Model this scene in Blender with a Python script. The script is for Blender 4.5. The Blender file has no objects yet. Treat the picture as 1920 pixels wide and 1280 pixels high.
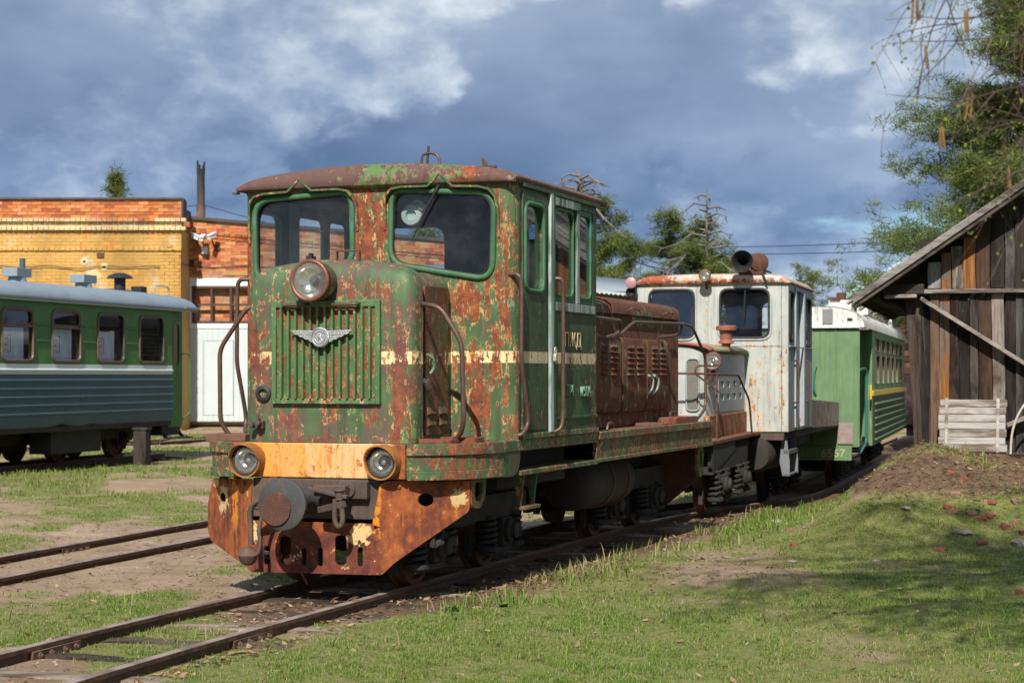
import bpy, bmesh, math, random
import numpy as np
from mathutils import Vector, Matrix, geometry

R = math.radians
PI = math.pi
rnd = random.Random(7)
scene = bpy.context.scene
COL = scene.collection

# ------------------------------------------------------------------ camera
cam_d = bpy.data.cameras.new('camera')
cam = bpy.data.objects.new('camera', cam_d)
COL.objects.link(cam)
scene.camera = cam
cam.location = (0, 0, 1.6)
cam.rotation_euler = (R(90), 0, 0)
cam_d.sensor_width = 36
cam_d.lens = 65.625
cam_d.shift_y = 63 / 1920
cam_d.clip_start = 0.1
cam_d.clip_end = 4000
cam_d.dof.use_dof = True
cam_d.dof.focus_distance = 14.0
cam_d.dof.aperture_fstop = 5.0

# ------------------------------------------------------------------ sun
SUN_EL, SUN_AZ = R(41), R(189)          # azimuth of the sun, clockwise from +Y
sd = bpy.data.lights.new('sun', 'SUN')
sd.energy = 5.0
sd.angle = R(0.53)
sd.color = (1.0, 0.955, 0.87)
sun = bpy.data.objects.new('sun', sd)
COL.objects.link(sun)
tow = Vector((math.sin(SUN_AZ) * math.cos(SUN_EL), math.cos(SUN_AZ) * math.cos(SUN_EL), math.sin(SUN_EL)))
sun.rotation_euler = tow.to_track_quat('Z', 'Y').to_euler()
sun.location = tow * 60

scene.view_settings.view_transform = 'Standard'
scene.view_settings.look = 'None'
scene.view_settings.exposure = 0.34
scene.view_settings.gamma = 1.0
scene.view_settings.use_curve_mapping = False
scene.cycles.max_bounces = 8
scene.cycles.transparent_max_bounces = 24
scene.cycles.use_denoising = True
scene.cycles.sample_clamp_indirect = 6


# ------------------------------------------------------------------ node helper
class NT:
    def __init__(self, tree):
        self.t = tree
        self.N = tree.nodes
        self.L = tree.links

    def _set(self, node, idx, v):
        s = node.inputs[idx]
        if isinstance(v, bpy.types.NodeSocket):
            self.L.new(v, s)
        elif v is not None:
            if s.type == 'RGBA' and not isinstance(v, (int, float)):
                v = tuple(v) + ((1,) if len(v) == 3 else ())
            if s.type in ('VECTOR', 'RGBA') and isinstance(v, (int, float)):
                v = (v,) * (3 if s.type == 'VECTOR' else 4)
            s.default_value = v

    def node(self, typ, ins=None, **props):
        n = self.N.new(typ)
        for k, v in props.items():
            setattr(n, k, v)
        for k, v in (ins or {}).items():
            self._set(n, k, v)
        return n

    def coord(self, kind='Object'):
        return self.node('ShaderNodeTexCoord').outputs[kind]

    def geo(self, kind):
        return self.node('ShaderNodeNewGeometry').outputs[kind]

    def map(self, v, s=(1, 1, 1), l=(0, 0, 0), r=(0, 0, 0)):
        return self.node('ShaderNodeMapping', {'Vector': v, 'Scale': s, 'Location': l, 'Rotation': r}).outputs[0]

    def noise(self, v, scale=1, detail=6, rough=.6, dist=0, out='Fac'):
        return self.node('ShaderNodeTexNoise', {'Vector': v, 'Scale': scale, 'Detail': detail, 'Roughness': rough,
                                                'Distortion': dist}).outputs[out]

    def vor(self, v, scale=1, feat='F1', out='Distance', rand=1.0):
        return self.node('ShaderNodeTexVoronoi', {'Vector': v, 'Scale': scale, 'Randomness': rand}, feature=feat).outputs[out]

    def m(self, op, a, b=0.0, c=None, clamp=False):
        ins = {0: a, 1: b}
        if c is not None:
            ins[2] = c
        return self.node('ShaderNodeMath', ins, operation=op, use_clamp=clamp).outputs[0]

    def add(self, *a):
        o = a[0]
        for b in a[1:]:
            o = self.m('ADD', o, b)
        return o

    def mul(self, a, b):
        return self.m('MULTIPLY', a, b)

    def ss(self, x, lo, hi, a=0.0, b=1.0):
        return self.node('ShaderNodeMapRange', {0: x, 1: lo, 2: hi, 3: a, 4: b}, interpolation_type='SMOOTHSTEP').outputs[0]

    def lin(self, x, lo, hi, a=0.0, b=1.0):
        return self.node('ShaderNodeMapRange', {0: x, 1: lo, 2: hi, 3: a, 4: b}).outputs[0]

    def mix(self, f, a, b, mode='MIX'):
        n = self.node('ShaderNodeMix', data_type='RGBA', blend_type=mode)
        self._set(n, 0, f)
        self._set(n, 6, a)
        self._set(n, 7, b)
        return n.outputs[2]

    def ramp(self, f, stops, interp='LINEAR'):
        n = self.node('ShaderNodeValToRGB', {0: f})
        cr = n.color_ramp
        cr.interpolation = interp
        while len(cr.elements) < len(stops):
            cr.elements.new(1.0)
        for e, (p, c) in zip(cr.elements, stops):
            e.position = p
            e.color = tuple(c) + ((1,) if len(c) == 3 else ())
        return n.outputs[0]

    def xyz(self, v):
        n = self.node('ShaderNodeSeparateXYZ', {0: v})
        return n.outputs[0], n.outputs[1], n.outputs[2]

    def attr(self, name, out='Fac'):
        return self.node('ShaderNodeAttribute', attribute_name=name).outputs[out]

    def bump(self, h, strength=.3, dist=.01):
        return self.node('ShaderNodeBump', {'Height': h, 'Strength': strength, 'Distance': dist}).outputs[0]

    def band(self, z, z0, z1, soft=.004):
        return self.mul(self.ss(z, z0 - soft, z0 + soft), self.ss(z, z1 - soft, z1 + soft, 1.0, 0.0))


def mat(name):
    m_ = bpy.data.materials.new(name)
    m_.use_nodes = True
    nt = NT(m_.node_tree)
    nt.N.clear()
    out = nt.node('ShaderNodeOutputMaterial')
    b = nt.node('ShaderNodeBsdfPrincipled')
    nt.L.new(b.outputs[0], out.inputs[0])

    def put(color=None, rough=None, metal=None, normal=None, spec=None, sheen=None):
        for k, v in (('Base Color', color), ('Roughness', rough), ('Metallic', metal), ('Normal', normal), ('Specular IOR Level', spec)):
            if v is not None:
                nt._set(b, k, v)
    nt.put = put
    nt.bsdf = b
    nt.out = out
    nt.mat = m_
    return nt


def plain(name, col, rough=.6, metal=0.0, var=.25, scale=3.0, bump=.15, dirt=None):
    """One paint or metal with blotches, fine grain and light dirt."""
    nt = mat(name)
    P = nt.coord()
    n = nt.noise(P, scale, 7, .65)
    n2 = nt.noise(nt.map(P, (6, 6, 1.2)), scale * 2, 5, .6)
    k = nt.add(nt.mul(n, .6), nt.mul(n2, .4))
    lo = tuple(c * (1 - var) for c in col)
    hi = tuple(min(1, c * (1 + var)) for c in col)
    c = nt.ramp(k, [(.3, lo), (.7, hi)])
    if dirt:
        c = nt.mix(nt.ss(k, .5, .68, 0, dirt[1]), c, dirt[0])
    nt.put(c, nt.lin(n2, .3, .7, max(0, rough - .1), min(1, rough + .12)), metal,
           nt.bump(nt.noise(P, scale * 14, 4, .6), bump, .01))
    return nt.mat


RUST = [(.26, (.040, .017, .013)), (.40, (.105, .034, .020)), (.53, (.215, .058, .024)), (.66, (.33, .105, .036)), (.84, (.47, .245, .11))]


def rusty(name, paint, paint2=None, amount=.5, spots=(), primer=(.52, .36, .19), primer_w=.05, streak=.3, scale=1.0,
          stripe=None, dull=None, teal=None, rough=.5, rust=RUST, seed=0.0, speck=.06, film=None):
    """Old paint flaking to primer and rust. Wear follows noise plus hand placed patches (spots) in the thing's own space."""
    nt = mat(name)
    P0 = nt.coord()
    P = nt.map(P0, l=(seed, seed * 1.7, -seed))
    n1 = nt.noise(P, 1.5 * scale, 9, .68, .3)
    n2 = nt.noise(nt.map(P, (14, 14, 2.0)), 1.6 * scale, 7, .66)
    n3 = nt.noise(P, 24 * scale, 7, .7)
    n4 = nt.noise(P, 10 * scale, 8, .70, .6)
    w = nt.add(nt.mul(n1, .36 - streak * .45), nt.mul(n2, streak), nt.mul(n4, .36 - streak * .45), nt.mul(n3, .28 - streak * .1))
    w = nt.add(w, amount - .5)
    for (cx, cy, cz, rx, ry, rz, s) in spots:
        q = nt.node('ShaderNodeVectorMath', {0: P0, 1: (1 / rx, 1 / ry, 1 / rz), 2: (-cx / rx, -cy / ry, -cz / rz)}, operation='MULTIPLY_ADD').outputs[0]
        ln = nt.node('ShaderNodeVectorMath', {0: q}, operation='LENGTH').outputs['Value']
        w = nt.add(w, nt.ss(ln, .2, 1.3, s * .6, 0.0))
    rm = nt.ss(w, .543, .563)
    pm = nt.ss(w, .545 - primer_w, .55 - primer_w * .7)
    paint2 = paint2 or tuple(c * .6 for c in paint)
    v1 = nt.noise(P, 3.1 * scale, 6, .6)
    v2 = nt.noise(nt.map(P, (9, 9, 1.1)), 2.0, 5, .6)
    pc = nt.mix(nt.ss(nt.add(nt.mul(v1, .6), nt.mul(v2, .4)), .38, .62), paint, paint2)
    if teal:
        tm = nt.ss(nt.noise(nt.map(P, l=(3.3, 9, 1)), 2.6, 8, .7), .615, .64)
        pc = nt.mix(tm, pc, teal)
    if film:
        fm = nt.ss(nt.add(nt.mul(nt.noise(nt.map(P, l=(7, 1, 4)), 4.2 * scale, 9, .72, .3), .75), nt.mul(n2, .25)), film[1], film[1] + .05, 0, .8)
        pc = nt.mix(fm, pc, film[0])
    if stripe:
        _, _, z = nt.xyz(P0)
        sm = nt.band(nt.add(z, nt.mul(nt.add(n3, -.5), .004)), stripe[0], stripe[1])
        sw = nt.ss(nt.add(nt.mul(n2, .55), nt.mul(n3, .45), nt.mul(rm, .05)), stripe[2], stripe[2] - .03)
        pc = nt.mix(nt.mul(sm, sw), pc, stripe[3])
        rm = nt.mul(rm, nt.m('SUBTRACT', 1.0, nt.mul(nt.mul(sm, sw), .8)))
    pn = nt.noise(P, 40, 5, .7)
    prim = nt.mix(nt.ss(nt.noise(P, 2.2, 6, .6), .4, .6), primer, tuple(c * .62 for c in primer))
    pm = nt.mul(pm, nt.ss(nt.noise(P, 13, 6, .7), .485, .56))
    rn = nt.add(nt.mul(nt.noise(P, 8.5 * scale, 9, .74, .4), .48), nt.mul(n2, .27), nt.mul(pn, .25))
    rn = nt.add(nt.mul(nt.add(rn, -.5), 1.7), .5)
    rc = nt.ramp(rn, rust)
    if dull:
        rc = nt.mix(nt.ss(nt.noise(P, 1.7, 6, .6), *(dull[2] if len(dull) > 2 else (.36, .6)), 0, dull[1]), rc, dull[0])
    c = nt.mix(pm, pc, prim)
    c = nt.mix(rm, c, rc)
    sp = nt.ss(nt.noise(P, 55 * scale, 4, .7), .66, .70)
    c = nt.mix(nt.mul(sp, speck * 10), c, rc)
    ds = nt.ss(nt.noise(nt.map(P, (16, 16, .8)), 1.3, 5, .6), .52, .7, 0, .35)
    c = nt.mix(ds, c, (.03, .022, .016), 'MIX')
    h = nt.add(nt.mul(rm, -.55), nt.mul(pm, -.25), nt.mul(nt.mul(pn, rm), .9), nt.mul(v1, .25))
    nt.put(c, nt.add(rough, nt.mul(rm, .38), nt.mul(n3, .1)), 0.0, nt.bump(h, .55, .006), .4)
    return nt.mat


def wood(name, c1, c2, c3, axis='Z', bump=.5, amber=None, vary=True):
    """Weathered board: long grain, streaks, knots, each object shifted by its own random number."""
    nt = mat(name)
    P = nt.coord()
    ri = nt.node('ShaderNodeObjectInfo').outputs['Random']
    off = nt.node('ShaderNodeCombineXYZ', {0: nt.mul(ri, 37.0), 1: nt.mul(ri, 11.0), 2: nt.mul(ri, 53.0)}).outputs[0]
    P = nt.node('ShaderNodeVectorMath', {0: P, 1: off}, operation='ADD').outputs[0]
    s = {'Z': (1, 1, .05), 'X': (.05, 1, 1), 'Y': (1, .05, 1)}[axis]
    sb = {'Z': (1, 1, .22), 'X': (.22, 1, 1), 'Y': (1, .22, 1)}[axis]
    g = nt.noise(nt.map(P, s), 42, 6, .65, .4)
    g2 = nt.noise(nt.map(P, s), 130, 3, .6)
    b = nt.noise(nt.map(P, sb), 5, 6, .65, .3)
    c = nt.mix(nt.ss(g, .35, .62), c1, c2)
    c = nt.mix(nt.ss(nt.add(nt.mul(b, .7), nt.mul(g, .3)), .47, .60), c, c3)
    if amber:
        am = nt.mul(1.0, nt.ss(nt.add(nt.mul(b, .8), nt.mul(g2, .2)), .42, .53))
        c = nt.mix(nt.mul(am, .9), c, nt.mix(nt.ss(g, .35, .6), amber, tuple(k * .45 for k in amber)))
    kn = nt.vor(nt.map(P, {'Z': (1, 1, .35), 'X': (.35, 1, 1), 'Y': (1, .35, 1)}[axis]), 4.2)
    c = nt.mix(nt.ss(kn, .10, .05, 0, .85), c, (.025, .017, .012))
    if vary:
        c = nt.mix(1.0, c, nt.ramp(nt.m('FRACT', nt.mul(ri, 7.31)), [(0, (.25, .24, .24)), (.4, (.50, .48, .47)), (.7, (1.05, 1.04, 1.04)), (1, (1.85, 1.95, 2.05))]), 'MULTIPLY')
    nt.put(c, .85, 0, nt.bump(nt.add(g, nt.mul(g2, .5)), bump, .006), .25)
    return nt.mat


# ------------------------------------------------------------------ mesh helper
class MB:
    def __init__(self):
        self.v, self.f = [], []

    def add(self, vs, fs):
        o = len(self.v)
        self.v += [tuple(q) for q in vs]
        self.f += [tuple(i + o for i in f) for f in fs]
        return self

    def box(self, x0, x1, y0, y1, z0, z1):
        return self.add([(x0, y0, z0), (x1, y0, z0), (x1, y1, z0), (x0, y1, z0), (x0, y0, z1), (x1, y0, z1), (x1, y1, z1), (x0, y1, z1)],
                        [(0, 3, 2, 1), (4, 5, 6, 7), (0, 1, 5, 4), (1, 2, 6, 5), (2, 3, 7, 6), (3, 0, 4, 7)])

    def obox(self, c, s, M):
        c = Vector(c)
        vs = [c + M @ Vector((sx * s[0] / 2, sy * s[1] / 2, sz * s[2] / 2)) for sz in (-1, 1) for sx, sy in ((-1, -1), (1, -1), (1, 1), (-1, 1))]
        return self.add(vs, [(0, 3, 2, 1), (4, 5, 6, 7), (0, 1, 5, 4), (1, 2, 6, 5), (2, 3, 7, 6), (3, 0, 4, 7)])

    def beam(self, p0, p1, w, h, up=(0, 0, 1)):
        p0, p1 = Vector(p0), Vector(p1)
        d = (p1 - p0)
        y = d.normalized()
        x = y.cross(Vector(up)).normalized()
        z = x.cross(y)
        M = Matrix((x, y, z)).transposed()
        return self.obox((p0 + p1) / 2, (w, d.length, h), M)

    def tube(self, pts, r, n=8, closed=False, caps=True):
        pts = [Vector(p) for p in pts]
        k = len(pts)
        rs = r if isinstance(r, (list, tuple)) else [r] * k
        vs, fs = [], []
        prev = None
        for i, p in enumerate(pts):
            a = pts[(i - 1) % k] if (closed or i > 0) else p
            b = pts[(i + 1) % k] if (closed or i < k - 1) else p
            t = (b - a).normalized()
            if prev is None:
                s = Vector((0, 0, 1)) if abs(t.z) < .9 else Vector((1, 0, 0))
                u = t.cross(s).normalized()
            else:
                u = (prev - t * prev.dot(t)).normalized()
            prev = u
            w = t.cross(u)
            for j in range(n):
                an = 2 * PI * j / n
                vs.append(p + (u * math.cos(an) + w * math.sin(an)) * rs[i])
        for i in range(k if closed else k - 1):
            i2 = (i + 1) % k
            for j in range(n):
                j2 = (j + 1) % n
                fs.append((i * n + j, i * n + j2, i2 * n + j2, i2 * n + j))
        if caps and not closed:
            fs.append(tuple(range(n - 1, -1, -1)))
            fs.append(tuple((k - 1) * n + j for j in range(n)))
        return self.add(vs, fs)

    def lathe(self, o, axis, prof, n=24, cap=(True, True)):
        o, ax = Vector(o), Vector(axis).normalized()
        s = Vector((0, 0, 1)) if abs(ax.z) < .9 else Vector((1, 0, 0))
        u = ax.cross(s).normalized()
        w = ax.cross(u)
        vs, fs = [], []
        for (r, h) in prof:
            for j in range(n):
                an = 2 * PI * j / n
                vs.append(o + ax * h + (u * math.cos(an) + w * math.sin(an)) * r)
        k = len(prof)
        for i in range(k - 1):
            for j in range(n):
                j2 = (j + 1) % n
                fs.append((i * n + j, i * n + j2, (i + 1) * n + j2, (i + 1) * n + j))
        if cap[0] and prof[0][0] > 1e-5:
            fs.append(tuple(range(n - 1, -1, -1)))
        if cap[1] and prof[-1][0] > 1e-5:
            fs.append(tuple((k - 1) * n + j for j in range(n)))
        return self.add(vs, fs)

    def cyl(self, p0, p1, r, r1=None, n=20):
        p0, p1 = Vector(p0), Vector(p1)
        return self.lathe(p0, p1 - p0, [(r, 0), (r if r1 is None else r1, (p1 - p0).length)], n)

    def sphere(self, c, r, n=14, m=8, s=(1, 1, 1)):
        vs, fs = [], []
        for i in range(m + 1):
            th = PI * i / m
            for j in range(n):
                ph = 2 * PI * j / n
                vs.append((c[0] + r * s[0] * math.sin(th) * math.cos(ph), c[1] + r * s[1] * math.sin(th) * math.sin(ph), c[2] + r * s[2] * math.cos(th)))
        for i in range(m):
            for j in range(n):
                j2 = (j + 1) % n
                fs.append((i * n + j, (i + 1) * n + j, (i + 1) * n + j2, i * n + j2))
        return self.add(vs, fs)

    def plate(self, outer, holes, mp, t):
        """Flat plate with holes: 2D loops mapped by mp(u, v) to 3D, thickness vector t."""
        loops = [list(outer)] + [list(h) for h in holes]
        flat = [q for lp in loops for q in lp]
        tris = geometry.tessellate_polygon([[Vector((a, b, 0)) for a, b in lp] for lp in loops])
        n = len(flat)
        t = Vector(t)
        P = [Vector(mp(a, b)) for a, b in flat]
        fs = []
        for tr in tris:
            a, b, c = tr
            fs.append((a, b, c))
            fs.append((c + n, b + n, a + n))
        o = 0
        for lp in loops:
            k = len(lp)
            for i in range(k):
                j = (i + 1) % k
                fs.append((o + i, o + j, o + j + n, o + i + n))
            o += k
        return self.add(P + [q + t for q in P], fs)

    def loft(self, loops, closed=True, caps=True):
        k = len(loops[0])
        vs = [p for lp in loops for p in lp]
        fs = []
        for i in range(len(loops) - 1):
            for j in range(k if closed else k - 1):
                j2 = (j + 1) % k
                fs.append((i * k + j, i * k + j2, (i + 1) * k + j2, (i + 1) * k + j))
        if caps and closed:
            fs.append(tuple(range(k - 1, -1, -1)))
            fs.append(tuple((len(loops) - 1) * k + j for j in range(k)))
        return self.add(vs, fs)

    def wall(self, path, z0, z1, o0, o1):
        """Upright band along an open plan path; o0 and o1 are offsets to the path's right side."""
        path = [Vector((a, b)) for a, b in path]
        secs = []
        for i, p in enumerate(path):
            a = path[max(0, i - 1)]
            b = path[min(len(path) - 1, i + 1)]
            t = (b - a).normalized()
            nrm = Vector((t.y, -t.x))
            q0, q1 = p + nrm * o0, p + nrm * o1
            secs.append([(q0.x, q0.y, z0), (q1.x, q1.y, z0), (q1.x, q1.y, z1), (q0.x, q0.y, z1)])
        return self.loft(secs)

    def build(self, name, material, parent=None, bevel=0.0, smooth=38, kind=None, label=None, normals=True):
        me = bpy.data.meshes.new(name)
        me.from_pydata(self.v, [], self.f)
        if normals:
            bm = bmesh.new()
            bm.from_mesh(me)
            bmesh.ops.recalc_face_normals(bm, faces=bm.faces)
            bm.to_mesh(me)
            bm.free()
        return link(name, me, material, parent, bevel, smooth, kind, label)


def link(name, me, material, parent=None, bevel=0.0, smooth=38, kind=None, label=None):
    if material and not me.materials:
        me.materials.append(material)
    if smooth:
        me.polygons.foreach_set('use_smooth', [True] * len(me.polygons))
        me.set_sharp_from_angle(angle=R(smooth))
    o = bpy.data.objects.new(name, me)
    COL.objects.link(o)
    if parent:
        o.parent = parent
    if bevel:
        md = o.modifiers.new('bevel', 'BEVEL')
        md.width = bevel
        md.segments = 2
        md.limit_method = 'ANGLE'
        md.angle_limit = R(50)
    if kind:
        o['kind'] = kind
    if label:
        o['label'] = label
    return o


def tag(o, label, cat, group=None):
    o['label'] = label
    o['category'] = cat
    if group:
        o['group'] = group
    return o


def thing(name, label, cat, loc=(0, 0, 0), rz=0.0, group=None):
    o = bpy.data.objects.new(name, None)
    o.empty_display_size = .2
    COL.objects.link(o)
    o.location = loc
    o.rotation_euler = (0, 0, rz)
    return tag(o, label, cat, group)


def copy_tree(o, parent=None):
    kids = [c for c in bpy.data.objects if c.parent == o]
    c = o.copy()
    COL.objects.link(c)
    if parent:
        c.parent = parent
    for k in kids:
        copy_tree(k, c)
    return c


def roundpoly(pts, r, n=5):
    """Corners of a polygon rounded by radius r (number or list)."""
    out = []
    k = len(pts)
    rs = r if isinstance(r, (list, tuple)) else [r] * k
    for i in range(k):
        p = Vector(pts[i])
        a = (Vector(pts[i - 1]) - p).normalized()
        b = (Vector(pts[(i + 1) % k]) - p).normalized()
        if rs[i] <= 0:
            out.append((p.x, p.y))
            continue
        q0, q1 = p + a * rs[i], p + b * rs[i]
        for j in range(n + 1):
            t = j / n
            q = q0 * (1 - t) ** 2 + p * 2 * t * (1 - t) + q1 * t * t
            out.append((q.x, q.y))
    return out


def rrect(x0, x1, z0, z1, r, n=5):
    return roundpoly([(x0, z0), (x1, z0), (x1, z1), (x0, z1)], r, n)


def scale_loop(lp, d):
    """Offset a convex-ish loop outward by d."""
    k = len(lp)
    cx = sum(p[0] for p in lp) / k
    cy = sum(p[1] for p in lp) / k
    xs = [p[0] for p in lp]
    ys = [p[1] for p in lp]
    hx, hy = (max(xs) - min(xs)) / 2, (max(ys) - min(ys)) / 2
    return [(cx + (p[0] - cx) * (hx + d) / hx, cy + (p[1] - cy) * (hy + d) / hy) for p in lp]


def smooth_path(pts, n=6):
    """Catmull-Rom through points."""
    pts = [Vector(p) for p in pts]
    out = []
    for i in range(len(pts) - 1):
        p0, p1, p2, p3 = pts[max(0, i - 1)], pts[i], pts[i + 1], pts[min(len(pts) - 1, i + 2)]
        for j in range(n):
            t = j / n
            out.append(.5 * ((2 * p1) + (p2 - p0) * t + (2 * p0 - 5 * p1 + 4 * p2 - p3) * t * t + (3 * p1 - p0 - 3 * p2 + p3) * t ** 3))
    out.append(pts[-1])
    return out


def bent(pts, r, n=4):
    """Polyline with its inner corners rounded, for bent pipe."""
    pts = [Vector(p) for p in pts]
    out = [pts[0]]
    for i in range(1, len(pts) - 1):
        p = pts[i]
        a, b = pts[i - 1] - p, pts[i + 1] - p
        ra = min(r, a.length * .45)
        rb = min(r, b.length * .45)
        q0, q1 = p + a.normalized() * ra, p + b.normalized() * rb
        for j in range(n + 1):
            t = j / n
            out.append(q0 * (1 - t) ** 2 + p * 2 * t * (1 - t) + q1 * t * t)
    out.append(pts[-1])
    return out


def text(name, s, size, loc, rot, material, parent, extrude=.004, stretch=1.0):
    cu = bpy.data.curves.new(name, 'FONT')
    cu.body = s
    cu.size = size
    cu.extrude = extrude
    cu.align_x = 'CENTER'
    cu.align_y = 'CENTER'
    cu.materials.append(material)
    o = bpy.data.objects.new(name, cu)
    COL.objects.link(o)
    bpy.context.view_layer.update()
    me = bpy.data.meshes.new_from_object(o.evaluated_get(bpy.context.evaluated_depsgraph_get()))
    bpy.data.objects.remove(o)
    o = bpy.data.objects.new(name, me)
    COL.objects.link(o)
    o.location = loc
    o.rotation_euler = rot
    o.scale = (stretch, 1, 1)
    if parent:
        o.parent = parent
    return o


# vectorised value noise for terrain and scatter
def vnoise(x, y, seed=0):
    xi, yi = np.floor(x).astype(np.int64), np.floor(y).astype(np.int64)
    xf, yf = x - xi, y - yi
    u, v = xf * xf * (3 - 2 * xf), yf * yf * (3 - 2 * yf)

    def h(a, b):
        n = (a * 374761393 + b * 668265263 + seed * 1274126177) & 0x7fffffff
        n = ((n ^ (n >> 13)) * 1274126177) & 0x7fffffff
        n = n ^ (n >> 16)
        return (n & 0xffff) / 65535.0
    return (h(xi, yi) * (1 - u) + h(xi + 1, yi) * u) * (1 - v) + (h(xi, yi + 1) * (1 - u) + h(xi + 1, yi + 1) * u) * v


def fbm(x, y, sc, oct=5, seed=0, gain=.55):
    t, a, s = 0, 1.0, 0
    for i in range(oct):
        t = t + a * vnoise(x * sc, y * sc, seed + i * 17)
        s += a
        a *= gain
        sc *= 2.03
    return t / s


def sst(x, a, b):
    t = np.clip((x - a) / (b - a), 0, 1)
    return t * t * (3 - 2 * t)


# ------------------------------------------------------------------ sky
world = bpy.data.worlds.new('World')
scene.world = world
world.use_nodes = True
wt = NT(world.node_tree)
wt.N.clear()
SKY_STRENGTH = .12
sky = wt.node('ShaderNodeTexSky', sky_type='NISHITA')
sky.sun_disc = False
sky.sun_elevation = SUN_EL
sky.sun_rotation = SUN_AZ
sky.air_density = 1.0
sky.dust_density = .6
D = wt.coord('Generated')
_, _, dz = wt.xyz(D)
q = wt.map(D, (7.0, 7.0, 11.5), l=(3.1, 0.7, 5.2))
warp = wt.noise(q, 2.2, 5, .55, out='Color')
qw = wt.node('ShaderNodeVectorMath', {0: warp, 1: (.26, .26, .20), 2: q}, operation='MULTIPLY_ADD').outputs[0]


def puff(v):
    """Billowing cloud height: broad noise masses with rounded cells on them."""
    a = wt.noise(v, .55, 3, .5)
    n = wt.node('ShaderNodeTexVoronoi', {'Vector': v, 'Scale': 1.5, 'Detail': 2.0, 'Roughness': .5, 'Lacunarity': 2.4}, feature='F1', normalize=True)
    d = n.outputs['Distance']
    f = wt.noise(v, 3.6, 6, .58)
    return wt.add(wt.mul(a, .85), wt.mul(wt.m('SUBTRACT', 1.0, wt.mul(d, d)), .30), wt.mul(f, .17))


# far layer: a soft, dark cloud deck
deck = wt.add(wt.mul(wt.noise(wt.map(D, (3.2, 3.2, 9.0), l=(1.1, 2.2, 1.3)), 1.0, 5, .5), .7), wt.mul(wt.noise(qw, 1.3, 6, .55), .3))
back = wt.ramp(deck, [(.36, (.115, .175, .300)), (.46, (.175, .246, .380)), (.55, (.250, .330, .470)), (.66, (.400, .475, .590))])
# near layer: cumulus with firm lit upper edges and grey bases
h1 = puff(qw)
h2 = puff(wt.map(qw, l=(.07, 0.0, -.30)))
cov = wt.ss(wt.add(h1, wt.mul(wt.add(deck, -.5), .55)), .705, .765)
lit = wt.add(wt.mul(wt.m('SUBTRACT', h1, h2), 3.1), wt.mul(wt.add(wt.noise(qw, 4.2, 6, .6), -.5), .55), .42)
cum = wt.ramp(lit, [(.12, (.150, .220, .355)), (.36, (.250, .330, .465)), (.55, (.40, .475, .590)), (.75, (.60, .665, .745)), (.95, (.80, .835, .87))])
cloud = wt.mix(wt.mul(cov, .92), back, cum)
lay = wt.ramp(dz, [(.0, (1.02, 1.10, 1.16)), (.05, (1.0, 1.04, 1.07)), (.085, (.78, .86, .96)), (.13, (.92, .95, .99)), (.19, (1.08, 1.06, 1.03)), (.5, (1.0, 1.0, 1.0))])
cloud = wt.mix(1.0, cloud, lay, 'MULTIPLY')
K = 1 / SKY_STRENGTH
cloud = wt.mix(1.0, cloud, (K, K, K), 'MULTIPLY')
skyc = wt.mix(1.0, sky.outputs[0], (.40, .52, .66), 'MULTIPLY')
gap = wt.ss(wt.add(wt.mul(wt.noise(wt.map(D, (4.2, 4.2, 15), l=(12.1, 1.1, 9.2)), 1.1, 7, .55), .75), wt.mul(wt.m('SUBTRACT', 1.0, h1), .25)), .51, .56)
gap = wt.mul(gap, wt.mul(wt.ss(dz, .14, .09), wt.ss(dz, .05, .075)))
cloud = wt.mix(1.0, cloud, (.97, .975, .965), 'MULTIPLY')
col = wt.mix(gap, cloud, skyc)
bg = wt.node('ShaderNodeBackground', {'Color': col, 'Strength': SKY_STRENGTH})
wo = wt.node('ShaderNodeOutputWorld')
wt.L.new(bg.outputs[0], wo.inputs[0])

# ------------------------------------------------------------------ track geometry and terrain
LOCO_O = (-1.3898, 13.8808)
LOCO_RZ = -math.atan(.36)
GAUGE = .46                                # half the distance between rail heads


def track_x(d):
    d = np.asarray(d, float)
    x = LOCO_O[0] + .36 * (d - LOCO_O[1])
    x = x + np.where(d < 13, .009 * (13 - d) ** 2, 0)
    t = np.clip(d - 21.4, 0, None)
    k = .075 / 10.6
    tt = np.minimum(t, 10.6)
    return x - k / 2 * tt * tt - .075 * np.clip(t - 10.6, 0, None)


def rail_z(d):
    d = np.asarray(d, float)
    return -.036 * 12.5 * sst(d, 19.5, 34.5)


def mid_x(d):
    return -4.02 + .278 * (np.asarray(d, float) - 16.9)


def far_x(d):
    return -8.32 + .30 * (np.asarray(d, float) - 34.93)


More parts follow.
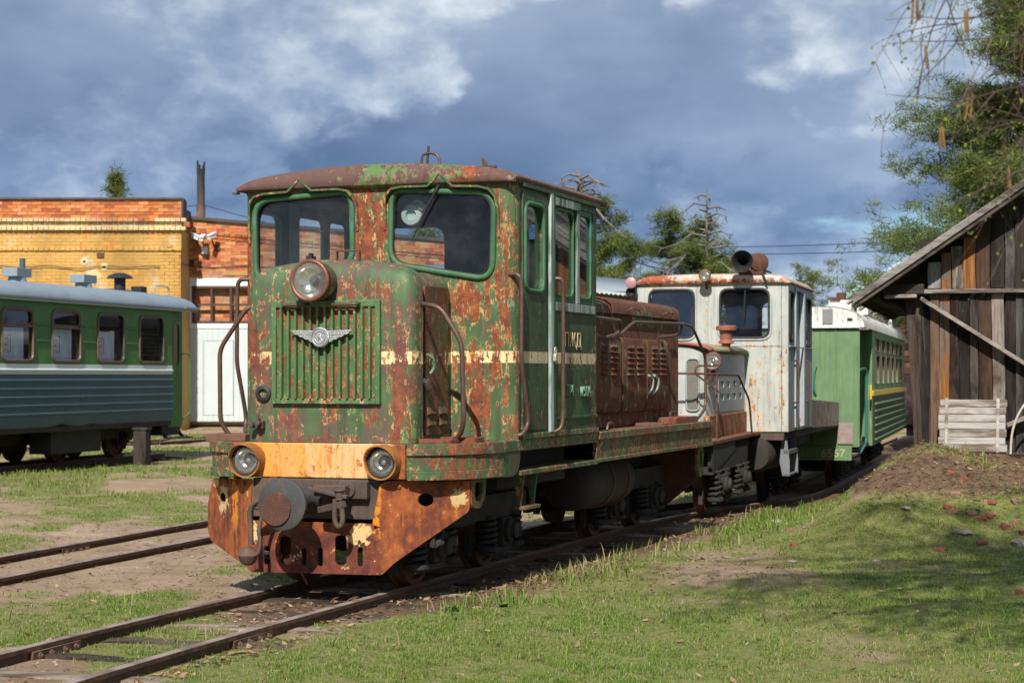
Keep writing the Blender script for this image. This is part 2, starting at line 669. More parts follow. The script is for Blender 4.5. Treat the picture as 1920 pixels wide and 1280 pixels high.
def ground_z(X, Y):
    X, Y = np.asarray(X, float), np.asarray(Y, float)
    lat = X - track_x(Y)
    latm, latf = X - mid_x(Y), X - far_x(Y)
    w = 1 - sst(np.abs(lat), 3.0, 8.0)
    z = -.086 + rail_z(Y) * w
    flat = np.minimum(np.minimum(sst(np.abs(lat), .55, 1.6), sst(np.abs(latm), .5, 1.4)), sst(np.abs(latf), .6, 1.5))
    near = 1 - sst(Y, 90, 200)
    z = z + (fbm(X, Y, .45, 4, 3) - .5) * .20 * (.06 + .94 * flat) * near
    z = z + (fbm(X, Y, 2.6, 4, 9) - .5) * .035 * (.25 + .75 * flat) * near
    # bank in front of the shed
    edge = lat + (fbm(X, Y, .9, 3, 21) - .5) * .5
    m = sst(edge, 1.9, 3.7) * sst(Y + (fbm(X, Y, .8, 3, 31) - .5) * 1.2, 16.9, 20.7) * (1 - sst(Y, 33, 40))
    z = z + m * (.80 + (fbm(X, Y, 1.3, 4, 41) - .5) * .22 + (fbm(X, Y, 5.0, 3, 43) - .5) * .09)
    # shallow hump at the right edge
    z = z + .16 * np.exp(-((X - 4.5) ** 2 / .7 + (Y - 14.6) ** 2 / .7))
    # scar in the bank
    z = z - .14 * np.exp(-((X - 5.45) ** 2 / .5 + (Y - 19.9) ** 2 / .18))
    return z


def grass_amount(X, Y):
    X, Y = np.asarray(X, float), np.asarray(Y, float)
    lat, latm = X - track_x(Y), X - mid_x(Y)
    n = fbm(X, Y, .55, 5, 77, .6)
    n2 = fbm(X, Y * .55, .9, 4, 88, .6)
    right = sst(lat, .9, 1.5)
    g = .5 + (2.6 - 1.0 * right) * (n - .5) + (1.4 - .4 * right) * (n2 - .5)
    g = g + right * .42
    g = g - (1 - right) * sst(lat, -3.0, -1.2) * .02
    g = g - .40 * (1 - sst(np.abs(lat), .62, 1.10)) - .9 * (1 - sst(np.abs(lat - .4), .5, 1.25)) * sst(Y, 12.6, 13.8)
    g = g - .42 * np.exp(-((latm - .9) / 1.05) ** 2) - .25 * np.exp(-(latm / .8) ** 2)
    g = g - .26 * np.exp(-((latm + 3.6) / .8) ** 2) + .12 * np.exp(-((latm + 2.2) / .9) ** 2)
    g = g - .50 * np.exp(-(((X - 1.9) / 1.25) ** 2 + ((Y - 15.6) / 1.0) ** 2))
    g = g - .45 * np.exp(-(((X - 4.45) / .9) ** 2 + ((Y - 14.7) / .7) ** 2))
    z = ground_z(X, Y)
    g = g - .62 * sst(z, .22, .5) + .25 * sst(z, -.05, .12) * (1 - sst(z, .2, .34)) * right
    g = g + .35 * right * (1 - sst(lat, 1.5, 2.3)) * sst(Y, 18.5, 20.5)
    g = g - .5 * sst(Y, 54, 56) * (1 - sst(Y, 58.0, 58.8))
    return np.clip(g, 0, 1)


def spaced(segs):
    out = []
    for a, b, n in segs:
        out += list(np.linspace(a, b, n, endpoint=False))
    return np.array(out + [segs[-1][1]])


gx = spaced([(-900, -60, 14), (-60, -12, 40), (-12, -6, 40), (-6, 7.5, 225), (7.5, 14, 40), (14, 60, 30), (60, 900, 14)])
gy = spaced([(-120, 7, 18), (7, 24, 285), (24, 40, 110), (40, 64, 70), (64, 120, 24), (120, 1500, 18)])
GX, GY = np.meshgrid(gx, gy)
GZ = ground_z(GX, GY)
nx_, ny_ = len(gx), len(gy)
verts = np.stack([GX.ravel(), GY.ravel(), GZ.ravel()], 1)
ii = np.arange(nx_ * ny_).reshape(ny_, nx_)
quads = np.stack([ii[:-1, :-1].ravel(), ii[:-1, 1:].ravel(), ii[1:, 1:].ravel(), ii[1:, :-1].ravel()], 1)


def np_mesh(name, verts, faces):
    me = bpy.data.meshes.new(name)
    k = faces.shape[1]
    me.vertices.add(len(verts))
    me.vertices.foreach_set('co', np.ascontiguousarray(verts, np.float32).ravel())
    me.loops.add(faces.size)
    me.loops.foreach_set('vertex_index', np.ascontiguousarray(faces, np.int32).ravel())
    me.polygons.add(len(faces))
    me.polygons.foreach_set('loop_start', np.arange(0, faces.size, k, dtype=np.int32))
    me.polygons.foreach_set('loop_total', np.full(len(faces), k, np.int32))
    me.update(calc_edges=True)
    me.validate()
    return me


def point_colors(me, cols, name='tint'):
    a = me.color_attributes.new(name, 'FLOAT_COLOR', 'POINT')
    c4 = np.concatenate([cols, np.ones((len(cols), 1))], 1).astype(np.float32)
    a.data.foreach_set('color', c4.ravel())


gm = np_mesh('ground', verts, quads)
at = gm.attributes.new('grass', 'FLOAT', 'POINT')
at.data.foreach_set('value', grass_amount(GX, GY).ravel().astype(np.float32))
lat_ = GX - track_x(GY)
humus = np.clip(sst(GZ, .2, .5) * 1.0 + .9 * np.exp(-((lat_ - .75) / .75) ** 2) * sst(GY, 12.4, 13.6) + .5 * np.exp(-(lat_ / .8) ** 2), 0, 1)
at = gm.attributes.new('humus', 'FLOAT', 'POINT')
at.data.foreach_set('value', humus.ravel().astype(np.float32))

nt = mat('earth_and_lawn')
P = nt.coord()
ga, hu = nt.attr('grass'), nt.attr('humus')
n1 = nt.noise(P, 2.2, 8, .65)
n2 = nt.noise(P, 17, 7, .7)
n3 = nt.noise(P, 75, 5, .7)
soil = nt.ramp(nt.add(nt.mul(n1, .5), nt.mul(n2, .3), nt.mul(n3, .2)), [(.33, (.15, .10, .066)), (.47, (.29, .205, .135)), (.6, (.41, .305, .21)), (.75, (.50, .40, .29))])
soil = nt.mix(nt.ss(nt.noise(P, .8, 5, .6), .45, .62, 0, .5), soil, (.31, .205, .135))
humc = nt.ramp(nt.add(nt.mul(n2, .5), nt.mul(n3, .5)), [(.35, (.055, .034, .021)), (.5, (.145, .088, .053)), (.65, (.24, .165, .11))])
soil = nt.mix(nt.ss(nt.add(hu, nt.mul(n1, .6), -.3), .3, .7), soil, humc)
turf = nt.ramp(nt.add(nt.mul(n2, .40), nt.mul(n3, .60)), [(.36, (.050, .075, .016)), (.46, (.120, .160, .034)), (.55, (.23, .205, .080)), (.68, (.40, .32, .17))])
gm_ = nt.ss(nt.add(ga, nt.mul(nt.add(n2, -.5), .9), nt.mul(nt.add(n3, -.5), .5)), .30, .58)
col_ = nt.mix(gm_, soil, turf)
pb = nt.ss(nt.vor(nt.map(P, (1, 1, .2)), 23), .16, .11)
col_ = nt.mix(nt.mul(pb, nt.ss(nt.noise(P, 3.1, 3, .5), .55, .65, 0, .8)), col_, (.42, .35, .28))
nt.put(col_, .95, 0, nt.bump(nt.add(nt.mul(n2, .6), nt.mul(n3, .6), nt.mul(pb, .3)), .75, .03), .15)
ground = link('ground', gm, nt.mat, kind='structure')


# ------------------------------------------------------------------ railway tracks
def rail_mat():
    nt = mat('rail_steel')
    P = nt.coord()
    _, _, nz = nt.xyz(nt.geo('Normal'))
    n = nt.noise(P, 14, 7, .7)
    c = nt.ramp(n, [(.3, (.035, .020, .014)), (.5, (.085, .045, .028)), (.7, (.17, .085, .048))])
    c = nt.mix(nt.mul(nt.ss(nz, .8, .95), nt.ss(nt.noise(P, 3, 5, .6), .35, .6, .35, 1.0)), c, (.30, .235, .205))
    nt.put(c, nt.lin(n, .3, .7, .5, .8), .15, nt.bump(nt.noise(P, 60, 4, .6), .3, .004), .4)
    return nt.mat


M_RAIL = rail_mat()
M_SLEEP = wood('sleeper_wood', (.15, .112, .080), (.30, .235, .175), (.065, .048, .035), 'X', .8)
M_DARKSLEEP = wood('creosoted_sleeper', (.055, .042, .034), (.10, .078, .06), (.02, .016, .014), 'X', .8)
RAILPROF = [(-.031, -.004), (-.024, 0), (.024, 0), (.031, -.004), (.031, -.030), (.009, -.040), (.009, -.098), (.052, -.110), (.052, -.118), (-.052, -.118), (-.052, -.110), (-.009, -.098), (-.009, -.040), (-.031, -.030)]


def railway(name, label, cxf, d0, d1, zf, step, fish, smat, sl=.62, sleepers=None, sink=.012):
    root = thing(name, label, 'railway track', (float(cxf(d0)), d0, 0))
    ox, oy = float(cxf(d0)), d0
    ds = np.arange(d0, d1 + .01, step)
    for s in (-1, 1):
        loops = []
        for d in ds:
            tx = float(cxf(d + .05) - cxf(d - .05)) / .1
            h = math.hypot(tx, 1)
            v = (1 / h, -tx / h)
            c = (float(cxf(d)) + v[0] * s * GAUGE, d + v[1] * s * GAUGE)
            z = float(zf(d))
            wob = (vnoise(np.array(d * .6), np.array(s * 3.0), 5) - .5) * .02
            loops.append([(c[0] + v[0] * (a + wob) - ox, c[1] + v[1] * (a + wob) - oy, z + b) for a, b in RAILPROF])
        MB().loft(loops).build('rail', M_RAIL, root, smooth=30)
    r2 = random.Random(int(d0 * 10))
    d = d0 + .2
    k = 0
    while d < (sleepers or d1):
        tx = float(cxf(d + .05) - cxf(d - .05)) / .1
        a = -math.atan(tx) + r2.uniform(-.04, .04)
        M = Matrix.Rotation(a, 3, 'Z')
        w, ln = r2.uniform(.19, .24), r2.uniform(1.55, 1.85)
        x = float(cxf(d)) - ox + r2.uniform(-.06, .06)
        b = MB()
        n = 7
        lps = []
        for i in range(n):
            t = -ln / 2 + ln * i / (n - 1)
            e0, e1 = w / 2 + r2.uniform(-.012, .008), w / 2 + r2.uniform(-.012, .008)
            zt = float(zf(d)) - .112 - sink + r2.uniform(-.010, .006) - (.012 if i in (0, n - 1) else 0)
            q = [Vector((t, -e0, zt - .14)), Vector((t, e1, zt - .14)), Vector((t, e1 - .01, zt - .006)), Vector((t, e1 * .4, zt)), Vector((t, -e0 + .012, zt - .004))]
            lps.append([tuple(M @ p + Vector((x, d - oy, 0))) for p in q])
        b.loft(lps).build('sleeper', smat, root, smooth=25)
        d += sl * r2.uniform(.9, 1.12)
        k += 1
    for (fd, s) in fish:
        tx = float(cxf(fd + .05) - cxf(fd - .05)) / .1
        h = math.hypot(tx, 1)
        u, v = Vector((tx / h, 1 / h, 0)), Vector((1 / h, -tx / h, 0))
        c = Vector((float(cxf(fd)) - ox, fd - oy, float(zf(fd)) - .066)) + v * s * GAUGE
        for side in (1,):
            cc = c + v * .024 * side
            f = MB().beam(cc - u * .27, cc + u * .27, .026, .062).build('fishplate', M_RAIL, root, .004)
            for q in (-.2, -.075, .075, .2):
                p = cc + u * q
                MB().lathe(p + v * .010 * side, v * side, [(.021, 0), (.021, .014), (.012, .020), (.012, .03)], 6).build('bolt', M_RAIL, f)
    return root


railway('railway_track', 'rusty narrow gauge track running under the green locomotive towards the camera', track_x, 8.2, 62, rail_z, .5,
        [(11.15, -1), (11.9, 1), (8.9, -1)], M_SLEEP, .66, 30, -.042)
railway('railway_track', 'rusty sunken siding between the old locomotive and the passenger carriage', mid_x, 11.0, 46, lambda d: -.015 + 0 * np.asarray(d, float), .6,
        [(17.8, -1), (20.1, 1)], M_SLEEP, .9, 24, .045)
railway('railway_track', 'dark track with thick sleepers under the passenger carriage', far_x, 24.0, 38.2, lambda d: .03 + 0 * np.asarray(d, float), .6,
        [(33.2, 1)], M_DARKSLEEP, .62, None, -.03)
railway('railway_track', 'sanded track crossing the yard in front of the brick depot', lambda d: -11.4 + .39 * (np.asarray(d, float) - 40), 31.0, 57.0, lambda d: -.03 + 0 * np.asarray(d, float), .6,
        [], M_SLEEP, 1.2, 34, .04)

# ------------------------------------------------------------------ shared materials
GREEN, GREEN2 = (.080, .138, .056), (.050, .090, .036)
CREAM = (.74, .56, .30)
S_FRONT = [(-.04, .9, 2.66, .26, .5, .62, .13), (1.06, .9, 2.2, .10, .4, .9, .11), (.86, .9, 1.55, .14, .4, .45, .13), (-1.12, .9, 2.1, .12, .4, .9, .12),
           (.75, .9, 1.92, .12, .4, .22, -.02), (.80, .9, 2.15, .2, .3, .16, .10)]
M_CAB = rusty('peeling_green_cab_paint', GREEN, GREEN2, .505, S_FRONT, (.58, .33, .135), .030, .55, 1.0, (1.695, 1.785, .56, CREAM), None, (.10, .30, .26), seed=.3, film=((.105, .068, .045), .53))
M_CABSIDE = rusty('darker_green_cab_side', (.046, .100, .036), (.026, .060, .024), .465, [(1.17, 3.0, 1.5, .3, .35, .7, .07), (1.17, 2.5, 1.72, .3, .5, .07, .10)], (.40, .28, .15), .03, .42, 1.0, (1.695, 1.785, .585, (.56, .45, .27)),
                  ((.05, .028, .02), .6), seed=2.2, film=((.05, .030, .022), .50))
M_HOOD = rusty('peeling_green_hood_paint', GREEN, GREEN2, .505,
               [(.58, .05, 1.45, .11, .3, .45, .15), (.55, .05, 1.85, .12, .3, .25, .10), (-.58, .05, 1.75, .10, .3, .35, .13), (-.30, .05, 1.25, .16, .3, .10, .12), (.30, .05, 2.22, .35, .3, .08, .11),
                (-.4, .05, 2.38, .4, .3, .07, .04), (.35, .05, 1.27, .10, .3, .08, .11), (0, .05, 1.12, .8, .3, .04, .09), (-.15, .05, 1.28, .12, .2, .09, -.14), (-.5, .05, 2.3, .2, .3, .12, -.05), (.55, .05, 2.38, .2, .3, .07, -.07)],
               (.60, .35, .15), .018, .46, 1.0, (1.68, 1.775, .545, CREAM), ((.13, .068, .058), .55), (.105, .19, .05), seed=5.1, film=((.115, .070, .056), .485))
M_ROOF = rusty('brown_roof_with_green_remnants', (.075, .150, .050), (.085, .16, .04), .595, [(.1, .9, 3.2, .25, .5, .2, -.12), (.5, .9, 3.2, .3, .4, .2, -.09)], (.35, .2, .14), .02, .20, 1.1, None, ((.112, .064, .056), .92, (.30, .44)), seed=8.8)
M_GRILLE = rusty('green_grille_paint', (.078, .170, .062), (.058, .130, .048), .475, [(-.02, .05, 1.38, .6, .3, .09, .10), (.1, .05, 2.1, .5, .3, .05, .10)], (.5, .36, .18), .03, .25, 1.6, None, ((.10, .06, .055), .4), seed=1.1, film=((.10, .06, .045), .56))
M_GRILLEBACK = rusty('rust_spotted_grille_back', (.070, .150, .055), (.05, .11, .04), .545, [(-.02, .05, 1.38, .6, .3, .09, .10), (-.2, .05, 2.08, .3, .5, .09, .16)], (.5, .3, .14), .02, .45, 1.8, None, None, seed=2.1)
M_DOORBROWN = rusty('rust_brown_panel', (.045, .085, .035), (.03, .06, .028), .565, [], (.3, .2, .1), .02, .40, 1.0, (1.68, 1.775, .5, (.6, .42, .22)), ((.105, .045, .024), .9), seed=3.7)
RUSTB = [(.28, (.030, .013, .010)), (.42, (.075, .026, .014)), (.55, (.14, .043, .018)), (.68, (.21, .068, .023)), (.85, (.34, .12, .04))]
M_HOOD2 = rusty('rusted_engine_hood', (.045, .115, .042), (.03, .075, .03), .60, [(.92, 5.6, 2.16, .4, .55, .10, -.16), (.92, 4.7, 1.4, .3, .1, .3, -.07)], (.5, .3, .14), .035, .40, 1.0, None, ((.105, .040, .020), .75), rust=RUSTB, seed=6.4, speck=.02)
M_FRAME = rusty('rusty_green_frame', (.062, .130, .048), (.04, .085, .034), .53, [(1.17, 5.5, 1.0, .3, 2.0, .3, .03), (1.15, .85, .95, .3, .2, .3, -.16)], (.42, .25, .12), .03, .28, 1.3, None, ((.11, .052, .035), .6), seed=4.4, film=((.095, .055, .040), .50))
M_DECK = rusty('brown_deck', (.07, .10, .04), (.05, .08, .03), .62, [], (.3, .2, .12), .02, .1, 1.3, None, ((.14, .075, .055), .9), seed=9.1)


def orange_panel():
    nt = mat('orange_and_cream_bumper_paint')
    P = nt.coord()
    x, y, z = nt.xyz(P)
    v = nt.map(P, (7, 7, 1.0))
    n1, n2, n3 = nt.noise(v, 1.6, 7, .62, .3), nt.noise(P, 11, 8, .7), nt.noise(P, 45, 5, .7)
    c = nt.mix(nt.ss(nt.add(nt.mul(n1, .75), nt.mul(n2, .25)), .37, .52), (.56, .185, .022), (.60, .39, .18))
    c = nt.mix(nt.ss(nt.add(n1, nt.mul(x, -.35)), .52, .60, 0, .75), c, (.62, .26, .020))
    c = nt.mix(nt.ss(nt.add(nt.mul(n2, .7), nt.mul(n3, .3)), .54, .60), c, (.42, .135, .04))
    ed = nt.ss(nt.add(nt.ss(nt.m('ABSOLUTE', x), .44, .72), nt.mul(nt.add(n2, -.5), 1.4), nt.ss(z, .90, .84, 0, .45)), .45, .62)
    c = nt.mix(ed, c, nt.ramp(n2, [(.35, (.10, .032, .014)), (.55, (.30, .085, .02)), (.7, (.42, .13, .03))]))
    c = nt.mix(nt.ss(nt.noise(P, 60, 4, .7), .64, .68), c, (.12, .045, .02))
    nt.put(c, .62, 0, nt.bump(nt.add(n2, nt.mul(n3, .5), nt.mul(ed, .5)), .4, .006), .35)
    return nt.mat


M_ORANGE = orange_panel()


def plough_mat():
    nt = mat('plough_rust')
    P = nt.coord()
    x, y, z = nt.xyz(P)
    n1, n2, n3 = nt.noise(P, 3.2, 8, .66, .4), nt.noise(P, 14, 8, .72), nt.noise(P, 55, 5, .7)
    st = nt.noise(nt.map(P, (10, 10, 1.3)), 1.5, 6, .6)
    k = nt.add(nt.mul(n1, .45), nt.mul(n2, .3), nt.mul(st, .25))
    c = nt.ramp(k, [(.34, (.055, .020, .017)), (.45, (.15, .042, .022)), (.52, (.30, .080, .024)), (.61, (.42, .130, .034)), (.74, (.48, .21, .075))])
    dark = nt.ss(nt.add(nt.ss(z, .62, .30), nt.ss(nt.m('ABSOLUTE', x), .62, .42), nt.mul(nt.add(n1, -.5), 1.6)), 1.1, 1.75)
    c = nt.mix(nt.mul(dark, .8), c, nt.ramp(n2, [(.35, (.040, .015, .014)), (.55, (.115, .030, .022)), (.72, (.25, .062, .035))]))
    w = nt.add(nt.mul(n1, .35), nt.mul(n2, .45), nt.mul(n3, .2))
    for (cx, cy, cz, rx, ry, rz, s) in [(.36, -.15, .45, .13, .3, .15, .17), (-.95, .2, .64, .10, .4, .20, .17), (.98, .25, .70, .07, .2, .09, .17), (-.15, -.15, .29, .07, .2, .12, .10), (-.5, -.15, .44, .06, .2, .1, .10), (-1.08, .3, .76, .05, .2, .05, .1)]:
        q = nt.node('ShaderNodeVectorMath', {0: P, 1: (1 / rx, 1 / ry, 1 / rz), 2: (-cx / rx, -cy / ry, -cz / rz)}, operation='MULTIPLY_ADD').outputs[0]
        w = nt.add(w, nt.ss(nt.node('ShaderNodeVectorMath', {0: q}, operation='LENGTH').outputs['Value'], .25, 1.2, s, 0))
    c = nt.mix(nt.ss(w, .57, .60), c, nt.mix(n2, (.62, .47, .22), (.55, .36, .15)))
    w2 = nt.ss(nt.add(nt.mul(n2, .5), nt.mul(st, .5), nt.ss(nt.m('ABSOLUTE', nt.add(x, .78)), .0, .10, .16, 0), nt.ss(nt.m('ABSOLUTE', nt.add(x, -.50)), 0, .05, .12, 0)), .585, .65)
    c = nt.mix(nt.mul(w2, nt.ss(z, .3, .55)), c, (.62, .22, .02))
    nt.put(c, .8, 0, nt.bump(nt.add(n2, nt.mul(n3, .7)), .6, .006), .3)
    return nt.mat


M_PLOUGH = plough_mat()
M_BEAM = plain('dark_brown_steel', (.070, .048, .038), .75, .0, .5, 4, .4, ((.17, .065, .03), .5))
M_UNDER = plain('grimy_underframe', (.024, .021, .018), .85, 0, .45, 5, .4, ((.055, .037, .025), .5))
M_WHEEL = plain('rusty_wheel', (.10, .042, .026), .75, .1, .45, 6, .4, ((.17, .085, .05), .5))
M_PIPE = plain('brown_handrail_steel', (.105, .058, .042), .42, .25, .4, 9, .2, ((.05, .08, .03), .3))
M_GREYSTEEL = plain('grey_buffer_steel', (.046, .047, .050), .65, .1, .35, 5, .3, ((.11, .055, .035), .7))
M_BUFRUST = plain('pitted_rust_plate', (.090, .036, .022), .85, 0, .45, 9, .8, ((.23, .085, .035), .6))
M_CHROME = plain('dulled_aluminium', (.38, .385, .39), .38, .75, .2, 20, .4, ((.22, .21, .20), .5))
M_COPPER = plain('brown_lamp_rim', (.19, .075, .05), .42, .3, .3, 12, .15)
M_BLACK = plain('black_rubber', (.016, .016, .017), .6, 0, .3, 8, .2)
M_DARKIN = plain('dim_cab_lining', (.020, .024, .032), .8, 0, .08, 3, .0)
M_SEAL = rusty('green_window_surround', (.052, .150, .062), (.040, .11, .05), .42, [], (.3, .3, .2), .02, .2, 2.0, None, None, (.05, .16, .13), seed=12.1)
M_WHITEWOOD = wood('flaking_pale_wood', (.27, .29, .26), (.17, .19, .17), (.05, .08, .05), 'Z', .7)
M_REFLECT = plain('lamp_reflector', (.78, .77, .72), .12, .95, .1, 10, .05)
M_PAINTCREAM = plain('faded_cream_lettering', (.62, .45, .24), .7, 0, .3, 30, .3, ((.06, .10, .04), .6))
M_LETTERGREEN = plain('raised_green_lettering', (.12, .24, .15), .45, 0, .3, 12, .2)
M_BRASS = plain('padlock_metal', (.52, .47, .38), .4, .5, .2, 20, .2)


def glass(name, tint=(.88, .92, .94), dust_and_shine=.018, gloss=1.0, fk=1.38):
    nt = mat(name)
    nt.N.remove(nt.bsdf)
    tr = nt.node('ShaderNodeBsdfTransparent', {'Color': tint})
    gl = nt.node('ShaderNodeBsdfGlossy', {'Color': (gloss,) * 3, 'Roughness': .02})
    df = nt.node('ShaderNodeBsdfDiffuse', {'Color': (.42, .40, .36)})
    ior = nt.add(nt.mul(nt.geo('Backfacing'), 1 / fk - fk), fk)      # same strength from both sides of a thin pane
    fr = nt.node('ShaderNodeFresnel', {'IOR': ior})
    a = nt.node('ShaderNodeMixShader', {0: fr.outputs[0], 1: tr.outputs[0], 2: gl.outputs[0]})
    P = nt.coord()
    d = nt.ss(nt.noise(P, 3.5, 7, .7), .42, .75, dust_and_shine * .4, dust_and_shine * 1.8)
    b = nt.node('ShaderNodeMixShader', {0: d, 1: a.outputs[0], 2: df.outputs[0]})
    nt.L.new(b.outputs[0], nt.out.inputs[0])
    return nt.mat


M_GLASS = glass('dusty_window_glass')
M_GLASSDIRTY = glass('grimy_side_glass', (.74, .80, .84), .03, 1.0, 1.8)
M_GLASSBLUE = glass('sky_reflecting_glass', (.70, .78, .88), .02, 1.0, 1.75)
M_LENS = glass('lamp_lens', (.95, .95, .93), .16, 1.0, 1.5)  # strong whitish diffuse layer stands in for sky and sun reflected in the lens

# ------------------------------------------------------------------ green locomotive
def lamp(parent, c, r, depth, axis, rim_mat, name='headlight', bulb=True):
    """Round lamp: drum, rim, reflector bowl, bulb and lens; axis points out of the lens."""
    c, a = Vector(c), Vector(axis).normalized()
    h = MB().lathe(c - a * depth, a, [(r * .55, 0), (r * .86, depth * .18), (r * .96, depth * .55), (r, depth * .9), (r * 1.03, depth * .92), (r * 1.03, depth), (r * .86, depth), (r * .86, depth * .9)], 32, (True, False)).build(name, rim_mat, parent, smooth=45)
    MB().lathe(c - a * .004, a, [(r * 1.04, -r * .10), (r * 1.07, -r * .03), (r * 1.02, r * .06), (r * .92, r * .07), (r * .86, r * .0)], 32, (False, False)).build('rim', rim_mat, h, smooth=60)
    MB().lathe(c, a, [(r * .87, -r * .06), (r * .80, -r * .25), (r * .62, -r * .46), (r * .35, -r * .6), (r * .15, -r * .64)], 32, (False, True)).build('reflector', M_REFLECT, h, smooth=60)
    if bulb:
        MB().lathe(c - a * r * .6, a, [(r * .24, 0), (r * .22, r * .16), (r * .14, r * .2)], 16).build('bulb_socket', M_BLACK, h)
        MB().sphere(tuple(c - a * r * .30), r * .17, 14, 8).build('bulb', M_LENS, h, smooth=80)
    else:
        MB().lathe(c - a * r * .5, a, [(r * .2, 0), (r * .16, r * .2), (0.001, r * .26)], 16).build('bulb', M_REFLECT, h)
    MB().lathe(c, a, [(r * .88, -r * .02), (r * .6, r * .05), (r * .3, r * .08), (.0005, r * .09)], 32, (False, False)).build('lens', M_LENS, h, smooth=80)
    return h


def spring(parent, x, y, z0, z1, r, turns=5, wire=.016, m=None):
    pts = []
    n = turns * 10
    for i in range(n + 1):
        a = 2 * PI * turns * i / n
        pts.append((x + r * math.cos(a), y + r * math.sin(a), z0 + (z1 - z0) * i / n))
    return MB().tube(pts, wire, 6).build('coil_spring', m or M_UNDER, parent, smooth=60)


def wheelset(parent, y, r, z=0.0, w=GAUGE, m=None):
    ax = MB().cyl((-w - .25, y, z + r), (w + .25, y, z + r), .06).build('axle', M_UNDER, parent)
    for s in (-1, 1):
        MB().lathe((s * (w - .045), y, z + r), (s, 0, 0), [(.05, -.03), (r + .028, -.03), (r + .030, -.012), (r + .006, .0), (r, .03), (r - .006, .085), (r - .05, .088), (r - .06, .05), (r * .35, .035), (r * .32, .10), (.06, .10)], 40).build('wheel', m or M_WHEEL, ax, smooth=35)
    return ax


def bogie(parent, ys, zw=0.0, xf=.62, r=.31, springs=True, beamz=(.42, .62)):
    y0, y1 = min(ys) - .62, max(ys) + .62
    for y in ys:
        wheelset(parent, y, r, zw)
    for s in (-1, 1):
        f = MB()
        f.plate(roundpoly([(y0, beamz[1] + zw), (y0, beamz[0] + zw + .06), (y0 + .16, beamz[0] + zw), (y1 - .16, beamz[0] + zw), (y1, beamz[0] + zw + .06), (y1, beamz[1] + zw)], .04, 3), [],
                lambda a, b: (s * xf - .025, a, b), (.05, 0, 0))
        for y in ys:
            for q in (-.15, .15):
                f.box(s * xf - .02, s * xf + .02, y + q - .022, y + q + .022, zw + .16, zw + beamz[0] + .02)
        side = f.build('bogie_frame', M_UNDER, parent, .006)
        for y in ys:
            b = MB().box(s * xf - .07, s * xf + .08, y - .11, y + .11, zw + r - .12, zw + r + .11)
            b.lathe((s * (xf + .08), y, zw + r), (s, 0, 0), [(.10, 0), (.10, .035), (.07, .05), (.065, .085), (.02, .09)], 18)
            b.obox((s * (xf + .10), y + .13, zw + r + .02), (.09, .13, .05), Matrix.Rotation(-.55, 3, 'X'))
            b.build('axle_box', M_UNDER, side, .006)
            if springs:
                for q in (-.30, .30):
                    spring(side, s * (xf + .01), y + q, zw + .20, zw + beamz[0] + .02, .075, 5)
                    MB().lathe((s * (xf + .01), y + q, zw + .14), (0, 0, 1), [(.03, 0), (.10, .02), (.10, .055), (.05, .06)], 16).build('spring_seat', M_UNDER, side)
                MB().beam((s * (xf + .01), y - .38, zw + .15), (s * (xf + .01), y + .38, zw + .15), .06, .05).build('equaliser', M_UNDER, side, .006)
            MB().plate([(y - .44, zw + .12), (y - .36, zw + .12), (y - .30, zw + .30), (y - .40, zw + .32)], [], lambda a, b: (s * .47, a, b), (s * .05, 0, 0)).build('brake_shoe', M_UNDER, side)
    MB().box(-xf, xf, (y0 + y1) / 2 - .2, (y0 + y1) / 2 + .2, zw + .40, zw + .58).build('bolster', M_UNDER, parent)


loco = thing('green_locomotive', 'rusty green diesel locomotive with winged star emblem on its grille, heading the row', 'locomotive', (LOCO_O[0], LOCO_O[1], 0), LOCO_RZ)

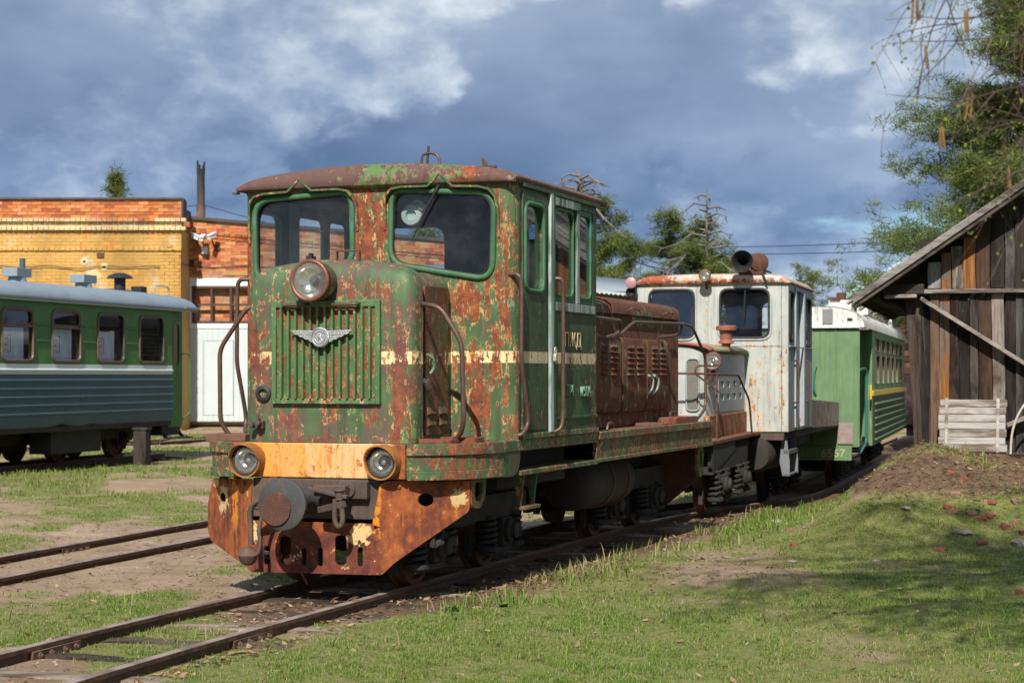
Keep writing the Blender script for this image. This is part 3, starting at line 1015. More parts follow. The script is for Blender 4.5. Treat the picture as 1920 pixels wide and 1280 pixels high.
# frame
sideR = [(.70, -.10), (.86, -.035), (.99, .09), (1.08, .26), (1.135, .45), (1.17, .66)]
front = [(-x, y) for x, y in reversed(sideR)] + sideR
deck = [(x, y) for x, y in front] + [(1.165, .9), (1.165, 7.27), (-1.165, 7.27), (-1.165, .9)]
MB().plate(deck, [], lambda a, b: (a, b, 1.062), (0, 0, .033)).build('running_board', M_DECK, loco, .006)
for sgn in (1, -1):
    pth = [(sgn * x, y) for x, y in sideR]
    o0, o1 = (0.0, .022) if sgn > 0 else (0.0, -.022)
    p = MB().wall(pth, .905, 1.012, -.02 * sgn, .006 * sgn).build('apron_panel', M_FRAME, loco)
    MB().wall(pth, 1.014, 1.100, -.02 * sgn, .026 * sgn).build('apron_band', M_FRAME, p, .005)
    MB().wall(pth, .834, .903, -.02 * sgn, .020 * sgn).build('apron_band', M_FRAME, p, .005)
    for (y0, y1) in ((3.06, 7.29),):
        q = MB().box(sgn * 1.13, sgn * 1.168, y0, y1, .84, 1.03).build('frame_side', M_FRAME, loco)
        MB().box(sgn * 1.125, sgn * 1.192, y0, y1, 1.032, 1.102).build('frame_flange', M_FRAME, q, .008)
        MB().box(sgn * 1.125, sgn * 1.182, y0, y1, .834, .868).build('frame_flange', M_FRAME, q, .006)
    # step well under the cab
    w = MB().box(sgn * .84, sgn * .86, 1.0, 3.06, .84, 1.06).build('step_well', M_UNDER, loco)
    MB().box(sgn * .86, sgn * 1.185, 1.03, 3.05, .822, .860).build('tread', M_FRAME, w, .005)
    MB().box(sgn * 1.10, sgn * 1.178, .665, 3.055, 1.012, 1.102).build('sill_band', M_FRAME, w, .008)
    # rounded bracket at the front end of the well
    br = MB()
    n = 8
    lps = []
    for i in range(n + 1):
        a = PI / 2 * i / n
        lps.append([(sgn * (.80 + .378 * math.sin(a) ** .6), 1.035 - .02 * i / n, .825 + .0 * i), (sgn * (.80 + .378 * math.sin(a) ** .6), .672, .825), (sgn * (.80 + .378 * math.sin(a) ** .6), .672, 1.008), (sgn * (.80 + .378 * math.sin(a) ** .6), 1.035 - .02 * i / n, 1.008)])
    MB().plate(roundpoly([(.675, 1.010), (.675, .826), (.93, .826), (1.035, .90), (1.035, 1.010)], [0, .02, .08, .08, 0]), [], lambda a, b: (sgn * 1.10, a, b), (sgn * .072, 0, 0)).build('well_bracket', M_FRAME, w, .02)
    # hanging step
    st = MB()
    for yy in (1.19, 1.50):
        st.plate([(.0, .83), (.09, .83), (.06, .57), (.03, .57)], [], lambda a, b: (sgn * (1.06 + a), yy, b), (0, .02, 0))
    st.box(sgn * 1.06, sgn * 1.17, 1.18, 1.53, .545, .572)
    st.build('hanging_step', M_FRAME, w, .004)
MB().box(-1.165, 1.165, 7.272, 7.30, .834, 1.10).build('rear_beam', M_FRAME, loco, .006)
MB().box(-.45, .45, .1, 7.25, .60, .84).build('main_frame', M_UNDER, loco)
MB().box(-.92, .92, 1.2, 2.9, .70, .84).build('frame_tray', M_UNDER, loco)

# front bumper
bp = MB().box(-.70, .70, -.128, -.085, .842, 1.098).build('bumper_panel', M_ORANGE, loco, .008)
for sx in (-.555, .545):
    h = MB()
    n = 40
    c = Vector((sx, -.128, .968))
    prof = []
    outer, inner = .128, .117
    for i in range(n):
        pass
    lps = []
    for (rr, base) in ((outer, 0), (outer, 1), (inner, 1), (inner, 0)):
        lp = []
        for i in range(n):
            a = 2 * PI * i / n
            d = (.10 + .055 * max(0, math.sin(a)) ** .8) * base
            lp.append((c.x + rr * math.cos(a), c.y - d, c.z + rr * math.sin(a)))
        lps.append(lp)
    h.loft(lps, True, False)
    vis = h.build('lamp_hood', rusty('lamp_hood_rust_%d' % (sx > 0), (.40, .16, .03), (.25, .10, .03), .52, [], (.3, .12, .04), .02, .2, 2.5, None, None, seed=sx * 7), bp, smooth=45)
    MB().lathe((sx, -.105, .968), (0, -1, 0), [(.116, 0), (.116, .03)], 32).build('lamp_back', M_BLACK, vis)
    L_ = lamp(bp, (sx, -.200, .968), .111, .06, (0, -1, 0), M_BLACK, 'headlight', False)
MB().box(-.53, .50, -.135, -.06, .545, .836).build('buffer_beam', M_BEAM, loco, .008)
soc = MB().box(.20, .43, -.20, -.13, .70, .825)
soc.lathe((.285, -.20, .765), (0, -1, 0), [(.055, 0), (.055, .02), (.018, .021), (.018, -.05)], 24)
soc.build('chain_socket', M_BEAM, loco, .004)

# buffer and coupling
bu = MB().lathe((-.06, -.13, .678), (0, -1, 0), [(.10, 0), (.075, .06), (.075, .36), (.11, .41), (.17, .43), (.188, .435), (.188, .462), (.17, .468), (.001, .470)], 40).build('buffer', M_GREYSTEEL, loco, smooth=35)
pl_ = MB()
lp0 = [(-.10 + .118 * math.cos(2 * PI * i / 28) * (1 + .02 * math.sin(3 * i)), .645 + .122 * math.sin(2 * PI * i / 28)) for i in range(28)]
pl_.plate(lp0, [], lambda a, b: (a, -.598, b), (0, -.018, 0)).build('face_plate', M_BUFRUST, bu, .003)
cp = MB()
cp.beam((.04, -.36, .78), (.36, -.38, .725), .05, .028)
cp.beam((.10, -.30, .62), (.34, -.40, .675), .05, .05)
cp.box(.05, .30, -.30, -.14, .72, .80)
cp.lathe((.30, -.39, .70), (0, 0, 1), [(.03, 0), (.03, .06), (.042, .065), (.042, .08)], 14)
cp.build('coupling_link', M_BEAM, loco, .006)
MB().tube(bent([(.27, -.40, .71), (.265, -.40, .55), (.30, -.40, .50), (.335, -.40, .55), (.32, -.40, .66)], .05), .020, 8).build('coupling_hook', M_BEAM, loco, smooth=60)
ch = MB().tube(bent([(-.22, -.40, .735), (-.36, -.41, .665), (-.405, -.41, .60), (-.40, -.41, .50), (-.385, -.41, .37)], .05), [.020] * 3 + [.022] * 50, 9) if False else MB()
ch.tube(bent([(-.22, -.40, .735), (-.37, -.41, .675), (-.412, -.41, .62), (-.405, -.41, .50), (-.40, -.41, .36)], .05), .021, 9)
ch.tube(bent([(-.22, -.36, .66), (-.32, -.38, .63), (-.40, -.40, .635)], .03), .017, 8)
ch.tube(bent([(-.30, -.36, .63), (-.335, -.38, .55), (-.345, -.40, .45), (-.33, -.40, .40), (-.335, -.41, .31), (-.37, -.41, .28)], .04), .015, 8)
ch.build('coupling_lever', M_BEAM, loco, smooth=60)
ball = MB().lathe((-.425, -.41, .35), (0, 0, -1), [(.02, 0), (.055, .02), (.072, .06), (.076, .062), (.076, .068), (.070, .075), (.055, .115), (.03, .135), (.001, .14)], 24).build('lever_weight', M_BEAM, loco, smooth=60)


# plough
def slot(cx, cz, w, h):
    return roundpoly([(cx - w, cz - h), (cx + w, cz - h), (cx + w, cz + h), (cx - w, cz + h)], w * .9, 5)


cen = roundpoly([(-.535, .52), (-.535, .135), (.52, .15), (.52, .52)], [0, .02, .02, 0])
MB().plate(cen, [slot(-.245, .305, .048, .105), slot(.205, .32, .047, .11), slot(-.095, .262, .021, .065), slot(.04, .266, .021, .068), slot(.36, .277, .022, .070), slot(-.40, .265, .026, .07)],
           lambda a, b: (a, -.165, b), (0, .016, 0)).build('plough', M_PLOUGH, loco, .003)
wr = roundpoly([(.522, .832), (1.045, .822), (1.045, .597), (.60, .232), (.53, .150), (.521, .151), (.521, .50), (.475, .515)], [.05, .005, .03, .02, .02, 0, 0, .02])
for sgn in (1, -1):
    lp = wr if sgn > 0 else roundpoly([(.522, .828), (1.13, .795), (1.21, .60), (1.215, .36), (1.15, .30), (.60, .165), (.54, .135), (.535, .135), (.535, .515)], [.01, .01, .02, .06, .05, .03, .02, 0, 0])
    hole = [(( .785 if sgn > 0 else .97) + .048 * math.cos(2 * PI * i / 18), (.688 if sgn > 0 else .648) + .048 * math.sin(2 * PI * i / 18)) for i in range(18)]
    wing = MB().plate(lp, [hole], lambda a, b: (sgn * a, -.170 + (a - .52) * .84, b), (0, .018, 0)).build('plough_wing', M_PLOUGH, loco, .003)
    for bx in (.63, .76, .90, 1.0):
        MB().lathe((sgn * bx, -.172 + (bx - .52) * .84, .79), (sgn * .64, -.77, 0), [(.018, 0), (.018, .008), (.010, .014), (.001, .015)], 8).build('bolt', M_PLOUGH, wing)
    # bracket behind the wing
    MB().plate(roundpoly([(.30, .84), (.30, .62), (.50, .60), (.60, .68), (.62, .84)], [0, .06, .06, .05, 0]), [roundpoly([(.38, .80), (.38, .66), (.50, .66), (.54, .72), (.54, .80)], .03)],
               lambda a, b: (sgn * 1.02, a, b), (sgn * .03, 0, 0)).build('frame_bracket', M_FRAME, loco, .006)
    MB().plate(roundpoly([(6.98, .84), (6.95, .62), (7.02, .50), (7.14, .50), (7.22, .60), (7.24, .84)], [0, .06, .04, .04, .06, 0]), [rrect(7.06, 7.16, .60, .78, .05)],
               lambda a, b: (sgn * 1.06, a, b), (sgn * .03, 0, 0)).build('frame_bracket', M_FRAME, loco, .006)
rp = MB()
rp.plate(roundpoly([(-1.05, .80), (1.05, .80), (1.05, .50), (.62, .16), (-.62, .16), (-1.05, .50)], .03), [], lambda a, b: (a, 7.30 + .25 * max(0, 1 - abs(a)), b), (0, .02, 0)).build('rear_plough', M_WHEEL, loco)


# front hood
def hood_outline(hw, y0, y1, r, n=5):
    pts = [(-hw, y1)]
    for i in range(n + 1):
        a = PI + PI / 2 * i / n
        pts.append((-hw + r + r * math.cos(a), y0 + r + r * math.sin(a)))
    for i in range(1, 8):
        pts.append((-hw + r + (2 * hw - 2 * r) * i / 8, y0))
    for i in range(n + 1):
        a = -PI / 2 + PI / 2 * i / n
        pts.append((hw - r + r * math.cos(a), y0 + r + r * math.sin(a)))
    pts.append((hw, y1))
    for i in range(1, 8):
        pts.append((hw - 2 * hw * i / 8, y1))
    return pts


def hood_body(hw, y0, y1, r, z0, ztop, arc):
    lv = [(z0, 0), (ztop - .30, 0), (ztop - .16, .004), (ztop - .085, .020), (ztop - .035, .055), (ztop - .008, .11), (ztop, .18)]
    loops = []
    for z, d in lv:
        o = hood_outline(hw - d, y0 + d, y1, max(.02, r - d * .2))
        k = 0 if z <= z0 else min(1, (z - z0 - .8) / (ztop - z0 - .8)) if z > z0 + .8 else 0
        loops.append([(x, y, z - arc * (x / hw) ** 2 * k) for x, y in o])
    return loops


hl = hood_body(.69, .05, .235, .09, 1.098, 2.475, .085)
hd = MB().loft(hl).build('front_hood', M_HOOD, loco, smooth=50)
h2 = MB().loft(hood_body(.645, .262, .91, .02, 1.098, 2.43, .075)).build('rear_hood_section', M_HOOD, loco, smooth=50)
MB().loft(hood_body(.66, .225, .28, .02, 1.10, 2.44, .08)).build('hood_joint', M_BLACK, h2, smooth=50)
for sgn in (1, -1):
    dr = MB().plate(rrect(.33, .80, 1.15, 2.27, .03), [], lambda a, b: (sgn * .645, a, b), (sgn * .022, 0, 0)).build('hood_door', M_DOORBROWN, loco, .006)
    for cx in (.44, .67):
        for k in range(2):
            z = 1.235 + k * .085
            MB().add([(sgn * .666, cx - .07, z + .04), (sgn * .666, cx + .07, z + .04), (sgn * .690, cx + .065, z - .01), (sgn * .690, cx - .065, z - .01), (sgn * .666, cx - .07, z - .02), (sgn * .666, cx + .07, z - .02)],
                     [(0, 1, 2, 3), (3, 2, 5, 4), (0, 3, 4), (1, 5, 2), (0, 4, 5, 1)]).build('louver', M_DOORBROWN, dr)
    MB().tube(smooth_path([(sgn * .69, .315, 1.755), (sgn * .72, .36, 1.72), (sgn * .715, .39, 1.66), (sgn * .69, .375, 1.61)]), .012, 7).build('latch', M_LETTERGREEN, dr, smooth=60)
    MB().box(sgn * .66, sgn * .70, .25, .33, 1.545, 1.575).build('hasp', M_BEAM, dr, .004)
MB().beam((.70, .27, 1.56), (.71, .31, 1.49), .03, .05).build('hood_padlock', M_BEAM, loco, .006)

# grille
gr = MB().box(-.42, .405, .030, .052, 1.41, 2.12).build('grille', M_GRILLEBACK, loco)
g2 = MB()
g2.box(-.452, -.415, .012, .052, 1.385, 2.155).box(.398, .435, .012, .052, 1.385, 2.155).box(-.415, .398, .010, .052, 1.385, 1.425).box(-.415, .398, .012, .052, 2.105, 2.155)
g2.build('grille_frame', M_GRILLE, gr, .005)
for i in range(13):
    cx = -.370 + i * .0605
    sl = MB()
    z0, z1 = 1.425, 2.105
    sl.loft([[(cx - .020, .030, z), (cx - .004, -.004, z), (cx + .010, -.004, z), (cx + .012, .030, z)] for z in (z0, z1)])
    sl.build('slat', M_GRILLE, gr, smooth=20)
for (x0, x1) in ((-.345, -.145), (.055, .275)):
    MB().tube(bent([(x0, .02, 2.125), (x0 + .01, -.035, 2.120), (x1 - .01, -.035, 2.125), (x1, .02, 2.13)], .03), .0135, 8).build('grille_bar', M_PIPE, gr, smooth=60)
em = MB()
EC = (-.022, 1.885)


def wing_bars():
    for i, (l, z) in enumerate([(.255, .028), (.235, .010), (.195, -.008), (.150, -.026), (.105, -.044)]):
        for s in (-1, 1):
            a = [(s * .02, z + .0165 + .000), (s * l, z + .0165 + .006), (s * (l - .022), z + .001 + .004), (s * .02, z + .001)]
            em.plate([(EC[0] + p, EC[1] + q) for p, q in a], [], lambda u, v: (u, -.030, v), (0, .022, 0))


wing_bars()
emo = em.build('emblem', M_CHROME, loco, .002)
dsk = MB().lathe((EC[0], -.012, EC[1] - .005), (0, -1, 0), [(.074, 0), (.074, .030), (.066, .034), (.060, .028), (.046, .028), (.044, .034), (.040, .030), (.001, .030)], 36).build('emblem_disc', M_CHROME, emo, smooth=30)
st5 = MB()
vs = [(EC[0], -.052, EC[1] - .005)]
for i in range(10):
    a = PI / 2 + PI * i / 5
    rr = .040 if i % 2 == 0 else .0165
    vs.append((EC[0] + rr * math.cos(a), -.041, EC[1] - .005 + rr * math.sin(a)))
st5.add(vs, [(0, i + 1, (i + 1) % 10 + 1) for i in range(10)]).build('emblem_star', M_CHROME, emo, smooth=0)
lt = MB()
for i in range(18):
    a = PI * (.16 + .68 * i / 17) if i < 9 else PI * (1.16 + .68 * (i - 9) / 8)
    if i < 9:
        a = PI * (.16 + .68 * i / 8)
    M = Matrix.Rotation(-(a - PI / 2), 3, 'Y')
    lt.obox((EC[0] + .053 * math.cos(a), -.0415, EC[1] - .005 + .053 * math.sin(a)), (.006, .004, .011), M)
lt.build('emblem_marks', M_CHROME, emo)

# fittings on the hood front
cl = lamp(loco, (-.056, -.155, 2.298), .150, .20, (0, -1, 0), M_COPPER, 'centre_headlight', True)
MB().lathe((-.056, .06, 2.298), (0, -1, 0), [(.128, 0), (.142, .05), (.150, .16)], 32, (False, False)).build('lamp_drum', M_HOOD, cl, smooth=50)
MB().box(-.085, -.035, -.15, -.08, 2.452, 2.478).box(-.07, -.05, -.14, -.09, 2.478, 2.50).build('lamp_catch', M_BLACK, cl)
br_ = MB().box(.02, .03, .14, .17, 2.45, 2.53).box(.20, .215, .14, .17, 2.45, 2.53)
br_.tube([(.02, .155, 2.53), (.21, .155, 2.53)], .008, 6).build('hood_handle', M_PIPE, loco)
MB().lathe((-.535, .052, 1.458), (0, -1, 0), [(.062, 0), (.062, .018), (.05, .026), (.036, .026), (.030, .01), (.030, -.01), (.001, -.01)], 26).build('cable_socket', M_BLACK, loco, smooth=35)
va = MB().box(-.60, -.52, -.0, .055, 1.195, 1.255).cyl((-.60, -.01, 1.225), (-.60, -.05, 1.225), .022, n=12).cyl((-.56, .0, 1.25), (-.56, -.0, 1.31), .012, n=8).cyl((-.54, -.0, 1.24), (-.54, -.05, 1.24), .018, n=12)
va.build('hose_valve', M_BEAM, loco, .004)
bx = MB().box(.80, 1.08, .30, .50, 1.095, 1.138).box(.70, .96, .12, .28, 1.095, 1.128)
bx.build('deck_box', M_DECK, loco, .005)
MB().box(-1.06, -.72, .10, .42, 1.095, 1.150).build('deck_box', M_DECK, loco, .005)

# front handrails
MB().tube(bent([(.66, .24, 2.13), (.72, .18, 2.125), (.86, .16, 2.10), (1.02, .18, 1.84), (1.03, .20, 1.26), (.98, .26, 1.16), (.90, .30, 1.11)], .07), .0185, 10).build('handrail', M_PIPE, loco, smooth=60)
MB().tube(bent([(-.66, .24, 2.13), (-.74, .18, 2.125), (-.97, .16, 1.80), (-.975, .18, 1.24), (-.93, .22, 1.15), (-.90, .24, 1.10)], .07), .0185, 10).build('handrail', M_PIPE, loco, smooth=60)

# cab
EAVE = 3.09


def zroof(x):
    k = min(1, abs(x) / 1.19)
    return 3.275 - .10 * k ** 2 - .045 * k ** 16


CABF = .90
winR = roundpoly([(.155, 2.485), (.975, 2.352), (.992, 2.99), (.165, 3.035)], [.13, .14, .14, .10], 7)
winL = [(-a - .048, b) for a, b in reversed(winR)]
lining = M_DARKIN
fw = MB().plate([(-1.06, 1.098), (1.06, 1.098), (1.06, 3.088), (-1.06, 3.088)], [winR, winL], lambda a, b: (a, CABF, b), (0, .035, 0)).build('cab_front', M_CAB, loco)
for sgn in (1, -1):
    lp = []
    n = 8
    for z in (1.098, 3.088):
        out, inn = [], []
        for i in range(n + 1):
            a = PI / 2 * i / n
            out.append((sgn * (1.05 + .12 * math.sin(a)), 1.02 - .12 * math.cos(a), z))
            inn.append((sgn * (1.05 + .09 * math.sin(a)), 1.02 - .09 * math.cos(a), z))
        lp.append(out + inn[::-1])
    MB().loft(lp).build('cab_corner', M_CAB, loco, smooth=50)
    w1 = rrect(1.115, 1.54, 2.275, 2.935, .10)
    big = [(1.815, 2.20), (2.93, 2.20), (2.93, 3.005), (1.815, 3.005)]
    sm = M_CABSIDE
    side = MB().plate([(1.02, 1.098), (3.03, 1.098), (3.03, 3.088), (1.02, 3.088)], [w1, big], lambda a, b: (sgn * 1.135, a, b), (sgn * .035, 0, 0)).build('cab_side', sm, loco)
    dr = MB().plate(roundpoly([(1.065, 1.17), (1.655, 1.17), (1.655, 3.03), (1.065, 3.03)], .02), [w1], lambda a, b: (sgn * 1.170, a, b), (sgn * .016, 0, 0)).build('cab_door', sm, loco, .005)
    rb = MB().tube([(sgn * 1.188, a, b) for a, b in scale_loop(w1, .012)], .017, 8, True).build('window_frame', M_SEAL, dr, smooth=60)
    MB().plate(w1, [], lambda a, b: (sgn * 1.155, a, b), (sgn * .005, 0, 0)).build('pane', M_GLASSDIRTY if sgn > 0 else M_GLASS, dr)
    MB().box(sgn * 1.170, sgn * 1.200, 1.705, 1.775, 1.14, 3.075).build('door_post', M_WHITEWOOD, loco, .006)
    MB().box(sgn * 1.170, sgn * 1.198, 1.782, 1.825, 1.12, 3.075).build('door_post', M_SEAL, loco, .006)
    fr = MB().box(sgn * 1.170, sgn * 1.192, 1.83, 2.96, 2.125, 2.195).box(sgn * 1.170, sgn * 1.19, 2.43, 2.50, 2.198, 3.0).box(sgn * 1.170, sgn * 1.196, 1.83, 2.50, 2.985, 3.055)
    fr.build('window_surround', M_WHITEWOOD, loco, .004)
    for (y0, y1) in ((1.825, 2.43), (2.435, 2.925)):
        hole = rrect(y0 + .05, y1 - .055, 2.255, 2.965, .09)
        sash = MB().plate(rrect(y0, y1, 2.202, 3.002, .01), [hole], lambda a, b: (sgn * 1.140, a, b), (sgn * .024, 0, 0)).build('sash', M_SEAL, loco, .004)
        MB().tube([(sgn * 1.166, a, b) for a, b in hole], .012, 6, True).build('gasket', M_SEAL, sash, smooth=60)
        MB().plate(hole, [], lambda a, b: (sgn * 1.150, a, b), (sgn * .005, 0, 0)).build('pane', M_GLASSDIRTY if sgn > 0 else M_GLASS, sash)
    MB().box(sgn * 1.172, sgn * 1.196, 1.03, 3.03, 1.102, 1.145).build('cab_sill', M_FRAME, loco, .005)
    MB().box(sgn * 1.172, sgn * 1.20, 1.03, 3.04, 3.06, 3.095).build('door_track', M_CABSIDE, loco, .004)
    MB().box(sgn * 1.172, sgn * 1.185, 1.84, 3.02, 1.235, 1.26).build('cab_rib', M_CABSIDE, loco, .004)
    MB().plate([(1.03, 1.11), (3.0, 1.11), (3.0, 3.07), (1.03, 3.07)], [w1, big], lambda a, b: (sgn * 1.128, a, b), (-sgn * .01, 0, 0)).build('cab_lining', lining, loco)
    # side handrails
    MB().tube(bent([(sgn * 1.12, .93, 2.375), (sgn * 1.20, .91, 2.375), (sgn * 1.225, .92, 2.32), (sgn * 1.225, .91, 1.70), (sgn * 1.225, 1.06, 1.30), (sgn * 1.225, 1.07, 1.215), (sgn * 1.20, 1.0, 1.14), (sgn * 1.17, .99, 1.135)], .07), .0175, 10).build('handrail', M_PIPE, loco, smooth=60)
    MB().tube(bent([(sgn * 1.18, 1.83, 2.385), (sgn * 1.23, 1.84, 2.385), (sgn * 1.25, 1.85, 2.36), (sgn * 1.25, 1.86, 2.25), (sgn * 1.25, 1.86, 1.26), (sgn * 1.24, 1.84, 1.16), (sgn * 1.18, 1.80, 1.135)], .08), .0175, 10).build('handrail', M_PIPE, loco, smooth=60)
wb = [rrect(-1.03, -.24, 2.32, 2.93, .12), rrect(.24, 1.03, 2.32, 2.93, .12)]
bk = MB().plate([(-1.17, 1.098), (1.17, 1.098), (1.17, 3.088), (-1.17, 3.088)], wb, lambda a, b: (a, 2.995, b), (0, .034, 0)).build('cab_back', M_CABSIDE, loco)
MB().plate([(-1.12, 1.11), (1.12, 1.11), (1.12, 3.07), (-1.12, 3.07)], wb, lambda a, b: (a, 2.985, b), (0, -.01, 0)).build('cab_lining', lining, loco)
for w in wb:
    MB().plate(w, [], lambda a, b: (a, 3.01, b), (0, .004, 0)).build('pane', M_GLASS, bk)
MB().box(-1.13, 1.13, .94, 2.98, 3.06, 3.085).build('cab_ceiling', lining, loco)
MB().box(.55, 1.0, 2.35, 2.93, 1.1, 2.75).build('control_cabinet', lining, loco, .01)
for w, s in ((winR, 0), (winL, 1)):
    pane = MB().plate(w, [], lambda a, b: (a, .918, b), (0, .005, 0)).build('windscreen', M_GLASS, loco)
    MB().tube([(a, .897, b) for a, b in scale_loop(w, .018)], .025, 8, True).build('window_frame', M_SEAL, pane, smooth=60)
    MB().tube([(a, .893, b) for a, b in scale_loop(w, -.004)], .009, 6, True).build('gasket', M_BLACK, pane, smooth=60)
    path = [(.095, 2.74), (.098, 2.93), (.115, 3.00), (.165, 3.055), (.25, 3.07), (.475, 3.068), (.53, 3.115), (.578, 3.165), (.626, 3.115), (.685, 3.062), (.90, 3.052), (.985, 3.03), (1.03, 2.97), (1.045, 2.88), (1.05, 2.66)]
    if s:
        path = [(-a - .048, b) for a, b in path]
    lps = []
    for i, (a, b) in enumerate(path):
        p0, p1 = path[max(0, i - 1)], path[min(len(path) - 1, i + 1)]
        t = Vector((p1[0] - p0[0], p1[1] - p0[1])).normalized()
        nn = Vector((-t.y, t.x)) * .008
        k = .062 * min(1, i / 2.5, (len(path) - 1 - i) / 2.5) + .012
        lps.append([(a - nn.x, .902, b - nn.y), (a - nn.x, .902 - k, b - nn.y), (a + nn.x, .902 - k, b + nn.y), (a + nn.x, .902, b + nn.y)])
    MB().loft(lps).build('drip_moulding', M_CAB, loco, smooth=30)
    cxn = path[7][0]
    MB().lathe((cxn, .90, 3.085), (0, -1, 0), [(.035, 0), (.03, .02), (.012, .03)], 14).build('wiper_pivot', M_SEAL, loco)
    if not s:
        wp = MB().tube([(cxn, .868, 3.10), (.455, .866, 2.90), (.33, .880, 2.655)], [.012, .009, .005], 7)
        wp.tube([(.575, .872, 3.11), (.53, .868, 3.02)], .017, 7)
        wp.build('wiper', M_BLACK, loco, smooth=60)
fan = MB().lathe((.262, 1.06, 2.865), (0, -1, 0), [(.03, -.06), (.075, -.05), (.092, 0), (.092, .03), (.08, .045), (.045, .05), (.040, .02), (.001, .02)], 28)
fan.cyl((.30, 1.06, 2.90), (.36, 1.02, 2.93), .035, n=14)
fan.tube([(.26, 1.06, 2.96), (.30, 1.05, 2.975), (.345, 1.05, 2.965), (.35, 1.05, 2.93)], .010, 6)
fan.build('cab_fan', plain('pale_green_enamel', (.42, .46, .40), .45, 0, .15, 10, .1), loco, smooth=40)
for (y0, y1, x) in ((1.62, 1.78, -1.11),):
    MB().box(x, x + .02, y0, y1, 1.2, 3.05).build('cab_pillar', plain('pale_blue_grey_paint', (.36, .42, .46), .6), loco)
# curtains added in place of pale sunlit panels behind the right hand glass
for (y0, y1) in ((1.36, 1.56), (2.62, 2.9)):
    lps = []
    for i in range(13):
        z = 2.25 + .72 * i / 12
        lps.append([(1.06 + .012 * math.sin(30 * t + .5 * i * .2), y0 + (y1 - y0) * (t * (1 - .55 * i / 12) + .55 * i / 12), z) for t in [k / 10 for k in range(11)]])
    MB().loft(lps, False, False).build('curtain', plain('sunlit_panel_curtain', (.78, .80, .74), .9, 0, .08), loco, smooth=60, normals=False)

# roof
xs = [-1.200, -1.199, -1.19, -1.17, -1.13, -1.07] + list(np.linspace(-1.0, 1.0, 17)) + [1.07, 1.13, 1.17, 1.19, 1.199, 1.200]
st_ = [(.855, 0.0), (.838, .12), (.835, .40), (.848, .66), (.880, .86), (.935, .965), (1.02, 1.0), (1.9, 1.0), (2.6, 1.0), (3.19, 1.0), (3.25, .95)]
lps = []
for (y, k) in st_:
    top = []
    for x in xs:
        zt = zroof(x) if abs(x) < 1.1995 else 3.080
        zb = 3.078
        top.append((x * (1 - .012 * (1 - k)), y, zb + (zt - zb) * k))
    lps.append(top)
b = MB().loft(lps, False, False)
o = b.build('cab_roof', M_ROOF, loco, smooth=50, normals=False)
md = o.modifiers.new('thick', 'SOLIDIFY')
md.thickness = .02
md.offset = -1 if True else 0
MB().tube(bent([(-1.19, .865, 3.083), (1.19, .865, 3.083)], .02), .010, 6).build('roof_lip', M_ROOF, loco)
lg = MB().tube(bent([(.36, 1.0, 3.25), (.365, 1.0, 3.345), (.50, 1.0, 3.34), (.52, 1.0, 3.24)], .07), .011, 8)
lg.build('lifting_loop', M_PIPE, loco, smooth=60)
MB().cyl((.40, 1.02, 3.25), (.42, 1.0, 3.40), .011, n=8).build('roof_rod', M_PIPE, loco)
MB().box(.84, .98, 1.0, 1.04, 3.21, 3.228).plate([(.87, 3.225), (.91, 3.225), (.90, 3.26), (.865, 3.295), (.86, 3.30)], [], lambda a, b: (a, 1.01, b), (0, .015, 0)).build('roof_bracket', M_PIPE, loco)
MB().box(-1.24, -1.19, .86, .90, 3.06, 3.075).build('roof_bracket', M_PIPE, loco)

# lettering
fs = (R(90), 0, R(90))
text('lettering', 'ПЖД', .165, (1.176, 2.35, 1.888), fs, M_PAINTCREAM, loco, .002, 1.15)
text('raised_lettering', 'ТУ4', .128, (1.186, 2.205, 1.468), fs, M_LETTERGREEN, loco, .012, .90)
text('raised_lettering', '1984', .128, (1.186, 2.66, 1.455), fs, M_LETTERGREEN, loco, .012, 1.0)

# engine hood behind the cab
HW = .90


def lid_loop(y, hw, zs, rise):
    lp = []
    for i in range(15):
        a = PI * i / 14
        c, s = math.cos(a), math.sin(a)
        lp.append((hw * math.copysign(abs(c) ** .7, c), y, zs + rise * s ** .55))
    return lp


def hood_part(name, y0, y1, hw, zs, rise, m):
    lp = []
    for y in (y0, y1):
        l = lid_loop(y, hw, zs, rise)
        lp.append([(hw, y, 1.098)] + l + [(-hw, y, 1.098)])
    return MB().loft(lp).build(name, m, loco, .012, smooth=45)


hood_part('engine_hood', 3.05, 6.96, HW - .02, 2.20, .165, M_HOOD2)
lid = MB()
lp = []
for y in (4.42, 6.90):
    a = [(x * 1.0, y, z) for x, _, z in lid_loop(y, HW + .012, 2.215, .172)]
    b_ = [(x * .985, y, z - .012) for x, _, z in lid_loop(y, HW + .012, 2.215, .172)]
    lp.append([(HW + .014, y, 2.19)] + a + [(-HW - .014, y, 2.19), (-HW + .01, y, 2.19)] + b_[::-1] + [(HW - .01, y, 2.19)])
lid.loft(lp).build('hood_lid', M_HOOD2, loco, smooth=45)
lp = []
for y, dz in ((3.06, .02), (4.36, .02), (4.41, 0)):
    lp.append([(x * (1 + .03 * dz / .02 * .5), y, z + dz) for x, _, z in lid_loop(y, HW, 2.16, .175)])
MB().loft(lp, False, False).build('hood_lid', M_HOOD2, loco, smooth=45, normals=False)
for yy in (5.0, 6.3):
    MB().tube(bent([(HW + .02, yy - .14, 2.225), (HW + .07, yy - .14, 2.245), (HW + .07, yy + .14, 2.245), (HW + .02, yy + .14, 2.225)], .02), .010, 7).build('lid_handle', M_PIPE, loco)
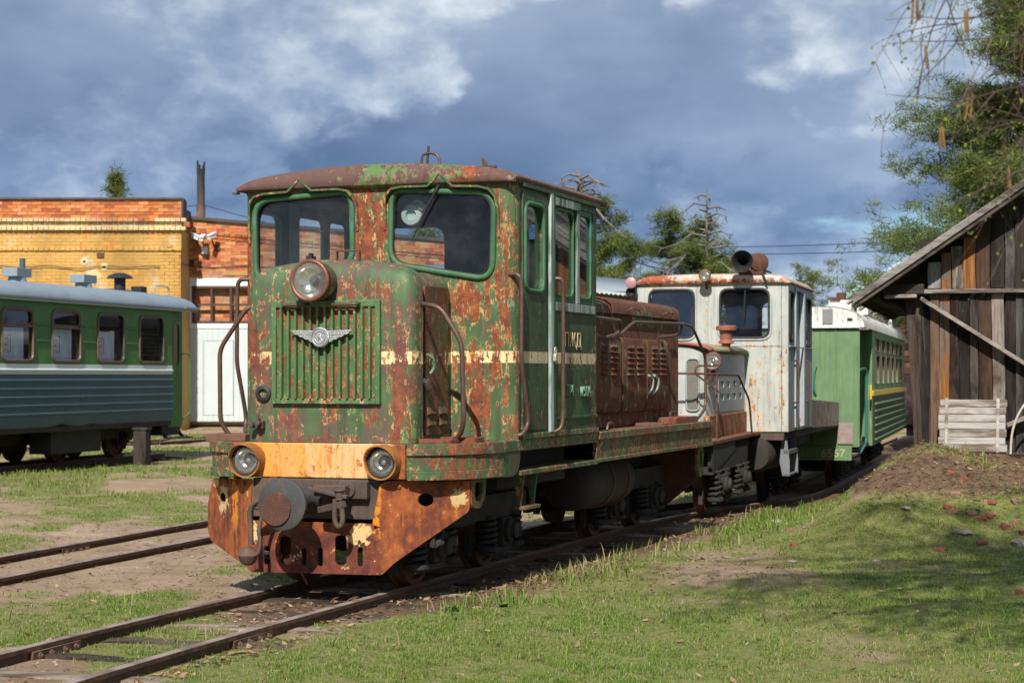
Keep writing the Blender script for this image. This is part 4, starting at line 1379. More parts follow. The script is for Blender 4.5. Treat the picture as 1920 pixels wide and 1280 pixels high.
for sgn in (1, -1):
    for (y0, y1) in ((3.72, 4.58), (4.60, 5.44), (5.47, 6.27)):
        d = MB()
        xo = HW - .02
        prof = [(0, 1.965), (.055, 1.955), (.070, 1.93), (.070, 1.30), (.052, 1.255), (.0, 1.225)]
        d.loft([[(sgn * (xo + a), y0 + .012, z) for a, z in prof], [(sgn * (xo + a), y1 - .012, z) for a, z in prof]])
        door = d.build('engine_door', M_HOOD2, loco, .010)
        for cy in (y0 + .27, y0 + .585):
            for k in range(6):
                z = 1.60 + k * .052
                x0_, w_ = xo + .070, .105
                MB().add([(sgn * x0_, cy - w_, z + .030), (sgn * x0_, cy + w_, z + .030), (sgn * (x0_ + .026), cy + w_ - .01, z + .004), (sgn * (x0_ + .026), cy - w_ + .01, z + .004), (sgn * x0_, cy - w_, z - .004), (sgn * x0_, cy + w_, z - .004)],
                         [(0, 1, 2, 3), (3, 2, 5, 4), (0, 3, 4), (1, 5, 2), (0, 4, 5, 1)]).build('louver', M_HOOD2, door, smooth=0)
    for yy in (5.42, 5.62):
        MB().tube(smooth_path([(sgn * (HW + .07), yy, 1.60), (sgn * (HW + .11), yy + .03, 1.56), (sgn * (HW + .10), yy + .04, 1.47), (sgn * (HW + .065), yy - .02, 1.41)]), .014, 7).build('door_handle', plain('pale_handle_%d' % int(yy * 100), (.28, .34, .27), .5), loco, smooth=60)
    rl = MB()
    rl.tube(bent([(sgn * 1.18, 2.1, 2.01), (sgn * 1.10, 2.25, 2.005), (sgn * 1.06, 3.5, 1.95)], .03), .0155, 9)
    rl.build('handrail', M_PIPE, loco, smooth=60)
    MB().tube(bent([(sgn * 1.12, 3.05, 2.11), (sgn * 1.12, 3.98, 2.10), (sgn * 1.08, 4.06, 1.99), (sgn * 1.0, 3.86, 1.945), (sgn * .92, 3.80, 1.945)], .08), .0155, 9).build('handrail', M_PIPE, loco, smooth=60)
    MB().tube(bent([(sgn * .92, 4.0, 1.945), (sgn * 1.06, 4.06, 1.955), (sgn * 1.12, 4.38, 2.10), (sgn * 1.12, 6.22, 2.13), (sgn * 1.10, 6.2, 2.02), (sgn * .94, 5.9, 1.985)], .09), .0155, 9).build('handrail', M_PIPE, loco, smooth=60)
    MB().tube(bent([(sgn * 1.12, 6.20, 2.135), (sgn * 1.12, 6.62, 2.11), (sgn * 1.12, 7.20, 1.80), (sgn * 1.12, 7.20, 1.24), (sgn * 1.12, 6.80, 1.12)], .12), .0155, 9).build('handrail', M_PIPE, loco, smooth=60)
MB().lathe((.98, 5.35, 1.098), (0, 0, 1), [(.20, 0), (.20, .02), (.16, .03), (.001, .03)], 24).build('filler_cap', M_DECK, loco)
MB().box(.72, 1.12, 5.95, 6.85, 1.096, 1.165).build('deck_box', M_DECK, loco, .006)
MB().tube(bent([(.95, 6.35, 1.16), (.95, 6.35, 1.21), (.95, 6.50, 1.21), (.95, 6.50, 1.16)], .02), .012, 7).build('lifting_loop', M_PIPE, loco)
MB().tube(bent([(1.05, 3.75, 1.10), (1.05, 3.78, 1.16), (1.05, 3.92, 1.16), (1.05, 3.95, 1.11)], .05), .012, 7).build('lifting_loop', M_PIPE, loco)
ex = MB().cyl((.02, 4.2, 2.36), (.02, 4.2, 3.20), .065).lathe((.02, 4.2, 3.20), (0, 0, 1), [(.065, 0), (.065, .05), (.10, .07), (.10, .09), (.001, .10)], 18)
ex.build('exhaust_pipe', M_BLACK, loco)

# running gear
bogie(loco, (.55, 2.05))
bogie(loco, (5.15, 6.65))
tk = MB().lathe((.70, 3.55, .60), (0, 1, 0), [(.001, 0), (.12, .01), (.21, .05), (.245, .12), (.25, .2), (.25, 1.40), (.245, 1.48), (.21, 1.55), (.001, 1.60)], 30).build('fuel_tank', M_UNDER, loco, smooth=40)
for yy in (4.3, 4.82):
    MB().tube([(.70 + .256 * math.cos(2 * PI * i / 24), yy, .60 + .256 * math.sin(2 * PI * i / 24)) for i in range(24)], .014, 6, True).build('tank_strap', M_WHEEL, tk)
MB().box(-.9, -.5, 3.5, 4.9, .35, .82).build('battery_box', M_UNDER, loco)

pk = thing('padlock', 'small pale padlock hanging on the cab door of the green locomotive', 'padlock', loco.matrix_world @ Vector((0, 0, 0)))
pk.location = (LOCO_O[0] + 1.225 * math.cos(LOCO_RZ) - 1.74 * math.sin(LOCO_RZ), LOCO_O[1] + 1.225 * math.sin(LOCO_RZ) + 1.74 * math.cos(LOCO_RZ), 1.71)
pk.rotation_euler = (0, 0, LOCO_RZ)
MB().box(-.014, .014, -.032, .032, 0, .062).build('lock_body', M_BRASS, pk, .006)
MB().tube(bent([(0, -.02, .06), (0, -.02, .115), (0, .02, .115), (0, .02, .06)], .018), .006, 7).build('shackle', M_BRASS, pk, smooth=60)

# ------------------------------------------------------------------ white locomotive
WHITE = (.47, .475, .43)
M_WHITE = rusty('white_paint_bleeding_rust', WHITE, (.36, .39, .37), .45, [(.45, 0, 1.05, .5, .5, .35, .10), (.97, 0, 1.6, .07, .4, 1.2, .13), (-.075, 0, 2.4, .05, .3, .6, .12), (.5, 0, 2.0, .8, .3, .03, .12), (.6, 0, 1.55, .2, .3, .25, .09), (-.6, 0, 2.84, .6, .3, .06, .10)],
                (.62, .42, .20), .06, .55, 1.1, None, None, None, .45, [(.28, (.10, .028, .014)), (.45, (.22, .065, .022)), (.6, (.40, .145, .04)), (.8, (.50, .25, .09))], 3.3, .05)
M_WHITEROOF = rusty('pinkish_rusted_white_roof', (.56, .52, .48), (.50, .36, .30), .50, [(-.8, -.05, 2.95, .35, .4, .12, .14), (.2, -.05, 2.9, 1.2, .3, .04, .10)], (.58, .30, .16), .09, .10, 1.4, None, None, None, .5, [(.28, (.16, .035, .018)), (.5, (.32, .075, .035)), (.7, (.46, .17, .06))], 7.7)
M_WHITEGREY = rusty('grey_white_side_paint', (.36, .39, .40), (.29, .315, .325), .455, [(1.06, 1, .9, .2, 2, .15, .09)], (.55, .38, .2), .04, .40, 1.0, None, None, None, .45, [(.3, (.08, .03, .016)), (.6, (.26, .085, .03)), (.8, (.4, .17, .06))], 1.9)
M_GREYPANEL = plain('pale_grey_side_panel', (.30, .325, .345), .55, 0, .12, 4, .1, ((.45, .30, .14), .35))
M_BROWNLID = plain('brown_primer_red', (.26, .085, .055), .6, 0, .2, 4, .15)
M_MOSSY = plain('mossy_weathered_edge', (.23, .20, .11), .85, 0, .45, 9, .6)
M_RUSTSHEET = rusty('rust_streaked_sheet', (.40, .38, .34), (.30, .28, .25), .535, [], (.45, .28, .14), .06, .7, 1.0, None, None, None, .7, [(.3, (.06, .025, .015)), (.55, (.20, .07, .03)), (.8, (.36, .16, .07))], 5.5)
M_BLUEIN = plain('blue_wall_and_sky_reflection', (.055, .150, .36), .5, 0, .1, 3, .0)  # blue wall colour, brightened to stand in for sky reflected in the panes

M_VAL = rusty('rust_soaked_white_valance', (.40, .36, .30), (.30, .26, .22), .60, [], (.62, .42, .20), .06, .5, 1.2, None, None, None, .5, [(.28, (.10, .028, .014)), (.45, (.22, .065, .022)), (.6, (.36, .12, .03)), (.8, (.46, .20, .06))], 8.3, .05)
wl = thing('white_locomotive', 'rust stained white diesel locomotive with a big horn on its roof, second in the row', 'locomotive', (2.787, 26.015, 0), -math.atan(.28))
w1 = rrect(-.885, -.255, 2.122, 2.785, .13, 6)
w2 = rrect(.12, .79, 2.122, 2.785, .13, 6)
fw = MB().plate([(-1.06, .82), (.965, .82), (.965, 2.875), (-1.06, 2.875)], [w1, w2], lambda a, b: (a, 0, b), (0, .04, 0)).build('cab_front', M_WHITE, wl)
MB().plate([(.972, .82), (1.06, .82), (1.06, 2.875), (.972, 2.875)], [], lambda a, b: (a, .004, b), (0, .04, 0)).build('corner_strip', M_WHITE, fw)
MB().box(-.085, -.065, -.008, .0, 2.02, 2.87).box(-1.06, .96, -.008, 0, 2.0, 2.012).build('cover_strip', M_WHITE, fw)
for w in (w1, w2):
    p = MB().plate(w, [], lambda a, b: (a, .022, b), (0, .005, 0)).build('windscreen', M_GLASSBLUE, wl)
    MB().tube([(a, -.006, b) for a, b in scale_loop(w, .006)], .018, 7, True).build('gasket', M_BLACK, p, smooth=60)
    MB().tube([(a, -.004, b) for a, b in scale_loop(w, .03)], .016, 7, True).build('window_frame', M_WHITE, p, smooth=60)
CL = 2.86
for sgn in (1, -1):
    h1 = rrect(.12, .50, 2.085, 2.75, .09)
    h2_ = rrect(1.90, 2.60, 2.04, 2.73, .09)
    gap = [(.78, .86), (1.62, .86), (1.62, 2.80), (.78, 2.80)]
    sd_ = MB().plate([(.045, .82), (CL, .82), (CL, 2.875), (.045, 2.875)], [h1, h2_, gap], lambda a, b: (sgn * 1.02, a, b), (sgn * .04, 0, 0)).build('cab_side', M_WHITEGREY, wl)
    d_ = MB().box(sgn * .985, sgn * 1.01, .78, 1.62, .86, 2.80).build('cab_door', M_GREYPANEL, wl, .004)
    MB().box(sgn * 1.06, sgn * 1.085, .05, 2.84, 1.99, 2.005).box(sgn * 1.06, sgn * 1.09, 1.62, 1.80, .86, 2.8).box(sgn * 1.06, sgn * 1.085, .68, .77, .86, 2.84).build('cover_strip', M_WHITEGREY, sd_, .003)
    for h in (h1, h2_):
        p = MB().plate(h, [], lambda a, b: (sgn * 1.045, a, b), (sgn * .004, 0, 0)).build('pane', M_GLASSDIRTY, sd_)
        MB().tube([(sgn * 1.064, a, b) for a, b in scale_loop(h, .004)], .02, 7, True).build('gasket', M_BLACK, p, smooth=60)
    for yy in (.60, 1.76):
        MB().tube(bent([(sgn * 1.06, yy, 1.80), (sgn * 1.13, yy, 1.81), (sgn * 1.13, yy, 1.22), (sgn * 1.06, yy, 1.21)], .03), .014, 7).build('handrail', M_WHEEL, sd_, smooth=60)
    st = MB()
    for yy in (.15, 1.10):
        st.plate([(0, .80), (.05, .80), (.10, .40), (.10, .20), (.0, .20), (-.04, .40)], [], lambda a, b: (sgn * (.96 + a), yy, b), (0, .03, 0))
    st.box(sgn * .97, sgn * 1.05, .15, 1.13, .20, .225).box(sgn * .97, sgn * 1.05, .15, 1.13, .50, .56)
    st.build('hanging_step', plain('grey_step_steel_%d' % (sgn + 1), (.16, .17, .19), .7, 0, .3, 6, .3, ((.2, .13, .05), .5)), wl, .004)
    pn = MB().plate([(CL + .02, .80), (7.4, .72), (7.4, 1.12), (CL + .02, 1.225)], [], lambda a, b: (sgn * (1.02 + .02 * math.sin(a * 5)), a, b), (sgn * .012, 0, 0)).build('deck_panel', M_RUSTSHEET, wl)
bkw = [rrect(-.80, -.25, 2.08, 2.72, .14), rrect(.30, .82, 2.05, 2.72, .14)]
bk = MB().plate([(-1.02, .82), (1.02, .82), (1.02, 2.875), (-1.02, 2.875)], bkw, lambda a, b: (a, CL - .04, b), (0, .04, 0)).build('cab_back', M_WHITEGREY, wl)
MB().plate([(-1.0, .84), (1.0, .84), (1.0, 2.86), (-1.0, 2.86)], bkw, lambda a, b: (a, CL - .05, b), (0, -.008, 0)).build('cab_lining', M_BLUEIN, bk)
MB().box(-1.0, 1.0, .05, CL - .05, 2.85, 2.87).build('cab_ceiling', M_DARKIN, wl)
lps = []
for (y, d, k) in ((-.045, .0, 0), (-.05, .0, .55), (-.03, .01, .85), (.05, .05, 1), (CL - .05, .05, 1), (CL + .04, .0, .8), (CL + .05, 0, 0)):
    row = []
    for i in range(21):
        x = -1.10 + 2.2 * i / 20
        zt = 3.012 - .03 * (x / 1.1) ** 2 - (.10 if abs(x) > 1.09 else .015 if abs(x) > .98 else 0)
        row.append((x, y, 2.868 + (zt - 2.868) * k))
    lps.append(row)
o = MB().loft(lps, False, False).build('cab_roof', M_WHITEROOF, wl, smooth=45, normals=False)
md = o.modifiers.new('thick', 'SOLIDIFY')
md.thickness = .02
lamp(wl, (-.060, -.24, 2.975), .082, .10, (0, -1, -.05), M_COPPER, 'roof_lamp', False)
MB().cyl((-.06, -.18, 2.90), (-.06, -.06, 2.80), .018, n=8).build('lamp_bracket', M_WHEEL, wl)
hn = MB().lathe((.47, -.32, 3.16), (-.06, 1, .0), [(.150, 0), (.150, .004), (.118, .05), (.085, .14), (.07, .20), (.085, .22), (.085, .42), (.001, .44)], 30, (False, True)).build('horn', plain('grey_brown_horn', (.17, .13, .12), .5, .5, .35, 8, .2, ((.30, .11, .04), .5)), wl, smooth=50)
MB().lathe((.47, -.31, 3.16), (-.06, 1, .0), [(.140, 0), (.10, .06), (.065, .16), (.05, .22), (.001, .3)], 30, (False, True)).build('horn_throat', M_BLACK, hn, smooth=50)
mo = MB().lathe((.66, -.02, 3.155), (-.3, 1, 0), [(.09, -.05), (.125, -.03), (.125, .03), (.14, .035), (.14, .055), (.12, .06), (.12, .16), (.06, .18)], 20)
mo.box(.38, .72, -.05, .25, 2.99, 3.06)
mo.build('siren_motor', M_BUFRUST, hn, .006)
MB().tube(smooth_path([(.78, -.06, 2.84), (.75, -.075, 2.92), (.72, -.06, 3.0), (.74, .05, 3.04), (.80, .15, 3.02)]), .016, 7).build('cable', M_BLACK, wl, smooth=60)
sl_ = MB().lathe((-1.10, -.26, 2.888), (0, -1, 0), [(.05, -.10), (.075, -.06), (.078, 0), (.066, .01), (.001, .012)], 24).build('marker_lamp', plain('faded_pink_lens', (.40, .20, .22), .35, 0, .1, 5, .05), wl, smooth=50)
MB().lathe((-1.10, -.26, 2.752), (0, -1, 0), [(.03, -.16), (.04, -.06), (.072, 0), (.072, .004)], 22, (True, False)).lathe((-1.10, -.26, 2.752), (0, 1, 0), [(.060, 0), (.03, .07), (.001, .08)], 20, (False, True)).build('small_horn', M_BLACK, wl, smooth=50)
MB().box(-1.14, -1.06, -.16, .02, 2.70, 2.93).build('lamp_bracket', M_BLACK, wl)
MB().tube([(.47, -.035, 2.80), (.463, -.04, 2.60), (.452, -.03, 2.33)], [.010, .014, .007], 6).build('wiper', M_BLACK, wl)

# bonnet
lps = []
for y, hw, zt in ((-3.10, .36, 1.925), (-3.04, .43, 1.94), (-2.85, .46, 1.95), (-1.5, .46, 1.95), (0, .46, 1.95)):
    lps.append([(hw, y, .84), (hw, y, 1.86), (hw * .96, y, zt - .045), (hw * .7, y, zt + .01), (0, y, zt + .045), (-hw * .7, y, zt + .01), (-hw * .96, y, zt - .045), (-hw, y, 1.86), (-hw, y, .84)])
bonnet = MB().loft(lps).build('bonnet', M_WHITE, wl, smooth=40)
lps = []
for y, e in ((-3.14, .03), (-2.98, .03), (-2.93, .03)):
    lps.append([((.46 + e) * c, y, 1.885 + (.09 * max(0, s)) ** 1.0) for c, s in [(math.cos(PI * i / 12), math.sin(PI * i / 12)) for i in range(13)]])
MB().loft(lps, False, False).build('bonnet_lid', M_BROWNLID, bonnet, smooth=60, normals=False).modifiers.new('thick', 'SOLIDIFY').thickness = .04
lps = []
for y, e in ((-2.93, .03), (-.02, .03)):
    lps.append([((.46 + e) * c, y, 1.885 + (.09 * max(0, s)) ** 1.0) for c, s in [(math.cos(PI * i / 12), math.sin(PI * i / 12)) for i in range(13)]])
MB().loft(lps, False, False).build('bonnet_lid', M_MOSSY, bonnet, smooth=60, normals=False).modifiers.new('thick', 'SOLIDIFY').thickness = .04
for sgn in (1, -1):
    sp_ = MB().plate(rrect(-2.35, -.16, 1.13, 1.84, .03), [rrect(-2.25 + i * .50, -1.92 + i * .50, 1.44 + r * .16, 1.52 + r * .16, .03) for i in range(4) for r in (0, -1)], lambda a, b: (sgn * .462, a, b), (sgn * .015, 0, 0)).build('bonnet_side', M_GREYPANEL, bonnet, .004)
    MB().plate(rrect(.205, .362, 1.16, 1.80, .06), [], lambda a, b: (sgn * a - (0 if sgn > 0 else 0), -3.108, b), (0, .01, 0)).build('grille_mesh', plain('wire_mesh_panel_%d' % (sgn + 1), (.16, .15, .125), .8, 0, .35, 40, .6), bonnet)
    MB().tube([(sgn * a, -3.112, b) for a, b in rrect(.205, .362, 1.16, 1.80, .06)], .012, 6, True).build('grille_rim', M_WHITEGREY, bonnet, smooth=60)
lamp(wl, (.535, -3.14, 1.772), .105, .11, (0, -1, 0), M_COPPER, 'headlight', False)
MB().cyl((.535, -3.05, 1.66), (.48, -3.02, 1.52), .03, n=10).build('lamp_bracket', M_BUFRUST, wl)
flt = MB().lathe((.455, -1.6, 1.93), (0, 0, 1), [(.055, 0), (.055, .07), (.105, .085), (.095, .11), (.078, .13), (.078, .24), (.082, .25), (.132, .255), (.135, .30), (.12, .315), (.001, .32)], 26).build('air_filter', M_BROWNLID, bonnet, smooth=40)
MB().box(-.68, .68, -4.2, 0, .775, .822).build('footplate', M_DECK, wl, .006)
MB().box(-1.0, 1.0, 0, 7.4, .70, .80).build('footplate', M_BEAM, wl, .006)
MB().box(-.55, .55, -4.1, 7.3, .45, .76).build('main_frame', M_UNDER, wl)
MB().box(-.49, .49, -3.06, -.02, .822, 1.10).build('valance', M_VAL, wl, .01)
MB().add([(.67, -3.9, .77), (.67, -2.2, .77), (.67, -2.2, .66), (.67, -3.9, .42), (.4, -3.9, .77), (.4, -2.2, .77), (.4, -2.2, .66), (.4, -3.9, .42)], [(0, 1, 2, 3), (7, 6, 5, 4), (0, 4, 5, 1), (1, 5, 6, 2), (2, 6, 7, 3), (3, 7, 4, 0)]).build('skirt_plate', M_UNDER, wl)
tr = MB()
tr.tube(bent([(-.95, -3.5, 1.62), (.35, -3.5, 1.62), (.62, -3.2, 1.61), (.66, -1.9, 1.60), (.66, -.95, 1.27), (.66, -.70, .82)], .08), .014, 7)
tr.tube([(.60, -3.22, 1.61), (.60, -3.22, .82)], .014, 7)
tr.tube(bent([(.62, -3.25, 1.72), (.40, -3.52, 1.71), (.38, -3.52, 1.62), (.66, -3.28, 1.38)], .05), .012, 7)
tr.build('handrail', M_WHEEL, wl, smooth=60)
tk = MB().lathe((.62, -.2, .50), (0, 1, 0), [(.001, 0), (.2, .02), (.24, .1), (.24, 1.5), (.2, 1.6), (.001, 1.62)], 24).build('air_tank', M_UNDER, wl, smooth=40)
bogie(wl, (-3.35, -1.75), -.06, .64, .34, True, (.50, .74))
bogie(wl, (1.95, 3.65), -.27, .64, .34, True, (.50, .74))

# ------------------------------------------------------------------ green passenger coach on the right
PALE, PALE2 = (.130, .220, .100), (.105, .18, .085)
M_PALE = rusty('pale_green_coach_paint', PALE, PALE2, .44, [(.35, 0, .18, .6, .3, .10, .14), (0, 0, .36, 1.2, .3, .06, .08), (.3, 0, 2.44, 1.0, .3, .05, .08)], (.32, .28, .14), .03, .3, 1.0, None, None, None, .5, seed=4.9, speck=.01)
M_PALESIDE = rusty('coach_side_paint', (.15, .25, .10), (.11, .18, .075), .44, [(1.15, 8, .7, .2, 8, .4, .06)], (.2, .2, .1), .03, .5, 1.0, None, ((.05, .042, .03), .8), None, .55, seed=6.9)
M_COACHROOF = rusty('streaked_white_coach_roof', (.66, .66, .62), (.52, .50, .44), .45, [], (.42, .33, .22), .07, .55, .9, None, ((.16, .10, .06), .7), None, .6, seed=2.9)
M_YELLOW = plain('yellow_stripe_paint', (.60, .40, .03), .6, 0, .25, 8, .2, ((.12, .12, .05), .4))
M_COLOW = plain('dark_brown_lower_panel', (.055, .048, .030), .8, 0, .45, 3, .4, ((.10, .15, .06), .5))  # very dark brown base showing between the paler ribs
M_CWF = plain('dull_red_window_frame', (.10, .06, .045), .6, 0, .2, 6, .1)
co = thing('passenger_coach', 'pale green passenger coach with white roof standing behind the white locomotive', 'railway coach', (5.02, 33.0, 0), -math.atan(.265))
ew = MB()
ew.plate(roundpoly([(-1.11, .34), (1.11, .34), (1.11, 2.45), (-1.11, 2.45)], [.1, .03, .10, .1]), [], lambda a, b: (a, 0, b), (0, .06, 0))
end = ew.build('end_wall', M_PALE, co, .01)
for x in (-.62, -.28, .28, .50, .70):
    MB().box(x - .012, x + .012, -.012, 0, .36, 2.43).build('rib', M_PALE, end, .003)
MB().plate([(-1.0, .105), (.975, .105), (.975, .338), (-1.0, .338)], [], lambda a, b: (a, -.05, b), (0, .1, 0)).build('end_sill', M_PALE, co, .006)
text('painted_number', '6567', .20, (.655, -.056, .225), (R(90), 0, 0), plain('faint_ochre_number', (.46, .40, .20), .7, 0, .3, 20, .1, ((.15, .2, .1), .6)), co, .001, 1.05)
MB().box(.73, 1.0, -.03, -.004, .39, .76).build('notice_plate', plain('peeling_grey_board', (.27, .20, .18), .85, 0, .35, 12, .3), co, .004)
MB().tube(smooth_path([(.36, -.02, 1.75), (.33, -.07, 1.65), (.325, -.07, 1.35), (.35, -.02, 1.25)]), .018, 7).build('handrail', plain('teal_rail_paint', (.03, .13, .10), .5), co, smooth=60)
for sgn in (1, -1):
    wins = []
    for i in range(6):
        y0 = 3.35 + i * 1.62
        wins.append((y0, y0 + 1.05))
    holes = [rrect(a, b, 1.42, 1.98, .05, 3) for a, b in wins] + [rrect(a, b, 2.05, 2.31, .05, 3) for a, b in wins]
    s_ = MB().plate([(2.4, .28), (13.9, .28), (13.9, 2.48), (2.4, 2.48)], holes, lambda a, b: (sgn * 1.11, a, b), (sgn * .05, 0, 0)).build('side_wall', M_PALESIDE, co)
    for a, b in wins:
        f = MB().tube([(sgn * 1.164, p, q) for p, q in rrect(a, b, 1.42, 1.98, .05, 3)], .014, 5, True).tube([(sgn * 1.164, p, q) for p, q in rrect(a, b, 2.05, 2.31, .05, 3)], .014, 5, True).build('window', M_CWF, co, smooth=60)
        MB().plate(rrect(a, b, 1.42, 1.98, .05, 3), [], lambda p, q: (sgn * 1.135, p, q), (sgn * .004, 0, 0)).plate(rrect(a, b, 2.05, 2.31, .05, 3), [], lambda p, q: (sgn * 1.135, p, q), (sgn * .004, 0, 0)).build('pane', M_GLASSDIRTY, f)
    MB().box(sgn * 1.16, sgn * 1.185, 2.4, 13.9, 1.21, 1.31).build('yellow_stripe', M_YELLOW, s_, .004)
    MB().box(sgn * 1.159, sgn * 1.170, 2.45, 13.88, .30, 1.19).build('lower_panel', M_COLOW, s_)
    for k in range(6):
        MB().box(sgn * 1.168, sgn * 1.205, 2.4 + .6, 13.85, .36 + k * .135, .395 + k * .135).build('side_rib', M_PALESIDE, s_, .01)
    MB().box(sgn * .60, sgn * .66, .06, 2.4, .34, 2.45).build('vestibule_wall', M_PALESIDE, co)
    MB().box(sgn * .66, sgn * 1.11, 2.36, 2.41, .30, 2.45).build('vestibule_wall', M_PALE, co)
    r_ = MB().tube(bent([(sgn * 1.12, .05, 1.70), (sgn * 1.16, .30, 1.72), (sgn * 1.18, .55, 1.68), (sgn * 1.18, .55, .40), (sgn * 1.12, .1, .24)], .08), .02, 7)
    r_.tube(bent([(sgn * 1.10, .12, 1.70), (sgn * 1.15, .9, 1.72), (sgn * 1.17, 1.0, 1.6), (sgn * 1.17, 1.0, .40)], .08), .02, 7)
    r_.build('handrail', plain('teal_handrail_%d' % (sgn + 1), (.03, .13, .10), .5), co, smooth=60)
    for yy in (.75, 1.4, 2.15):
        MB().box(sgn * 1.14, sgn * 1.17, yy, yy + .12, 1.15, 1.42).build('yellow_bar', M_YELLOW, co)
    MB().box(sgn * .66, sgn * 1.10, .06, 2.4, .28, .36).build('vestibule_step', M_UNDER, co)
MB().box(-1.1, 1.1, 13.85, 13.9, .28, 2.48).build('end_wall', M_PALE, co)
MB().box(-1.05, 1.05, .1, 13.8, .28, .33).build('floor', M_UNDER, co)
lps = []
for j, y in enumerate(list(np.arange(-.06, 14.1, .235))):
    lps.append([(1.20 * math.copysign(abs(math.cos(a)) ** .55, math.cos(a)) * (1.0 if j % 2 else .994), y, 2.44 + (.385 if j % 2 else .378) * math.sin(a) ** .8) for a in [PI * i / 16 for i in range(17)]])
rf = MB().loft(lps, False, False).build('roof', M_COACHROOF, co, smooth=30, normals=False)
MB().plate([(1.195 * math.copysign(abs(math.cos(a)) ** .55, math.cos(a)), 2.44 + .37 * math.sin(a) ** .8) for a in [PI * i / 20 for i in range(21)]], [], lambda a, b: (a, -.045, b), (0, .06, 0)).build('roof_end', M_COACHROOF, co, smooth=30)
vp = MB().box(.47, .65, -.065, -.045, 2.50, 2.76).build('vent_plate', plain('grey_vent_mesh', (.22, .21, .21), .8, 0, .3, 40, .5), co)
MB().box(.90, .99, -.06, -.04, 2.555, 2.60).build('roof_slot', M_BLACK, co)
MB().box(-1.18, 1.12, -.07, .0, 2.425, 2.455).build('roof_gutter', M_COACHROOF, co, .004)
MB().box(.50, .90, .8, 1.5, 2.74, 2.95).box(.95, 1.15, 1.5, 2.2, 2.7, 2.83).build('roof_vent', M_COACHROOF, co, .01)
MB().box(.52, .70, .75, .95, 2.95, 3.0).cyl((.64, 1.8, 2.75), (.64, 1.8, 3.12), .09, n=12).build('stove_pipe', M_BUFRUST, co)
bogie(co, (1.6, 3.2), -.44, .62, .33, True, (.46, .66))
bogie(co, (10.2, 11.8), -.45, .62, .33, True, (.46, .66))

# ------------------------------------------------------------------ passenger carriage on the left
M_LGREEN = rusty('grass_green_carriage_paint', (.055, .170, .035), (.040, .130, .030), .445, [], (.09, .17, .05), .05, .35, .8, None, ((.085, .085, .04), .9), None, .42, seed=9.9, speck=.01)
M_LBLUE = plain('slate_blue_carriage_paint', (.040, .084, .104), .5, 0, .28, 2.0, .1, ((.032, .045, .05), .6))
M_LBAND = plain('off_white_band', (.56, .60, .58), .55, 0, .12, 3, .1, ((.36, .34, .28), .4))
M_LROOF = plain('blue_grey_roof', (.20, .245, .28), .55, 0, .2, 1.6, .1, ((.20, .23, .25), .5))
M_WFRAME = plain('bronze_window_frame', (.15, .085, .065), .45, .2, .3, 8, .1)


def curtain_mat():
    nt = mat('curtain_with_red_crest')
    P = nt.coord('UV')
    u, v, _ = nt.xyz(P)
    fold_shade = nt.noise(nt.map(P, (9, .8, 1)), 1.0, 3, .5)  # shade of the folds painted into the cloth as lighter and darker bands
    c = nt.mix(nt.ss(fold_shade, .35, .65), (.74, .72, .76), (.58, .60, .68))
    # outline of the crest: a shield, a rearing mark inside it and a line of print
    du, dv = nt.m('ABSOLUTE', nt.add(u, -.36)), nt.m('ABSOLUTE', nt.add(v, -.50))
    box_o = nt.mul(nt.ss(du, .150, .140), nt.ss(dv, .275, .268))
    box_i = nt.mul(nt.ss(du, .132, .122), nt.ss(dv, .258, .250))
    outline = nt.m('SUBTRACT', box_o, box_i)
    blob = nt.mul(nt.mul(nt.ss(du, .10, .08), nt.ss(nt.m('ABSOLUTE', nt.add(v, -.55)), .15, .13)), nt.ss(nt.noise(nt.map(P, (16, 12, 1)), 1.0, 3, .6), .50, .54))
    ln = nt.mul(nt.mul(nt.ss(du, .09, .08), nt.ss(nt.m('ABSOLUTE', nt.add(v, -.31)), .028, .022)), nt.ss(nt.noise(nt.map(P, (46, 3, 1)), 1.0, 1, .5), .47, .52))
    c = nt.mix(nt.m('MINIMUM', nt.add(outline, blob, ln), 1.0), c, (.42, .075, .07))
    nt.put(c, .9, 0, None, .1)
    return nt.mat


